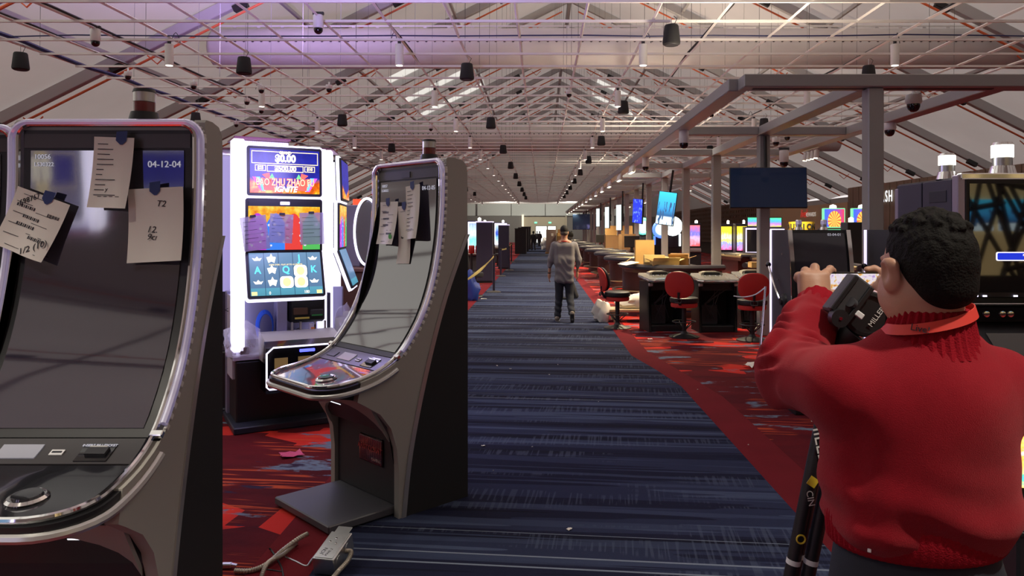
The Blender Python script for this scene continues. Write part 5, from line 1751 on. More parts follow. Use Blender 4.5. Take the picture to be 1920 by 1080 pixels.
# ================================================================== CHAIRS, TERMINALS, GAMING TABLES
def disc_pad(b, c, rx, ry, h, n=28, round_=0.35):
    prof = [(0.0, 0.0), (0.86, 0.0), (0.97, round_ * 0.35), (1.0, 0.5), (0.97, 1 - round_ * 0.35), (0.86, 1.0), (0.0, 1.0)]
    b.lathe([(r, z * h) for r, z in prof], c, n, None, rx, ry)
    return b
def make_chair(label, loc, rz):
    """swivel stool with padded back, facing -y: back rest at +y"""
    t = thing('casino_chair', label, 'chair', loc, rz)
    MB().lathe([(0, 0), (0.23, 0), (0.23, 0.012), (0.16, 0.032), (0.06, 0.055), (0.04, 0.09), (0, 0.09)], n=28).build('base', 'black', t)
    MB().cyl((0, 0, 0.05), (0, 0, 0.46), 0.036, n=14).build('column', 'black', t)
    MB().tube([(0.175 * math.cos(a), 0.175 * math.sin(a), 0.235) for a in [2 * PI * i / 28 for i in range(28)]], 0.010, 6, True).build('foot_ring', 'black', t)
    for k in range(4):
        a = PI / 4 + k * PI / 2
        MB().tube([(0.03 * math.cos(a), 0.03 * math.sin(a), 0.12), (0.175 * math.cos(a), 0.175 * math.sin(a), 0.235)], 0.008, 6).build('ring_spoke', 'black', t)
    disc_pad(MB(), (0, 0, 0.455), 0.205, 0.20, 0.075).build('seat_underside', 'red_fabric', t)
    disc_pad(MB(), (0, 0, 0.525), 0.222, 0.215, 0.085).build('seat_cushion', 'black', t)
    ol = []
    for i in range(32):
        a = 2 * PI * i / 32
        sx = math.cos(a)
        sz = math.sin(a)
        ol.append((0.225 * (abs(sx) ** 0.85) * (1 if sx > 0 else -1) * (1.0 - 0.07 * sz), 0.205 * (abs(sz) ** 0.8) * (1 if sz > 0 else -1)))
    def pad(y0, y1, m, name, sc):
        rows = []
        for f, k in ((0, 0.90), (0.25, 0.985), (0.5, 1.0), (0.75, 0.985), (1, 0.90)):
            rows.append([(x * k * sc, y0 + (y1 - y0) * f + 0.05 * (1 - (x / 0.23) ** 2) , z * k * sc) for x, z in ol])
        o = MB().loft(rows, True, True)
        return o.build(name, m, t, (0, 0.175, 0.83), (R(-9), 0, 0))
    pad(0.0, 0.045, 'black', 'back_cushion', 0.985)
    pad(0.045, 0.085, 'red_fabric', 'back_shell', 1.0)
    MB().tube([(0, 0.12, 0.50), (0, 0.22, 0.52), (0, 0.262, 0.60), (0, 0.27, 0.70)], 0.022, 8).build('back_bracket', 'black', t)
    MB().tube([(-0.05, 0.285, 0.60), (-0.045, 0.30, 0.545), (0.045, 0.30, 0.545), (0.05, 0.285, 0.60)], 0.009, 6, True).build('pull_handle', 'dark_grey', t)
    MB().tube([(0.04, -0.02, 0.46), (0.12, -0.06, 0.44), (0.17, -0.08, 0.42)], 0.006, 6).build('height_lever', 'black', t)
    return t
CH1 = make_chair('red-backed swivel chair standing side-on at the edge of the blue aisle carpet', (1.27, 12.35, 0), R(98))
copy_tree(CH1, (2.18, 11.3, 0), R(152), 'red-backed swivel chair turned towards the double gaming terminal')
copy_tree(CH1, (3.12, 10.95, 0), R(170), 'red-backed swivel chair in front of the single terminal, half behind the low slot machine')

mat('terminal_top', (0.22, 0.22, 0.20), 0.18, coat=0.6)
def make_terminal(label, loc, rz):
    """player terminal of an electronic table: open black pedestal, sloped play surface with chrome rim and a display hood"""
    t = thing('gaming_terminal', label, 'gaming terminal', loc, rz)
    for sx in (-1, 1):
        MB().prism([(-0.05, 0.0), (0.42, 0.0), (0.42, 0.80), (-0.02, 0.80), (0.06, 0.5)], sx * 0.31, sx * 0.27, 'X').build('side_panel', 'black', t)
        MB().box((sx * 0.29, -0.06, 0.76), (0.07, 0.05, 0.05), 0.01).build('corner_fixing', 'silver', t)
    MB().bb(-0.27, 0.27, 0.38, 0.42, 0.0, 0.8).build('rear_panel', 'black_matte', t)
    MB().bb(-0.27, 0.27, -0.02, 0.42, 0.0, 0.10, 0.01).build('floor_tray', 'black', t)
    MB().bb(-0.22, 0.05, 0.15, 0.38, 0.10, 0.42, 0.01).build('computer_unit', 'charcoal', t)
    MB().bb(-0.27, 0.27, 0.06, 0.40, 0.66, 0.78).build('under_tray', 'black', t)
    b = MB()
    q = random.Random(9)
    for k in range(5):
        b.tube([(q.uniform(-0.2, 0.2), 0.1, 0.66), (q.uniform(-0.2, 0.2), 0.05, 0.45), (q.uniform(-0.2, 0.2), 0.12, 0.2)], 0.006, 5)
    b.build('cables', 'dark_grey', t)['kind'] = 'stuff'
    top = [(-0.33, -0.10), (-0.27, -0.15), (-0.12, -0.13), (0.0, -0.16), (0.12, -0.13), (0.27, -0.15), (0.33, -0.10), (0.36, 0.30), (0.30, 0.48), (-0.30, 0.48), (-0.36, 0.30)]
    b = MB().prism(top, 0.80, 0.845, 'Z')
    for v in b.bm.verts:
        v.co.z += (v.co.y + 0.15) * 0.12
    b.build('play_surface', 'terminal_top', t)
    MB().tube([(x, y, 0.823 + (y + 0.15) * 0.12) for x, y in top], 0.016, 8, True).build('chrome_rim', 'chrome', t)
    MB().prism([(-0.20, 0.86), (-0.17, 0.935), (-0.10, 0.955), (0.10, 0.955), (0.17, 0.935), (0.20, 0.86)], 0.30, 0.46, 'Y').build('display_hood', mat('hood_beige', (0.40, 0.37, 0.30), 0.35, metal=0.4), t)
    MB().prism(rrect(0.27, 0.05, 0.02), 0.292, 0.31, 'Y').build('hood_opening', 'black', t, (0, 0, 0.91))
    for x in (-0.12, -0.04, 0.06, 0.13):
        MB().lathe([(0, 0), (0.025, 0), (0.022, 0.02), (0, 0.024)], (x, 0.24, 0.878), 12).build('control_knob', 'chrome', t)
    return t
T1 = make_terminal('open-fronted black gaming terminal of the pair, on the aisle side', (2.02, 11.95, 0), R(12))
copy_tree(T1, (2.82, 11.85, 0), R(4), 'open-fronted black gaming terminal of the pair, behind the turned red chair')
copy_tree(T1, (3.62, 12.3, 0), R(5), 'single black gaming terminal beside the low slot machine and half-hidden chair')

# ---- D-shaped table games
mat('table_wood', (0.085, 0.035, 0.025), 0.3, coat=0.3, var=0.25, vscale=4)
mat('table_purple', (0.055, 0.045, 0.11), 0.45)
mat('felt_tan', (0.46, 0.38, 0.20), 0.9)
mat('felt_grey', (0.30, 0.29, 0.24), 0.9)
mat('rail_pad', (0.035, 0.032, 0.04), 0.35)
def make_table(name, label, loc, rz, body='table_wood', felt='felt_tan', w=2.1, d=1.15, group=None):
    t = thing(name, label, 'gaming table', loc, rz, group)
    arc = [(w / 2 * math.cos(a), -d * math.sin(a) ** 0.75) for a in [PI * i / 24 for i in range(25)]]
    arc = [(x, -abs(y)) for x, y in arc]
    MB().prism([(x * 0.93, y * 0.93) for x, y in arc], 0.90, 0.955, 'Z').build('felt_top', felt, t)
    MB().tube([(x, y, 0.945) for x, y in arc], 0.055, 8).build('padded_rail', 'rail_pad', t)
    MB().prism([(x * 0.95, y * 0.95) for x, y in arc], 0.82, 0.91, 'Z').build('apron', 'table_wood', t)
    MB().prism([(x * 0.62, y * 0.60 - 0.05) for x, y in arc], 0.10, 0.83, 'Z').build('pedestal', body, t)
    MB().prism([(x * 0.66, y * 0.65 - 0.04) for x, y in arc], 0.0, 0.10, 'Z').build('plinth', 'table_wood', t)
    MB().tube([(x * 0.82, y * 0.80 - 0.05, 0.18) for x, y in arc[2:-2]], 0.025, 8).build('foot_rail', mat('foot_rail', (0.3, 0.22, 0.12), 0.3, metal=0.6), t)
    for k in (4, 12, 20):
        x, y = arc[k]
        MB().tube([(x * 0.82, y * 0.80 - 0.05, 0.18), (x * 0.6, y * 0.6 - 0.05, 0.18)], 0.014, 6).build('rail_bracket', 'foot_rail', t)
    MB().bb(-0.45, 0.45, -0.16, -0.04, 0.955, 0.975, 0.004).build('chip_tray', 'dark_grey', t)
    return t
# straight side towards +x of the row, curved side to the aisle
TB = make_table('blackjack_table', 'curved gaming table on a purple base, heaped with opened cardboard boxes', (2.78, 14.6, 0), R(-60), 'table_purple', 'felt_tan', 2.3, 1.15)
row = [('curved gaming table with tan felt and padded rail, next behind the box-laden one', 2.75, 18.3), ('curved gaming table with padded rail, second behind the box-laden one', 2.75, 21.8), ('curved gaming table with padded rail, third behind the box-laden one', 2.7, 25.6)]
T2 = make_table('blackjack_table', row[0][0], (row[0][1], row[0][2], 0), R(-80), 'table_wood', 'felt_tan')
for l, x, y in row[1:]:
    copy_tree(T2, (x, y, 0), R(-84), l)
for y in (30, 34.5, 39, 44, 49.5, 55):
    copy_tree(T2, (2.7, y, 0), R(-86), 'curved gaming table far down the row under the pergola', 'far gaming tables in the aisle-side row')
for x, y, r in ((5.4, 17.4, 100), (5.2, 20.6, 95), (5.0, 38, 92), (5.0, 42.5, 90)):
    copy_tree(T2, (x, y, 0), R(r), 'dark wooden gaming table in the second row behind the pergola posts', 'gaming tables in the second row')
copy_tree(T2, (4.9, 14.0, 0), R(150), 'dark wooden gaming table behind the half-hidden red chair')

# ---- cardboard on the first table
def carton(name, label, loc, size, rz, m='cardboard', flaps=True, open_=0.9, tape_=True):
    t = thing(name, label, 'box', loc, rz)
    w, d, h = size
    b = MB()
    th = 0.006
    b.bb(-w / 2, w / 2, -d / 2, -d / 2 + th, 0, h)
    b.bb(-w / 2, w / 2, d / 2 - th, d / 2, 0, h)
    b.bb(-w / 2, -w / 2 + th, -d / 2, d / 2, 0, h)
    b.bb(w / 2 - th, w / 2, -d / 2, d / 2, 0, h)
    b.bb(-w / 2, w / 2, -d / 2, d / 2, 0, th)
    b.build('carton_body', m, t)
    if flaps:
        for s, L in ((-1, d / 2), (1, d / 2)):
            MB().box((0, 0, L / 2), (w, th, L)).build('flap', m, t, (0, s * (d / 2), h), (-s * open_, 0, 0))
        for s in (-1, 1):
            MB().box((0, 0, d / 4), (th, d, d / 2)).build('flap', m, t, (s * w / 2, 0, h), (0, s * open_ * 1.25, 0))
    else:
        MB().bb(-w / 2, w / 2, -d / 2, d / 2, h - th, h).build('lid', m, t)
        if tape_:
            MB().bb(-w / 2, w / 2, -0.03, 0.03, h, h + 0.001).build('tape', mat('tan_tape', (0.5, 0.36, 0.18), 0.35), t)
    return t
p = P(1209, 478, 14.3)
carton('cardboard_box', 'tall orange-brown cardboard sheet box standing upright among the boxes', (p.x, 14.35, 0.975), (0.37, 0.10, 0.47), R(3), 'cardboard', False)
c = carton('cardboard_box', 'long printed tan carton lying before the upright cardboard box', (P(1226, 480, 14.0).x, 13.98, 0.975), (0.38, 0.28, 0.19), R(-4), mat('carton_tan', (0.62, 0.46, 0.20), 0.85), False)
text('YNCNO', 0.05, (0.03, -0.142, 0.09), (R(90), 0, 0), 'ink', c)
carton('cardboard_box', 'opened flat carton with spread flaps at the table front', (P(1246, 492, 13.75).x, 13.75, 0.975), (0.50, 0.22, 0.09), R(6), 'carton_tan', True, 0.95)
carton('cardboard_box', 'brown carton with leaning flaps beside the printed carton', (P(1275, 488, 13.95).x, 14.05, 0.975), (0.36, 0.30, 0.13), R(-14), 'cardboard_dark', True, 1.0)
carton('cardboard_box', 'brown cardboard box on the second-row table behind the half-hidden red chair', (P(1425, 500, 12.9).x, 13.0, 0.975), (0.30, 0.25, 0.10), 0, 'cardboard', False)
tag(MB().box((0, 0, 0), (0.34, 0.24, 0.004), 0).build('paper_sheet', 'paper', None, (P(1178, 492, 14.0).x, 13.95, 1.012), (R(4), R(-8), R(35))), 'yellowish paper overhanging the corner of the box-laden table', 'paper')
tag(MB().box((0, 0, 0), (0.4, 0.03, 0.006), 0).build('cardboard_strip', 'carton_tan', None, (P(1181, 466, 14.6).x + 0.03, 14.36, 1.12), (0, R(-35), R(5))), 'torn cardboard strip leaning from the upright cardboard box', 'cardboard')

# ---- platform dolly with a white bag
dl = thing('furniture_dolly', 'low wooden dolly with tapered feet behind the side-on red chair', 'dolly', (1.62, 13.3, 0), R(2))
MB().bb(-0.42, 0.45, -0.25, 0.25, 0.19, 0.235, 0.006).build('deck', mat('pale_wood', (0.55, 0.42, 0.24), 0.6, var=0.15, vscale=5), dl)
for x in (-0.3, 0.3):
    for y in (-0.18, 0.18):
        MB().lathe([(0, 0), (0.045, 0), (0.07, 0.19), (0, 0.19)], (x, y, 0), 12).build('foot', 'pale_wood', dl)
mat('white_bag', (0.75, 0.72, 0.66), 0.6)
bag('heap of white wrapping plastic on the wooden dolly', (1.72, 13.3, 0.235), 0.17, 5, 'white_bag', 'wrapping_plastic', (1.9, 1.1, 0.9))
bag('white plastic bag slumped on the aisle carpet against the dolly', (1.08, 13.15, 0.006), 0.15, 12, 'white_bag', 'plastic_bag', (1.05, 0.9, 1.5))

# ================================================================== BACKGROUND SLOT MACHINES
def scr_gen(name, stops, sc=5.0, s=1.1):
    g = NT(name, 0.3)
    x, y, z = g.sep(g.tex('Generated'))
    n = g.noise(g.comb(g.math('MULTIPLY', x, sc), 0.0, g.math('MULTIPLY', z, sc)), 1, 3)
    f = g.math('ADD', g.math('MULTIPLY', z, 0.8), g.math('MULTIPLY_ADD', n, 0.5, -0.15))
    g.base((0, 0, 0, 1))
    g.emit(g.ramp(f, stops), s)
scr_gen('scr_yellow', [(0.05, (0.7, 0.05, 0.15)), (0.2, (0.8, 0.3, 0.7)), (0.3, (0.3, 0.4, 0.9)), (0.42, (1.0, 0.8, 0.15)), (0.55, (0.9, 0.85, 0.7)), (0.7, (1.0, 0.75, 0.05))])
scr_gen('scr_pink', [(0.1, (0.6, 0.9, 0.9)), (0.3, (0.8, 0.6, 0.4)), (0.5, (0.9, 0.3, 0.75)), (0.7, (0.6, 0.9, 0.3)), (0.9, (0.9, 0.5, 0.8))])
scr_gen('scr_cyan', [(0.1, (0.5, 0.8, 1.0)), (0.35, (0.2, 0.8, 0.7)), (0.6, (0.7, 0.9, 0.85)), (0.9, (0.3, 0.4, 0.9))])
scr_gen('scr_blue', [(0.1, (0.85, 0.95, 1.0)), (0.35, (0.2, 0.5, 1.0)), (0.55, (0.02, 0.05, 0.5)), (0.75, (0.4, 0.6, 1.0)), (0.9, (0.9, 0.9, 1.0))])
scr_gen('scr_green', [(0.1, (0.7, 0.7, 0.1)), (0.35, (0.6, 0.2, 0.8)), (0.6, (0.1, 0.5, 0.8)), (0.9, (0.1, 0.8, 0.3))])
scr_gen('scr_red', [(0.1, (0.9, 0.1, 0.1)), (0.4, (0.9, 0.5, 0.7)), (0.6, (0.2, 0.2, 0.8)), (0.9, (0.9, 0.2, 0.2))])
def upright(label, loc, rz, scr, topper=None, frame='led_white', h=1.85, group=None, side='navy_panel'):
    t = thing('slot_machine', label, 'slot machine', loc, rz, group)
    MB().bb(-0.33, 0.33, 0.08, 0.62, 0.0, h, 0.01).build('cabinet', side, t)
    MB().bb(-0.31, 0.31, 0.04, 0.08, 0.93, h - 0.04, 0.006).build('light_frame', frame, t)
    MB().bb(-0.275, 0.275, 0.03, 0.04, 0.98, h - 0.09).build('screen', scr, t)
    MB().prism([(0.08, 0.92), (-0.10, 0.84), (-0.12, 0.76), (0.08, 0.70)], -0.31, 0.31, 'X').build('player_deck', 'shell_grey', t)
    MB().bb(-0.28, 0.28, 0.05, 0.08, 0.10, 0.66, 0.006).build('belly_door', 'dark_grey', t)
    MB().bb(-0.35, 0.35, -0.05, 0.62, 0, 0.07, 0.005).build('plinth', 'black', t)
    if topper:
        MB().bb(-0.26, 0.26, 0.12, 0.2, h, h + 0.30, 0.01).build('topper', 'black', t)
        MB().bb(-0.235, 0.235, 0.112, 0.12, h + 0.02, h + 0.28).build('topper_screen', topper, t)
    MB().lathe([(0, 0), (0.06, 0), (0.06, 0.10), (0.0, 0.13)], (0.15, 0.3, h), 12).build('beacon', 'beacon_lit', t)
    return t
# bank at the aisle beyond the rope (left of the aisle)
upright('pink-lit slot machine at the end of the bank beyond the rope, beside a dark tower', (-3.22, 25.5, 0), R(4), 'scr_pink', h=2.0)
upright('slot machine with tall teal and cream screens, just past the first dark tower', (-2.42, 27.6, 0), R(12), 'scr_cyan', h=2.0)
upright('green-screened slot machine between the two dark towers', (-2.75, 34.0, 0), R(4), 'scr_cyan', h=2.0)
upright('blue-lit slot machine with glowing deck past the second dark tower', (-2.05, 37.5, 0), R(10), 'scr_blue', h=2.05)
def tower(label, px, Y, top, w=0.5):
    x = (px - VPX) * Y / F_PX
    h = CH + (VPY - top) * Y / F_PX
    t = thing('display_tower', label, 'cabinet', (x, Y, 0))
    MB().bb(-w / 2, w / 2, 0, 0.5, 0.06, h - 0.03, 0.008).build('panel_body', 'navy_panel', t)
    MB().bb(-w / 2 - 0.02, w / 2 + 0.02, -0.02, 0.5, h - 0.03, h, 0.004).build('lit_cap', 'white_glow_edge', t)
    MB().bb(-w / 2, w / 2, 0.02, 0.5, 0, 0.06).build('plinth', 'black', t)
tower('tall narrow navy cabinet back with a white cap, at the bank beyond the rope', 908, 23.0, 415)
tower('tall narrow navy cabinet back with a blue-lit top, deeper in the bank', 944, 31.5, 421, 0.45)
for k, (px, Y) in enumerate(((976, 52), (981, 58), (986, 64))):
    x = (px - VPX) * Y / F_PX
    t = thing('display_tower', 'black cabinet row end far down beside the aisle', 'cabinet', (x, Y, 0), group='far black cabinets beside the aisle')
    MB().bb(-0.4, 0.4, 0, 2, 0, 1.75 + 0.1 * k, 0.02).build('panel_body', 'black', t)
    MB().bb(-0.42, 0.42, -0.03, 2.02, 1.75 + 0.1 * k, 1.8 + 0.1 * k).build('cap', 'charcoal', t)
# dark covered seats and bags by the rope
def seat_dark(px, py, label, s=1.0):
    g_ = G(px, py)
    t = thing('covered_chair', label, 'chair', (g_.x, g_.y, 0), R(100))
    MB().lathe([(0, 0), (0.22, 0), (0.2, 0.03), (0.05, 0.05), (0, 0.05)], n=20).build('base', 'black', t)
    MB().cyl((0, 0, 0.04), (0, 0, 0.5), 0.04, n=10).build('column', 'black', t)
    disc_pad(MB(), (0, 0, 0.48), 0.23, 0.22, 0.12).build('seat_cushion', 'charcoal', t)
    b = MB().box((0, 0.2, 0.9), (0.42, 0.1, 0.62), 0.05, (R(-8), 0, 0), 3)
    b.build('backrest', 'charcoal', t)
seat_dark(890, 556, 'dark chair by the rope, just past the curved machine')
bag('bright blue crumpled tarp bundle at the foot of the dark chair by the rope', (G(885, 563).x, G(885, 563).y - 0.1, 0.006), 0.24, 21, mat('tarp_blue', (0.02, 0.05, 0.30), 0.5), 'tarp_bundle', (0.7, 0.7, 1.6))
seat_dark(933, 500, 'dark chair between the rope posts and the navy cabinet')
# red stools of the bank
for px in (882, 895):
    p = P(px, 467, 24.0)
    t = thing('bank_stool', 'red-seated stool at the pink-lit slot machine', 'stool', (p.x, 24.4, 0), group='red stools at the pink-lit machine')
    disc_pad(MB(), (0, 0, 0.88), 0.1, 0.2, 0.26).build('seat', 'red_fabric', t)
    MB().cyl((0, 0, 0.03), (0, 0, 0.9), 0.04, n=8).build('column', 'black', t)
    MB().cyl((0, 0, 0), (0, 0, 0.03), 0.1, n=16).build('base', 'black', t)
# rope stanchions
def make_post(label, loc):
    t = thing('rope_post', label, 'stanchion', loc)
    MB().lathe([(0, 0), (0.19, 0), (0.19, 0.012), (0.15, 0.03), (0.05, 0.045), (0, 0.05)], n=22).build('base', mat('post_base', (0.06, 0.055, 0.045), 0.4), t)
    MB().cyl((0, 0, 0.03), (0, 0, 0.93), 0.034, n=12).build('pole', mat('post_navy', (0.025, 0.025, 0.05), 0.35), t)
    MB().lathe([(0, 0.93), (0.042, 0.93), (0.042, 0.99), (0.03, 1.0), (0, 1.0)], n=14).build('head', 'black', t)
    return t
posts = [(926, 548, 'first rope post from the curved machine, on the aisle edge'), (939, 518, 'second rope post from the curved machine'), (955, 507, 'third rope post from the curved machine'), (959, 492, 'fourth rope post, farthest from the curved machine')]
PP = []
for k, (px, py, l) in enumerate(posts):
    g_ = G(px, py)
    PP.append(Vector((g_.x, g_.y, 0.0)))
    if k == 0:
        PO = make_post(l, PP[-1])
    else:
        copy_tree(PO, PP[-1], label=l)
mat('caution_yellow', (0.72, 0.60, 0.22), 0.55)
def rope(a, b, sag, label, z=0.95):
    rows = []
    for i in range(13):
        f = i / 12
        p_ = a.lerp(b, f) + Vector((0, 0, z - sag * math.sin(PI * f)))
        tw = 0.4 * math.sin(f * 9)
        dz, dx = 0.033 * math.cos(tw), 0.033 * math.sin(tw)
        rows.append([p_ + Vector((dx, 0, dz)), p_ + Vector((0.006, 0, 0)) , p_ + Vector((-dx, 0, -dz)), p_ + Vector((-0.006, 0, 0))])
    return tag(MB().loft(rows, True, True).build('barrier_tape', 'caution_yellow'), label, 'tape')
rope(PP[0], G(878, 590) + Vector((-0.15, 0, -0.35)), 0.06, 'yellow barrier tape running down from the first rope post past the curved machine')
rope(PP[1], PP[3], 0.08, 'yellow barrier tape slung between the second and last rope posts')
a, b2 = G(1128, 512), G(1148, 508)
PO2 = copy_tree(PO, G(1128, 512), label='rope post standing at the gaming tables across the aisle')
rope(PO2.location.copy(), Vector((1.85, 27.0, -0.05)), 0.05, 'yellow barrier tape from the table-side rope post to the gaming tables')

# right background machines
upright('yellow-screened slot machine of the pair behind the pergola, closest to a post', (P(1362, 440, 25).x, 25, 0), R(-6), 'scr_yellow', frame='charcoal', h=1.86).scale = (0.66, 1, 1)
upright('yellow-screened slot machine of the pair behind the pergola, by the purple-topped one', (P(1392, 440, 24.0).x, 24.0, 0), R(-6), 'scr_yellow', frame='charcoal', h=1.86).scale = (0.62, 1, 1)
upright('slot machine with purple and yellow topper and dark lower screen', (P(1418, 440, 22.6).x, 22.6, 0), R(-8), 'screen_off', 'scr_green', 'white_glow_edge', 1.75)
upright('slot machine whose purple and green topper peeks above the low black machine', (P(1451, 440, 21.4).x, 21.4, 0), R(-6), 'screen_off', 'scr_green', 'white_glow_edge', 1.72)
def scr_wheel():
    g = NT('scr_wheel', 0.3)
    x, y, z = g.sep(g.tex('Generated'))
    dx, dz = g.math('SUBTRACT', x, 0.5), g.math('MULTIPLY', g.math('SUBTRACT', z, 0.35), 0.62)
    r = g.math('SQRT', g.math('ADD', g.math('MULTIPLY', dx, dx), g.math('MULTIPLY', dz, dz)))
    a = g.math('FRACT', g.math('MULTIPLY', g.math('ARCTAN2', dz, dx), 2.23))
    wh_ = g.mix(g.gt(a, 0.3), (0.7, 0.05, 0.05), (1.0, 0.6, 0.1))
    bg = g.ramp(x, [(0.0, (0.05, 0.15, 0.9)), (0.5, (0.2, 0.1, 0.6)), (1.0, (0.8, 0.05, 0.1))])
    g.base((0, 0, 0, 1))
    g.emit(g.mix(g.math('LESS_THAN', r, 0.34), bg, wh_), 1.0)
scr_wheel()
mat('green_edge', (0.1, 0.6, 0.3), 0.3, emis=(0.2, 0.75, 0.4), estr=0.8)
def wheel_slot(label, px, Y, top=388):
    x = (px - VPX) * Y / F_PX
    zt = CH + (VPY - top) * Y / F_PX
    t = thing('slot_machine', label, 'slot machine', (x, Y, 0), R(-6))
    MB().bb(-0.3, 0.3, 0.1, 0.6, 0, 1.68, 0.01).build('cabinet', 'black', t)
    MB().bb(-0.30, 0.30, 0.08, 0.1, 0.95, 1.66, 0.004).build('light_frame', 'green_edge', t)
    MB().bb(-0.27, 0.27, 0.07, 0.08, 0.98, 1.62).build('screen', 'screen_off', t)
    MB().bb(-0.27, 0.27, 0.12, 0.3, 1.70, zt, 0.01).build('topper', 'green_edge', t)
    MB().bb(-0.245, 0.245, 0.11, 0.12, 1.725, zt - 0.025).build('topper_screen', 'scr_wheel', t)
    MB().lathe([(0, 0), (0.09, 0), (0.08, 0.07), (0, 0.1)], (0, 0.25, zt), 14).build('beacon', 'beacon_lit', t)
    MB().prism([(0.08, 0.92), (-0.10, 0.84), (-0.12, 0.76), (0.08, 0.70)], -0.29, 0.29, 'X').build('player_deck', 'black_gloss', t)
wheel_slot('wheel-topped slot machine outlined in green, in front of the tan wall', 1567, 19.0, 390)
wheel_slot('wheel-topped slot machine outlined in green, half behind the front pergola post', 1622, 18.6, 390)
t = upright('black slot machine back with a red edge, between the two wheel-topped machines', (P(1600, 420, 18.3).x, 18.3, 0), R(175), 'screen_off', None, 'sign_red', 1.83, side='black')
upright('red-lit slot machine screen between two pergola posts', (P(1300, 420, 31).x, 31, 0), R(-6), 'scr_red', frame='black', h=1.95)
def ring_slot(label, px, py, Y, m):
    p_ = P(px, py, Y)
    t = thing('slot_machine', label, 'slot machine', (p_.x, Y, 0))
    MB().bb(-0.3, 0.3, 0.1, 0.6, 0, 1.55, 0.01).build('cabinet', 'black', t)
    MB().bb(-0.26, 0.26, 0.08, 0.1, 0.95, 1.5, 0.004).build('screen', 'screen_off', t)
    MB().tube([(0.33 * math.cos(a), 0.06, p_.z + 0.33 * math.sin(a)) for a in [2 * PI * i / 20 for i in range(20)]], 0.07, 8, True).build('light_ring', m, t)
    MB().lathe([(0, 0), (0.27, 0), (0.27, 0.05), (0, 0.06)], (0, 0.1, p_.z), 20, (R(90), 0, 0)).build('topper_disc', 'screen_pale', t)
    MB().bb(-0.1, 0.1, 0.2, 0.3, 1.55, p_.z).build('topper_neck', 'black', t)
    for sx in (-1, 1):
        MB().bb(sx * 0.33, sx * 0.25, 0.05, 0.12, 1.0, p_.z - 0.3, 0.01).build('light_column', m, t)
mat('ring_green', (0.1, 0.9, 0.6), 0.4, emis=(0.15, 0.95, 0.55), estr=1.3)
mat('ring_white', (0.9, 0.95, 0.95), 0.4, emis=(0.85, 1.0, 0.98), estr=1.6)
mat('ring_blue', (0.1, 0.2, 0.95), 0.4, emis=(0.08, 0.2, 1.0), estr=1.4)
ring_slot('slot machine with a green glowing ring topper behind the posts', 1206, 424, 34, 'ring_green')
ring_slot('slot machine with a white glowing ring topper under the city screen', 1262, 424, 30, 'ring_white')
ring_slot('slot machine with a blue glowing ring topper behind a post', 1240, 430, 33, 'ring_blue')
# caution drum board behind the low machines
cb_ = thing('caution_board', 'yellow caution board with black capitals behind the low black machine', 'sign', P(1503, 422, 16.0))
MB().lathe([(0, -0.16), (0.27, -0.16), (0.27, 0.07), (0, 0.07)], n=28).build('yellow_band', mat('caution_bright', (0.75, 0.55, 0.04), 0.5), cb_)
for i, ch in enumerate('CAUTION'):
    a = R(-90 + (i - 4.4) * 26)
    text(ch, 0.17, (0.274 * math.cos(a), 0.274 * math.sin(a), -0.04), (R(90), 0, a + R(90)), 'ink', cb_, 'letter', 0.002, bold=0.004)
MB().cyl((0, 0, -cb_.location.z), (0, 0, -0.16), 0.12, n=12).build('stand', 'charcoal', cb_)
# far cartons and wrapped goods in the aisle
p = G(1036, 476)
pal = thing('goods_pallet', 'tall grey-brown wrapped crate standing in the far aisle', 'crate', (p.x, p.y, 0))
MB().bb(-0.45, 0.25, 0, 0.9, 0.12, 1.72, 0.01).build('crate_body', mat('crate_grey', (0.26, 0.19, 0.17), 0.8), pal)
MB().bb(-0.5, 0.3, -0.03, 0.93, 0, 0.12, 0.01).build('pallet_base', 'cardboard_dark', pal)
MB().bb(-0.1, 0.06, -0.006, 0, 1.25, 1.45).build('label_sheet', 'paper', pal)
for k, (dx, z, w) in enumerate(((0.62, 0.0, 0.7),)):
    c1 = carton('cardboard_box', 'large carton at the bottom of the stack in the far aisle', (p.x + 0.72, p.y + 0.3, 0), (0.85, 0.8, 1.25), 0, 'cardboard_dark', False)
    carton('cardboard_box', 'flat carton on top of the large one in the far aisle', (p.x + 0.72, p.y + 0.3, 1.255), (0.8, 0.7, 0.22), R(4), 'cardboard', False)
    carton('cardboard_box', 'brown carton topmost of the stack in the far aisle', (p.x + 0.70, p.y + 0.3, 1.48), (0.62, 0.6, 0.25), R(-5), 'cardboard_dark', False)
bag('white wrapping sheet heap by the crate in the far aisle', (G(1021, 468).x, G(1021, 468).y, 0.006), 0.5, 31, 'white_bag', 'wrapping_plastic', (0.8, 0.8, 1.2))
for k, (px, Y, w, h, z, l) in enumerate(((1153, 27.5, 0.75, 0.5, 0.96, 'open-sided carton stack on a far gaming table'), (1160, 34, 1.2, 0.9, 0.96, 'large yellow carton beyond the far pergola posts'), (1176, 26, 0.5, 0.55, 0.96, 'brown carton next to a black monitor on the tables'))):
    p = P(px, 440, Y)
    carton('cardboard_box', l, (p.x, Y, z), (w, 0.5, h), R(4 * k), 'cardboard' if k == 1 else 'cardboard_dark', False)
for px, Y, l in ((1185, 24.2, 'black monitor box on the tables beside the yellow upright carton'), (1128, 34, 'small black monitor on a far gaming table')):
    p = P(px, 440, Y)
    t = thing('table_monitor', l, 'monitor', (p.x, Y, 0.96))
    MB().bb(-0.25, 0.25, 0, 0.06, 0.12, 0.5, 0.01).build('screen_case', 'black', t)
    MB().bb(-0.05, 0.05, 0.02, 0.05, 0.0, 0.14).build('stem', 'black', t)
    MB().bb(-0.14, 0.14, -0.06, 0.12, 0.0, 0.015).build('foot', 'black', t)
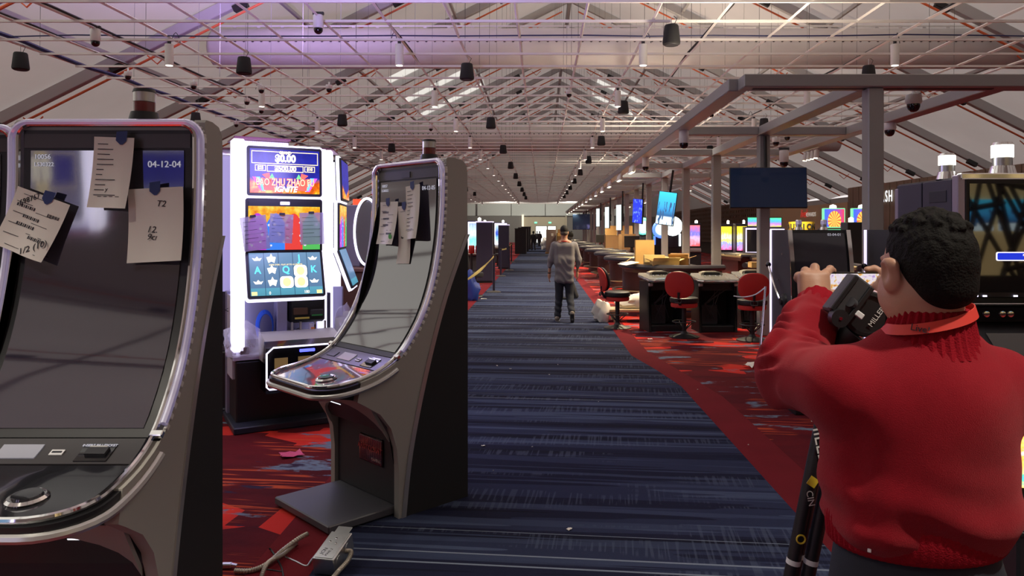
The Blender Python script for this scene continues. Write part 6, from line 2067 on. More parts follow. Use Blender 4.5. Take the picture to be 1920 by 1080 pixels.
# ================================================================== PEOPLE
mat('skin', (0.50, 0.27, 0.175), 0.5, var=0.08, vscale=25, bump=0.05, bscale=300)
mat('hair_black', (0.008, 0.007, 0.006), 0.75, bump=0.35, bscale=220, spec=0.15)
g = NT('red_knit', 0.9)
p_ = g.tex('Object')
fz = g.noise(p_, 520, 3, 0.7)
kn = g.noise(p_, 22, 3)
x, y, z = g.sep(p_)
rows_ = g.math('SINE', g.math('MULTIPLY', z, 1500))
g.base(g.mix(g.math('MULTIPLY_ADD', kn, 0.6, g.math('MULTIPLY', fz, 0.4)), (0.20, 0.004, 0.011), (0.36, 0.010, 0.022)))
g.bump(fz, 0.7, 0.003)
g.b.inputs['Sheen Weight'].default_value = 0.35
g.b.inputs['Sheen Tint'].default_value = (1, 0.35, 0.35, 1)
g.b.inputs['Specular IOR Level'].default_value = 0.1
mat('rib_knit', (0.28, 0.007, 0.016), 0.9, bump=0.3, bscale=300, spec=0.1)
mat('trouser_navy', (0.015, 0.017, 0.028), 0.85, bump=0.1, bscale=400)
mat('lanyard_red', (0.70, 0.045, 0.03), 0.55)

def ring_loft(rows, name, m, parent, n=72, ribs=0, amp=0.0):
    """rows: (centre, rx, ry, tilt_x) rings; optional vertical ribs"""
    out = []
    for (c, rx, ry) in rows:
        r_ = []
        for i in range(n):
            a = 2 * PI * i / n
            k = 1 + (amp / rx) * (math.sin(ribs * a) if ribs else 0)
            r_.append((c[0] + rx * k * math.cos(a), c[1] + ry * k * math.sin(a), c[2]))
        out.append(r_)
    inner = [[(c[0] + (rx - 0.008) * math.cos(2 * PI * i / n), c[1] + (ry - 0.008) * math.sin(2 * PI * i / n), c[2]) for i in range(n)] for (c, rx, ry) in rows]
    b = MB().loft(out + inner[::-1] + [out[0]], True)
    return b.build(name, m, parent)

def man_in_red():
    yaw = R(7)
    HC = Vector((0.765, 1.475, 1.545))
    Rz = Matrix.Rotation(yaw, 3, 'Z')
    def hp(x, y, z):
        return HC + Rz @ Vector((x, y, z))
    rot = (0, 0, yaw)
    # ---- skin: head, neck, torso core and both hands
    s = SDF()
    s.ell(hp(0, -0.012, 0.028), (0.068, 0.092, 0.080), 0.02, rot)
    s.ell(hp(0, 0.028, -0.028), (0.060, 0.066, 0.086), 0.03, rot)
    s.ell(hp(0, 0.055, -0.088), (0.032, 0.032, 0.026), 0.04, rot)
    for sx in (-1, 1):
        s.ell(hp(sx * 0.050, 0.02, -0.055), (0.022, 0.045, 0.04), 0.03, rot)
        s.ell(hp(sx * 0.030, 0.088, 0.0), (0.016, 0.010, 0.009), 0.012, rot, True)
        s.ell(hp(sx * 0.030, 0.080, 0.0), (0.013, 0.012, 0.010), 0.002, rot)
        s.ell(hp(sx * 0.026, 0.084, 0.018), (0.018, 0.010, 0.007), 0.012, rot)
        er = (0, R(6) * sx, yaw - sx * R(22))
        s.ell(hp(sx * 0.080, -0.010, -0.012), (0.009, 0.021, 0.033), 0.006, er)
        s.ell(hp(sx * 0.083, -0.012, 0.008), (0.009, 0.019, 0.014), 0.008, er)
        s.ell(hp(sx * 0.075, 0.0, -0.034), (0.009, 0.011, 0.012), 0.008, er)
        s.ell(hp(sx * 0.091, -0.004, -0.008), (0.007, 0.010, 0.018), 0.006, er, True)
    s.cap(hp(0, 0.092, 0.008), hp(0, 0.112, -0.03), 0.009, 0.013, 0.014)
    s.ell(hp(0, 0.093, -0.060), (0.026, 0.012, 0.010), 0.010, rot)
    s.cap(hp(-0.02, 0.104, -0.060), hp(0.02, 0.104, -0.060), 0.002, 0.002, 0.004, True)
    s.cap(hp(0, -0.018, -0.05), (0.775, 1.485, 1.40), 0.057, 0.066, 0.03)
    head = s.mesh(0.0035)
    s = SDF()
    s.box((0.77, 1.5, 1.18), (0.06, 0.03, 0.10), 0.05, 0.03)
    s.cap((0.775, 1.485, 1.44), (0.77, 1.5, 1.3), 0.05, 0.07, 0.05)
    s.ell((0.768, 1.5, 0.95), (0.15, 0.095, 0.14), 0.05)
    for sx, hx in ((-1, 0.69), (1, 0.85)):
        s.chain([(hx, 1.5, 0.9), (hx, 1.49, 0.5), (hx, 1.5, 0.1)], [0.075, 0.055, 0.04], 0.03)
        s.cap((hx, 1.48, 0.05), (hx + sx * 0.02, 1.62, 0.045), 0.035, 0.03, 0.03)
    LS, LE, LW = (0.605, 1.49, 1.30), (0.577, 1.70, 1.30), (0.702, 1.885, 1.435)
    RS, RE, RW = (0.92, 1.49, 1.30), (1.02, 1.70, 1.27), (0.905, 1.875, 1.425)
    s.chain([LS, LE, LW], [0.045, 0.038, 0.027], 0.02)
    s.chain([RS, RE, RW], [0.045, 0.038, 0.027], 0.02)
    core = s.mesh(0.012)
    def hand(W, palm_c, palm_rot, fingers, thumb, wr=0.026):
        h = SDF()
        h.chain([W, palm_c], [wr, 0.026], 0.015)
        h.box(palm_c, (0.027, 0.005, 0.026), 0.013, 0.02, palm_rot)
        for pts, r in fingers:
            h.chain(pts, [r * 1.08, r * 1.04, r * 0.96, r * 0.86], 0.006)
        h.chain(thumb, [0.0135, 0.0115, 0.0105, 0.0085], 0.010)
        return h.mesh(0.0022)
    lh = hand((0.700, 1.872, 1.425), (0.702, 1.905, 1.478), (R(-8), 0, 0),
              [([(0.676, 1.902, 1.490), (0.667, 1.921, 1.503), (0.672, 1.943, 1.496), (0.686, 1.951, 1.480)], 0.0088),
               ([(0.690, 1.905, 1.500), (0.687, 1.925, 1.516), (0.695, 1.947, 1.506), (0.708, 1.953, 1.488)], 0.0098),
               ([(0.707, 1.907, 1.505), (0.712, 1.926, 1.525), (0.722, 1.948, 1.514), (0.733, 1.954, 1.494)], 0.0102),
               ([(0.722, 1.908, 1.496), (0.738, 1.915, 1.512), (0.752, 1.926, 1.521), (0.766, 1.941, 1.516)], 0.0095)],
              [(0.715, 1.898, 1.462), (0.733, 1.903, 1.455), (0.748, 1.910, 1.456), (0.762, 1.916, 1.460)])
    rh = hand((0.906, 1.862, 1.415), (0.901, 1.900, 1.470), (R(-8), 0, R(25)),
              [([(0.893, 1.912, 1.494), (0.889, 1.928, 1.512), (0.873, 1.938, 1.521), (0.853, 1.938, 1.519)], 0.0092),
               ([(0.901, 1.918, 1.488), (0.902, 1.940, 1.496), (0.885, 1.950, 1.492), (0.866, 1.949, 1.486)], 0.0098),
               ([(0.905, 1.920, 1.474), (0.905, 1.942, 1.476), (0.887, 1.951, 1.472), (0.870, 1.949, 1.466)], 0.0094),
               ([(0.907, 1.918, 1.458), (0.905, 1.938, 1.458), (0.888, 1.948, 1.454), (0.874, 1.947, 1.450)], 0.0085)],
              [(0.893, 1.895, 1.468), (0.884, 1.900, 1.478), (0.871, 1.908, 1.479), (0.858, 1.916, 1.476)])
    me = np_mesh('person', [head, core, lh, rh], 'skin', smooth_it=1)
    tag(me, 'person in a red knitted sweater seen from behind, holding up a phone with both hands', 'person')
    # ---- hair
    s = SDF()
    s.ell(hp(0, -0.016, 0.036), (0.071, 0.098, 0.075), 0.02, rot)
    s.ell(hp(0, -0.050, 0.0), (0.067, 0.060, 0.062), 0.02, rot)
    s.ell(hp(0.004, -0.068, -0.038), (0.052, 0.036, 0.036), 0.02, rot)
    q = random.Random(4)
    for k in range(260):
        a, b_ = q.uniform(0, 2 * PI), q.uniform(0.02, 1.0)
        d = Vector((math.cos(a) * math.sin(b_) * 0.071, math.sin(a) * math.sin(b_) * 0.100 - 0.016, 0.036 + math.cos(b_) * 0.076))
        s.ell(hp(*d), (q.uniform(0.005, 0.011), q.uniform(0.005, 0.011), q.uniform(0.004, 0.009)), 0.004, (q.random() * 3, q.random() * 3, q.random() * 3))
    s.ell(hp(0, 0.088, -0.05), (0.12, 0.066, 0.115), 0.008, rot, True)
    for sx in (-1, 1):
        s.ell(hp(sx * 0.086, 0.006, -0.022), (0.030, 0.028, 0.044), 0.008, rot, True)
        s.ell(hp(sx * 0.085, -0.03, -0.085), (0.045, 0.06, 0.045), 0.010, rot, True)
    def wob(X, Y, Z):
        return 0.0016 * np.sin(X * 260 + 3 * np.sin(Z * 90)) * np.sin(Y * 230 + 2 * np.sin(X * 110)) * np.clip((Z - 1.53) * 20, 0, 1)
    np_mesh('hair', [s.mesh(0.0032, wob=wob)], 'hair_black', me)
    # ---- sweater
    s = SDF()
    s.ell((0.760, 1.495, 1.225), (0.187, 0.138, 0.190), 0.05)
    s.ell((0.758, 1.50, 1.115), (0.180, 0.136, 0.15), 0.06)
    s.box((0.758, 1.50, 1.06), (0.100, 0.056, 0.010), 0.066, 0.05)
    s.cap((0.615, 1.492, 1.305), (0.915, 1.492, 1.305), 0.072, 0.072, 0.05)
    s.cap((0.715, 1.485, 1.375), (0.835, 1.485, 1.375), 0.048, 0.048, 0.045)
    s.ell((0.775, 1.43, 1.28), (0.14, 0.075, 0.10), 0.05)
    s.cap((0.775, 1.482, 1.335), (0.775, 1.475, 1.42), 0.092, 0.066, 0.045)
    s.chain([LS, LE], [0.074, 0.078], 0.04)
    s.chain([LE, (0.648, 1.805, 1.375)], [0.080, 0.064], 0.03)
    s.chain([(0.648, 1.805, 1.375), LW], [0.064, 0.047], 0.02)
    s.chain([RS, RE], [0.074, 0.074], 0.04)
    s.chain([RE, RW], [0.076, 0.047], 0.03)
    s.cap((0.775, 1.477, 1.47), (0.775, 1.474, 1.58), 0.075, 0.075, 0.002, True)
    def wob2(X, Y, Z):
        arm = np.clip((0.70 - X) * 12, 0, 1) * np.clip((Y - 1.55) * 8, 0, 1)
        t = (X - 0.57) * 0.5 + (Y - 1.70) * 0.65 + (Z - 1.30) * 0.55
        f = 0.0115 * arm * np.sin(t * 125 + 2.2 * np.sin(X * 47 + Z * 21) + 1.6 * np.sin(Z * 38)) * (0.55 + 0.45 * np.sin(X * 61 - Y * 33))
        low = np.clip((1.19 - Z) * 7, 0, 1) * np.clip((Z - 1.0) * 18, 0, 1)
        f = f + 0.006 * low * np.sin(Z * 62 + 7 * (X - 0.77) + 1.5 * np.sin(X * 17))
        side = np.exp(-((X - 0.60 - 0.10 * (1.25 - Z)) / 0.02) ** 2) * np.clip((1.33 - Z) * 6, 0, 1)
        return f + 0.006 * side + 0.0025 * np.sin(X * 33) * np.sin(Z * 27 + Y * 15)
    np_mesh('sweater', [s.mesh(0.0058, wob=wob2)], 'red_knit', me, smooth_it=1)
    ring_loft([((0.774, 1.477, 1.376), 0.096, 0.094), ((0.774, 1.477, 1.390), 0.092, 0.089), ((0.774, 1.476, 1.408), 0.087, 0.083), ((0.775, 1.474, 1.430), 0.081, 0.077), ((0.776, 1.472, 1.450), 0.075, 0.071), ((0.776, 1.470, 1.463), 0.072, 0.068), ((0.776, 1.470, 1.466), 0.068, 0.064)], 'collar', 'rib_knit', me, 150, 34, 0.0022)
    ring_loft([((0.758, 1.50, 0.992), 0.167, 0.126), ((0.758, 1.50, 1.0), 0.174, 0.131), ((0.758, 1.50, 1.045), 0.177, 0.134), ((0.758, 1.50, 1.07), 0.171, 0.128)], 'hem_band', 'rib_knit', me, 220, 70, 0.0012)
    d = (Vector(LW) - Vector((0.648, 1.805, 1.375))).normalized()
    b = MB()
    c0 = Vector(LW) - d * 0.035
    pts = [c0, c0 + d * 0.02, c0 + d * 0.05, c0 + d * 0.062]
    b.tube(pts, [0.050, 0.050, 0.047, 0.038], 56)
    for i, v in enumerate(b.bm.verts):
        if (i % 56) % 4 < 2:
            v.co += (v.co - (c0 + d * ((v.co - c0).dot(d)))).normalized() * -0.0022
    b.build('cuff', 'rib_knit', me)
    MB().box((0.622, 1.402, 1.02), (0.007, 0.002, 0.018), 0.001, (R(-15), 0, R(-35))).build('hem_tag', 'white_plastic', me)
    # ---- trousers and shoes
    s = SDF()
    s.ell((0.758, 1.50, 0.95), (0.162, 0.124, 0.13), 0.05)
    for hx in (0.685, 0.852):
        s.chain([(hx, 1.50, 0.86), (hx, 1.49, 0.50), (hx, 1.50, 0.10)], [0.10, 0.078, 0.064], 0.04)
    np_mesh('trousers', [s.mesh(0.012)], 'trouser_navy', me)
    for hx in (0.685, 0.852):
        s = SDF()
        s.chain([(hx, 1.46, 0.055), (hx, 1.60, 0.05), (hx, 1.68, 0.04)], [0.052, 0.046, 0.036], 0.02)
        np_mesh('shoe', [s.mesh(0.008)], 'black', me)
    # ---- lanyard
    n = 60
    rows = []
    for i in range(n + 1):
        a = 2 * PI * i / n
        x_, y_ = math.cos(a), math.sin(a)
        zz = 1.452 - 0.026 * (-x_ * 0.8 + 0.2) - 0.05 * max(0, y_)
        r0 = 0.079 + (1.466 - zz) * 0.30
        c = Vector((0.776 + x_ * r0, 1.472 + y_ * r0 * 0.93, zz))
        nrm = Vector((x_, y_, 0.0))
        rows.append([c + Vector((0, 0, 0.010)) - nrm * 0.004, c + Vector((0, 0, 0.010)) - nrm * 0.002, c - Vector((0, 0, 0.010)) + nrm * 0.004, c - Vector((0, 0, 0.010)) + nrm * 0.002])
    ly = MB().loft(rows, True).build('lanyard', 'lanyard_red', me)
    a = R(232)
    x_, y_ = math.cos(a), math.sin(a)
    zz = 1.452 - 0.026 * (-x_ * 0.8 + 0.2)
    r0 = 0.0825 + (1.466 - zz) * 0.30
    text('Live!', 0.018, (0.776 + x_ * r0, 1.472 + y_ * r0 * 0.93, zz), (R(80), R(8), a + R(90)), 'ink', ly, depth=0.0006)
    return me
man_in_red()

# ---- the phone he holds up
ph = thing('phone', 'black phone held sideways in both hands, its bright camera view showing the hall', 'phone', (0.8155, 1.93, 1.4765))
MB().prism(rrect(0.147, 0.0715, 0.011), -0.004, 0.004, 'Y').build('body', 'black_gloss', ph)
g = NT('phone_view', 0.2)
x, y, z = g.sep(g.tex('Generated'))
n = g.noise(g.comb(g.math('MULTIPLY', x, 9), 0.0, g.math('MULTIPLY', z, 5)), 1, 4, 0.65)
c1 = g.ramp(n, [(0.30, (0.35, 0.18, 0.75)), (0.42, (1.0, 0.85, 0.95)), (0.52, (0.95, 0.9, 1.0)), (0.57, (1.0, 0.65, 0.15)), (0.66, (0.75, 0.08, 0.06)), (0.75, (0.9, 0.85, 0.9))])
c2 = g.ramp(n, [(0.3, (0.35, 0.08, 0.35)), (0.5, (0.95, 0.55, 0.6)), (0.7, (0.9, 0.25, 0.12))])
g.base((0, 0, 0, 1))
g.emit(g.mix(g.gt(z, 0.32, 0.1), c2, c1), 0.6)
MB().prism(rrect(0.139, 0.064, 0.008), -0.0045, -0.0035, 'Y').build('screen', 'phone_view', ph)
MB().lathe([(0, 0), (0.0055, 0), (0.0055, 0.001), (0, 0.001)], (0.062, -0.0046, 0.008), 16, (R(90), 0, 0)).build('shutter_key', 'white_plastic', ph)

# ---- camera tripod he carries
tp = thing('camera_tripod', 'black camera tripod with round fluid head, carried in front of the red sweater', 'tripod', (0, 0, 0))
TH = Vector((0.764, 1.755, 1.426))
d = MB().lathe([(0, -0.035), (0.051, -0.035), (0.055, -0.028), (0.055, 0.026), (0.052, 0.032), (0.044, 0.033), (0.044, 0.029), (0, 0.029)], TH, 32, (R(90), 0, R(-6))).build('fluid_drum', 'black', tp)
text('MILLER', 0.017, TH + Vector((0.016, -0.0345, -0.006)), (R(90), R(-55), R(-6)), 'white_paint', d, depth=0.0005)
pr = (0, R(53), 0)
def plate_pt(u, v, w):
    return TH + Vector((-0.045, -0.015, 0.037)) + Matrix.Rotation(R(-53), 3, 'Y') @ Vector((u, v, w))
rp = (0, R(-53), 0)
pl = MB().box(plate_pt(0, 0, 0), (0.105, 0.05, 0.052), 0.004, rp).build('camera_plate', 'dark_grey', tp)
MB().box(plate_pt(0.0, -0.022, 0.022), (0.098, 0.02, 0.012), 0.002, rp).build('clamp_rail', 'black', pl)
MB().box(plate_pt(0.0, -0.022, -0.022), (0.098, 0.02, 0.012), 0.002, rp).build('clamp_rail', 'black', pl)
MB().box(plate_pt(-0.02, -0.03, -0.035), (0.014, 0.01, 0.02), 0.002, rp).build('white_lever', 'white_plastic', pl)
MB().cyl(plate_pt(-0.055, -0.02, 0.0), plate_pt(-0.055, -0.045, 0.0), 0.021, n=18).build('lock_knob', 'black', pl)
MB().cyl(plate_pt(-0.055, -0.045, 0.0), plate_pt(-0.055, -0.047, 0.0), 0.004, n=8).build('knob_screw', 'chrome', pl)
MB().cyl(TH + Vector((-0.03, -0.03, 0.018)), TH + Vector((-0.05, -0.045, 0.03)), 0.012, n=12).build('pan_knob', 'dark_grey', tp)
MB().cyl(TH + Vector((-0.02, 0.0, -0.05)), TH + Vector((-0.05, 0.012, -0.085)), 0.036, 0.026, 18).build('bowl_mount', 'black', tp)
LA, LB = Vector((0.722, 1.775, 1.325)), Vector((0.47, 1.80, 0.03))
dd = (LB - LA).normalized()
for k, (ox, oy) in enumerate(((-0.021, -0.012), (0.021, -0.012), (0.0, 0.024))):
    o = Vector((ox, oy, 0))
    lg = MB().cyl(LA + o, LA + o + dd * 0.66, 0.0165, n=14).build('leg', 'black', tp)
    MB().cyl(LA + o + dd * 0.60, LB + o * 1.3, 0.012, n=12).build('lower_tube', 'charcoal', lg)
    MB().cyl(LA + o + dd * 0.585, LA + o + dd * 0.645, 0.0205, n=14).build('leg_clamp', 'black_gloss', lg)
    MB().cyl(LA + o + dd * 0.50, LA + o + dd * 0.512, 0.0172, n=14).build('white_ring', 'white_plastic', lg)
    MB().lathe([(0, -0.03), (0.016, -0.03), (0.018, 0.0), (0, 0.01)], LB + o * 1.3, 10).build('rubber_foot', 'black_matte', lg)
ang = math.atan2(dd.x, -dd.z)
def leg_text(s_, size, f, m_):
    p_ = LA + Vector((-0.021, -0.012, 0)) + dd * f + Vector((0.002, -0.0178, 0))
    text(s_, size, p_, (R(90), R(90) - ang * -1.0, 0), m_, tp, depth=0.0004)
leg_text('MILLER', 0.042, 0.215, 'white_paint')
leg_text('CIN', 0.022, 0.345, 'white_paint')
p_ = LA + Vector((-0.021, -0.012, 0)) + dd * 0.445 + Vector((0.0, -0.0165, 0))
MB().tube([p_ + Vector((0.010 * math.cos(a), 0, 0.010 * math.sin(a))) for a in [2 * PI * i / 16 for i in range(16)]], 0.0022, 6, True).build('yellow_ring_mark', 'caution_bright', tp)
p_ = LA + Vector((-0.021, -0.012, 0)) + dd * 0.305 + Vector((0.0, -0.0175, 0))
MB().box(p_, (0.022, 0.001, 0.022), 0, (0, R(45) + ang, 0)).build('yellow_badge', 'caution_bright', tp)

# ---- the man walking away down the aisle
def walker(loc):
    s = SDF()
    s.ell((0, 0.015, 1.592), (0.073, 0.092, 0.112), 0.02)
    s.ell((0, 0.06, 1.545), (0.045, 0.05, 0.06), 0.03)
    s.cap((0, 0.105, 1.59), (0, 0.115, 1.56), 0.012, 0.016, 0.02)
    for sx in (-1, 1):
        s.ell((sx * 0.076, 0.0, 1.585), (0.010, 0.022, 0.033), 0.006)
        s.ell((sx * 0.028, 0.103, 1.605), (0.014, 0.01, 0.009), 0.01, None, True)
    s.cap((-0.02, 0.108, 1.525), (0.02, 0.108, 1.525), 0.003, 0.003, 0.004, True)
    s.cap((0, 0, 1.55), (0, -0.01, 1.40), 0.058, 0.062, 0.03)
    s.box((0, 0, 1.15), (0.09, 0.03, 0.25), 0.05, 0.05)
    s.cap((-0.19, 0, 1.37), (0.19, 0, 1.37), 0.045, 0.045, 0.05)
    s.ell((0, 0, 0.82), (0.14, 0.09, 0.13), 0.05)
    s.chain([(-0.10, 0, 0.78), (-0.10, 0.03, 0.46), (-0.135, -0.02, 0.09)], [0.075, 0.055, 0.04], 0.03)
    s.chain([(0.09, 0, 0.78), (0.105, 0.0, 0.46), (0.135, -0.24, 0.18)], [0.075, 0.055, 0.04], 0.03)
    s.cap((-0.14, -0.03, 0.05), (-0.13, 0.14, 0.045), 0.035, 0.03, 0.02)
    s.cap((0.145, -0.27, 0.16), (0.15, -0.17, 0.06), 0.035, 0.03, 0.02)
    s.chain([(-0.21, 0, 1.36), (-0.272, -0.02, 1.10), (-0.298, 0.02, 0.86)], [0.045, 0.038, 0.026], 0.02)
    s.chain([(0.21, 0, 1.36), (0.285, 0.01, 1.10), (0.262, 0.10, 0.88)], [0.045, 0.038, 0.026], 0.02)
    body = s.mesh(0.010)
    hands = []
    for sx, w in ((-1, Vector((-0.298, 0.02, 0.86))), (1, Vector((0.262, 0.10, 0.88)))):
        h = SDF()
        pc = w + Vector((0, 0.012, -0.055))
        h.cap(w, pc, 0.025, 0.026, 0.015)
        h.box(pc, (0.012, 0.024, 0.026), 0.012, 0.02)
        for k in range(4):
            y_ = -0.028 + 0.019 * k
            L = (0.055, 0.068, 0.074, 0.066)[k]
            a = pc + Vector((0, y_, -0.03))
            h.chain([a, a + Vector((sx * 0.004, 0.004, -L * 0.45)), a + Vector((-sx * 0.008, 0.008, -L * 0.8)), a + Vector((-sx * 0.018, 0.010, -L))], [0.0095, 0.009, 0.0085, 0.0075], 0.004)
        h.chain([pc + Vector((-sx * 0.004, 0.03, 0.015)), pc + Vector((-sx * 0.014, 0.045, -0.008)), pc + Vector((-sx * 0.018, 0.048, -0.03))], [0.012, 0.011, 0.009], 0.008)
        hands.append(h.mesh(0.004))
    me = np_mesh('person', [body] + hands, 'skin', None, loc, 1)
    me.scale = (0.9, 1, 1)
    tag(me, 'person in grey long-sleeved top, jeans and black cap walking away down the blue aisle', 'person')
    s = SDF()
    s.box((0, 0, 1.20), (0.125, 0.045, 0.13), 0.075, 0.05)
    s.box((0, -0.01, 0.92), (0.115, 0.055, 0.17), 0.070, 0.06)
    s.cap((-0.18, 0, 1.355), (0.18, 0, 1.355), 0.068, 0.068, 0.05)
    s.cap((0, -0.01, 1.36), (0, -0.005, 1.43), 0.085, 0.068, 0.05)
    s.chain([(-0.205, 0, 1.35), (-0.272, -0.02, 1.10), (-0.285, 0.0, 1.00)], [0.070, 0.060, 0.050], 0.03)
    s.chain([(0.205, 0, 1.35), (0.285, 0.01, 1.10), (0.275, 0.05, 1.00)], [0.070, 0.060, 0.050], 0.03)
    def wb(X, Y, Z):
        return 0.007 * np.sin(Z * 45 + X * 28 + 2 * np.sin(X * 19)) * np.clip((1.2 - Z) * 4, 0, 1)
    np_mesh('shirt', [s.mesh(0.010, wob=wb)], mat('shirt_grey', (0.22, 0.21, 0.225), 0.9, bump=0.1, bscale=200, var=0.08, vscale=8), me, None, 1)
    s = SDF()
    s.ell((0, 0, 0.80), (0.170, 0.118, 0.15), 0.05)
    s.chain([(-0.098, 0, 0.76), (-0.10, 0.03, 0.46), (-0.135, -0.02, 0.09)], [0.098, 0.076, 0.066], 0.03)
    s.chain([(0.09, 0, 0.76), (0.105, 0.0, 0.46), (0.135, -0.235, 0.19)], [0.098, 0.076, 0.066], 0.03)
    def wb2(X, Y, Z):
        return 0.006 * np.sin(Z * 60 + X * 20) * np.clip((0.5 - Z) * 5, 0, 1)
    np_mesh('jeans', [s.mesh(0.010, wob=wb2)], mat('denim', (0.016, 0.019, 0.032), 0.85, var=0.2, vscale=9), me, None, 1)
    mat('sneaker', (0.20, 0.17, 0.14), 0.7)
    for pts, rs, sole in (([(-0.142, -0.06, 0.062), (-0.136, 0.08, 0.06), (-0.130, 0.18, 0.045)], [0.048, 0.044, 0.034], (-0.137, 0.06, 0.014, 0)), ([(0.142, -0.275, 0.175), (0.147, -0.215, 0.09), (0.150, -0.15, 0.04)], [0.048, 0.044, 0.036], None)):
        s = SDF()
        s.chain(pts, rs, 0.02)
        sh = np_mesh('sneaker', [s.mesh(0.007)], 'sneaker', me)
        s = SDF()
        if sole:
            s.cap((sole[0], -0.06, 0.024), (sole[0] + 0.008, 0.17, 0.024), 0.026, 0.024, 0.01)
            s.cap((sole[0] - 0.02, -0.06, 0.020), (sole[0] - 0.01, 0.17, 0.020), 0.018, 0.018, 0.01)
            s.cap((sole[0] + 0.02, -0.06, 0.020), (sole[0] + 0.03, 0.17, 0.020), 0.018, 0.018, 0.01)
            mm = mat('sole_white', (0.6, 0.58, 0.54), 0.6)
        else:
            for o in (-0.02, 0.0, 0.02):
                s.cap((0.143 + o, -0.315, 0.165), (0.150 + o, -0.185, 0.018), 0.018, 0.018, 0.01)
            mm = mat('sole_dark', (0.05, 0.045, 0.045), 0.8)
        np_mesh('sole', [s.mesh(0.006)], mm, sh)
    s = SDF()
    s.ell((0, 0.01, 1.635), (0.083, 0.102, 0.085), 0.01)
    s.ell((0, 0.13, 1.625), (0.062, 0.075, 0.010), 0.01, (R(-12), 0, 0))
    s.box((0, 0.0, 1.52), (0.2, 0.2, 0.055), 0.0, 0.005, None, True)
    np_mesh('cap', [s.mesh(0.006)], 'black_matte', me)
    s = SDF()
    s.ell((0, -0.012, 1.575), (0.075, 0.085, 0.055), 0.01)
    s.box((0, 0.09, 1.56), (0.2, 0.08, 0.2), 0.0, 0.005, None, True)
    np_mesh('hair', [s.mesh(0.006)], mat('hair_grey', (0.10, 0.08, 0.07), 0.8), me)
    MB().tube([(0.078 * math.cos(a), -0.01 + 0.078 * math.sin(a), 1.432 - 0.05 * max(0, math.sin(a))) for a in [2 * PI * i / 24 for i in range(24)]], 0.011, 6, True).build('lanyard', 'lanyard_red', me)
    w = Vector((-0.298, 0.02, 0.868))
    MB().tube([w + Vector((0.031 * math.cos(a), 0.031 * math.sin(a), 0)) for a in [2 * PI * i / 18 for i in range(18)]], 0.009, 6, True).build('wristwatch', 'black', me)
    return me
walker((0.41, 13.2, 0.004))

# ---- people far down the hall: one low-detail figure, copied
def far_person():
    s = SDF()
    s.ell((0, 0, 1.60), (0.08, 0.09, 0.115), 0.02)
    s.cap((0, 0, 1.55), (0, 0, 1.4), 0.055, 0.06, 0.03)
    s.box((0, 0, 1.15), (0.13, 0.06, 0.22), 0.06, 0.05)
    s.chain([(-0.2, 0, 1.37), (-0.27, 0, 1.08), (-0.25, 0.1, 0.86)], [0.06, 0.05, 0.035], 0.03)
    s.chain([(0.2, 0, 1.37), (0.27, 0, 1.08), (0.25, 0.1, 0.86)], [0.06, 0.05, 0.035], 0.03)
    s.chain([(-0.09, 0, 0.9), (-0.11, 0.06, 0.5), (-0.12, -0.02, 0.06)], [0.1, 0.075, 0.055], 0.03)
    s.chain([(0.09, 0, 0.9), (0.11, 0.0, 0.5), (0.12, -0.16, 0.08)], [0.1, 0.075, 0.055], 0.03)
    s.cap((-0.12, -0.03, 0.04), (-0.12, 0.14, 0.04), 0.04, 0.035, 0.02)
    s.cap((0.12, -0.17, 0.05), (0.12, -0.02, 0.04), 0.04, 0.035, 0.02)
    me = np_mesh('person', [s.mesh(0.022)], 'charcoal', None, None, 1)
    h = SDF()
    h.ell((0, -0.01, 1.635), (0.088, 0.098, 0.095), 0.01)
    np_mesh('hair', [h.mesh(0.02)], 'hair_black', me)
    return me
FP = far_person()
FP.location = (P(1067, 440, 17.5).x, 17.5, 0.004)
FP.rotation_euler = (0, 0, R(80))
FP.scale = (1, 1, 0.93)
tag(FP, 'dark-haired person half hidden behind the walking person in grey', 'person')
FPS = Vector((1, 1, 1))
c = copy_tree(FP, (P(1000, 440, 62).x, 62, 0.004), R(20), 'person in dark clothes walking in the far aisle before the bright doorway')
GP = 'people far down beside the aisle'
for px, Y, r in ((984, 74, 10), (989, 80, 50), (993, 70, 90), (1007, 84, 0), (1012, 78, -40), (1066, 63, 30), (1071, 68, 90)):
    copy_tree(FP, (P(px, 440, Y).x, Y, 0.004), R(r), 'person in dark clothes standing far down the hall', GP)
# ================================================================== LOOSE THINGS ON THE FLOOR
def flex(name, pts, r, m, label, ribs=True, cat='cable'):
    P3 = [Vector(p) for p in pts]
    dense = []
    for i in range(len(P3) - 1):
        p0, p1, p2, p3 = [P3[max(0, min(len(P3) - 1, j))] for j in (i - 1, i, i + 1, i + 2)]
        for k in range(14):
            t = k / 14
            dense.append(0.5 * ((2 * p1) + (-p0 + p2) * t + (2 * p0 - 5 * p1 + 4 * p2 - p3) * t * t + (-p0 + 3 * p1 - 3 * p2 + p3) * t ** 3))
    dense.append(P3[-1])
    rs = [r * (1.0 if (i % 2 or not ribs) else 0.78) for i in range(len(dense))]
    return tag(MB().tube(dense, rs, 10).build(name, m), label, cat)
def gz(px, py, z):
    v = G(px, py, z)
    return (v.x, v.y, z)
mat('flex_steel', (0.48, 0.43, 0.36), 0.4, metal=0.6)
c1 = flex('flexible_conduit', [gz(440, 1070, 0.016), gz(470, 1070, 0.016), gz(500, 1058, 0.02), gz(530, 1032, 0.03), gz(560, 1010, 0.045), gz(577, 1001, 0.05)], 0.013, 'flex_steel', 'ribbed metal conduit curving over the red carpet, its free end raised')
flex('flexible_conduit', [gz(489, 1085, 0.016), gz(496, 1066, 0.040), gz(506, 1052, 0.045), gz(530, 1040, 0.03), gz(556, 1018, 0.014)], 0.011, 'flex_steel', 'second ribbed metal conduit crossing under the raised one')
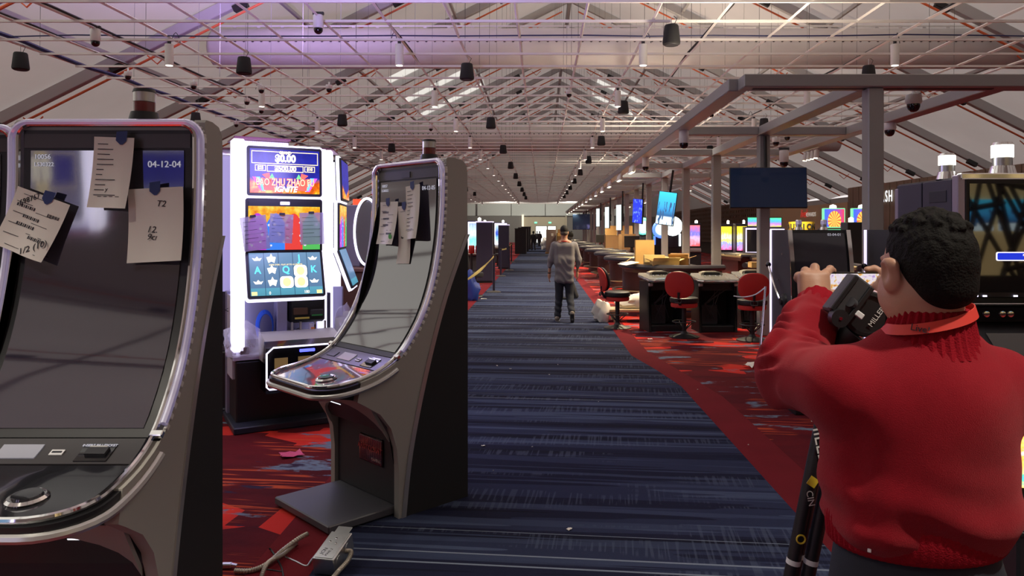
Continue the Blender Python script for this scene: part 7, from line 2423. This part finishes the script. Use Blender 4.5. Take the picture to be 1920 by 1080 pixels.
flex('loose_wire', [gz(505, 1028, 0.02), gz(512, 1036, 0.008), gz(527, 1062, 0.006), gz(532, 1085, 0.006)], 0.0045, 'black', 'bare-ended black wire beside the crossing conduits', False)
flex('loose_wire', [gz(535, 1044, 0.006), gz(555, 1053, 0.006), gz(574, 1061, 0.006), gz(584, 1050, 0.01), gz(600, 1030, 0.02)], 0.0045, 'steel', 'grey wire bent towards the metal junction box', False)
flex('loose_wire', [gz(495, 1067, 0.006), gz(515, 1070, 0.006), gz(528, 1072, 0.006)], 0.004, 'black', 'short black wire lying under the crossing conduits', False)
cn = thing('conduit_connector', 'steel clamp connector at the end of the metal conduit', 'connector', gz(425, 1066, 0.0))
MB().box((0, 0, 0.015), (0.05, 0.028, 0.022), 0.004).build('clamp_body', 'steel', cn)
MB().box((0.035, 0.0, 0.018), (0.03, 0.02, 0.008), 0.002, (0, R(10), 0)).build('clamp_tongue', 'steel', cn)
MB().box((-0.03, 0.0, 0.018), (0.02, 0.012, 0.01), 0.002).build('clamp_screw', 'chrome', cn)
jb = thing('junction_box', 'galvanised steel junction box lying on the carpet at the foot plate', 'junction box', (-0.995, 3.56, 0.034), rot=(R(15), 0, R(-12)))
MB().bb(-0.055, 0.055, -0.10, 0.10, 0.0, 0.085, 0.003).build('box_body', 'steel', jb)
MB().bb(-0.04, 0.035, 0.10, 0.145, 0.078, 0.082, 0.001).build('mounting_ear', 'steel', jb)
MB().bb(-0.045, 0.045, -0.09, 0.09, 0.0852, 0.0872, 0.0005).build('cover_plate', 'steel', jb)
for x, y in ((-0.02, 0.02), (0.012, 0.012), (0.0, 0.045)):
    MB().lathe([(0, 0), (0.006, 0), (0.005, 0.004), (0, 0.005)], (x, y, 0.087), 10).build('screw', 'chrome', jb)
for y in (-0.05, 0.04):
    MB().lathe([(0, 0), (0.026, 0), (0.026, 0.002), (0.02, 0.003), (0, 0.002)], (0.055, y, 0.045), 18, (0, R(90), 0)).build('knockout', 'steel', jb)
text('JCN', 0.026, (-0.02, -0.045, 0.0875), (0, 0, R(80)), 'ink', jb, 'handwriting', 0.0003)
text('PWR 2', 0.018, (0.008, -0.05, 0.0875), (0, 0, R(80)), 'ink', jb, 'handwriting', 0.0003)
v = Vector(jb.location)
flex('flexible_conduit', [v + Vector((0.055, -0.01, 0.05)), v + Vector((0.085, -0.02, 0.05)), v + Vector((0.082, -0.07, 0.03)), v + Vector((0.06, -0.14, 0.016)), v + Vector((0.05, -0.24, 0.016))], 0.012, 'flex_steel', 'tan flexible conduit leaving the side of the junction box')

def scrap(name, label, px, py, w, h, m, seed, cat='litter', rz=0.0, lift=0.010, group=None):
    q = random.Random(seed)
    g_ = G(px, py)
    b = MB()
    rows = [[(-w / 2 + w * j / 4 + q.uniform(-1, 1) * w * 0.05, -h / 2 + h * i / 4 + q.uniform(-1, 1) * h * 0.05, 0.008 + q.random() * lift) for j in range(5)] for i in range(5)]
    low = [[(x, y, z - 0.0015) for x, y, z in r] for r in rows]
    b.loft([r + l[::-1] for r, l in zip(rows, low)], True, True)
    return tag(b.build(name, m, None, (g_.x, g_.y, 0.0), (0, 0, rz)), label, cat, group)
scrap('candy_wrapper', 'crumpled pink plastic wrapper on the red patterned carpet', 547, 855, 0.15, 0.12, mat('pink_film', (0.70, 0.10, 0.22), 0.35, bump=0.6, bscale=60), 1, rz=0.5, lift=0.02)
scrap('paper_tag', 'white printed tag lying on the red carpet by the gold-topped step', 1410, 689, 0.18, 0.15, 'paper', 2, 'paper', 0.6, 0.05)
scrap('paper_scrap', 'small white scrap on the red carpet before the turned red chair', 1219, 637, 0.07, 0.05, 'paper', 6, 'paper')
for k, (px, py) in enumerate(((906, 838), (1067, 995), (932, 687), (957, 693), (1030, 704), (1046, 685), (1122, 755), (998, 840), (925, 885), (1068, 733), (1308, 732), (1403, 836))):
    sz = 0.028 if k < 2 else 0.016 if k < 5 else 0.009
    scrap('paper_scrap', 'tiny white paper scrap on the aisle carpet', px, py, sz * (1.6 if k in (2, 3) else 1), sz * 0.8, 'paper', 20 + k, 'paper', k, 0.006, 'tiny white scraps on the aisle carpet')
scrap('paper_scrap', 'white slip at the foot of the dark chair by the rope', 907, 561, 0.13, 0.10, 'paper', 40, 'paper')
# track of a light-coloured tube leaning at the low machine, with loose leads
flex('loose_wire', [(2.24, 7.42, 1.05), (2.16, 7.46, 0.98), (2.06, 7.5, 0.95), (1.95, 7.5, 0.96)], 0.006, 'white_plastic', 'white loose lead hanging from the rear edge of the low black machine', False)
mat('tube_steel', (0.7, 0.68, 0.65), 0.25, metal=0.9)
tag(MB().cyl((2.20, 7.46, 0.35), (2.26, 7.46, 1.06), 0.011, n=10).build('metal_tube', 'tube_steel'), 'thin shiny metal tube standing behind the low black machine', 'tube')
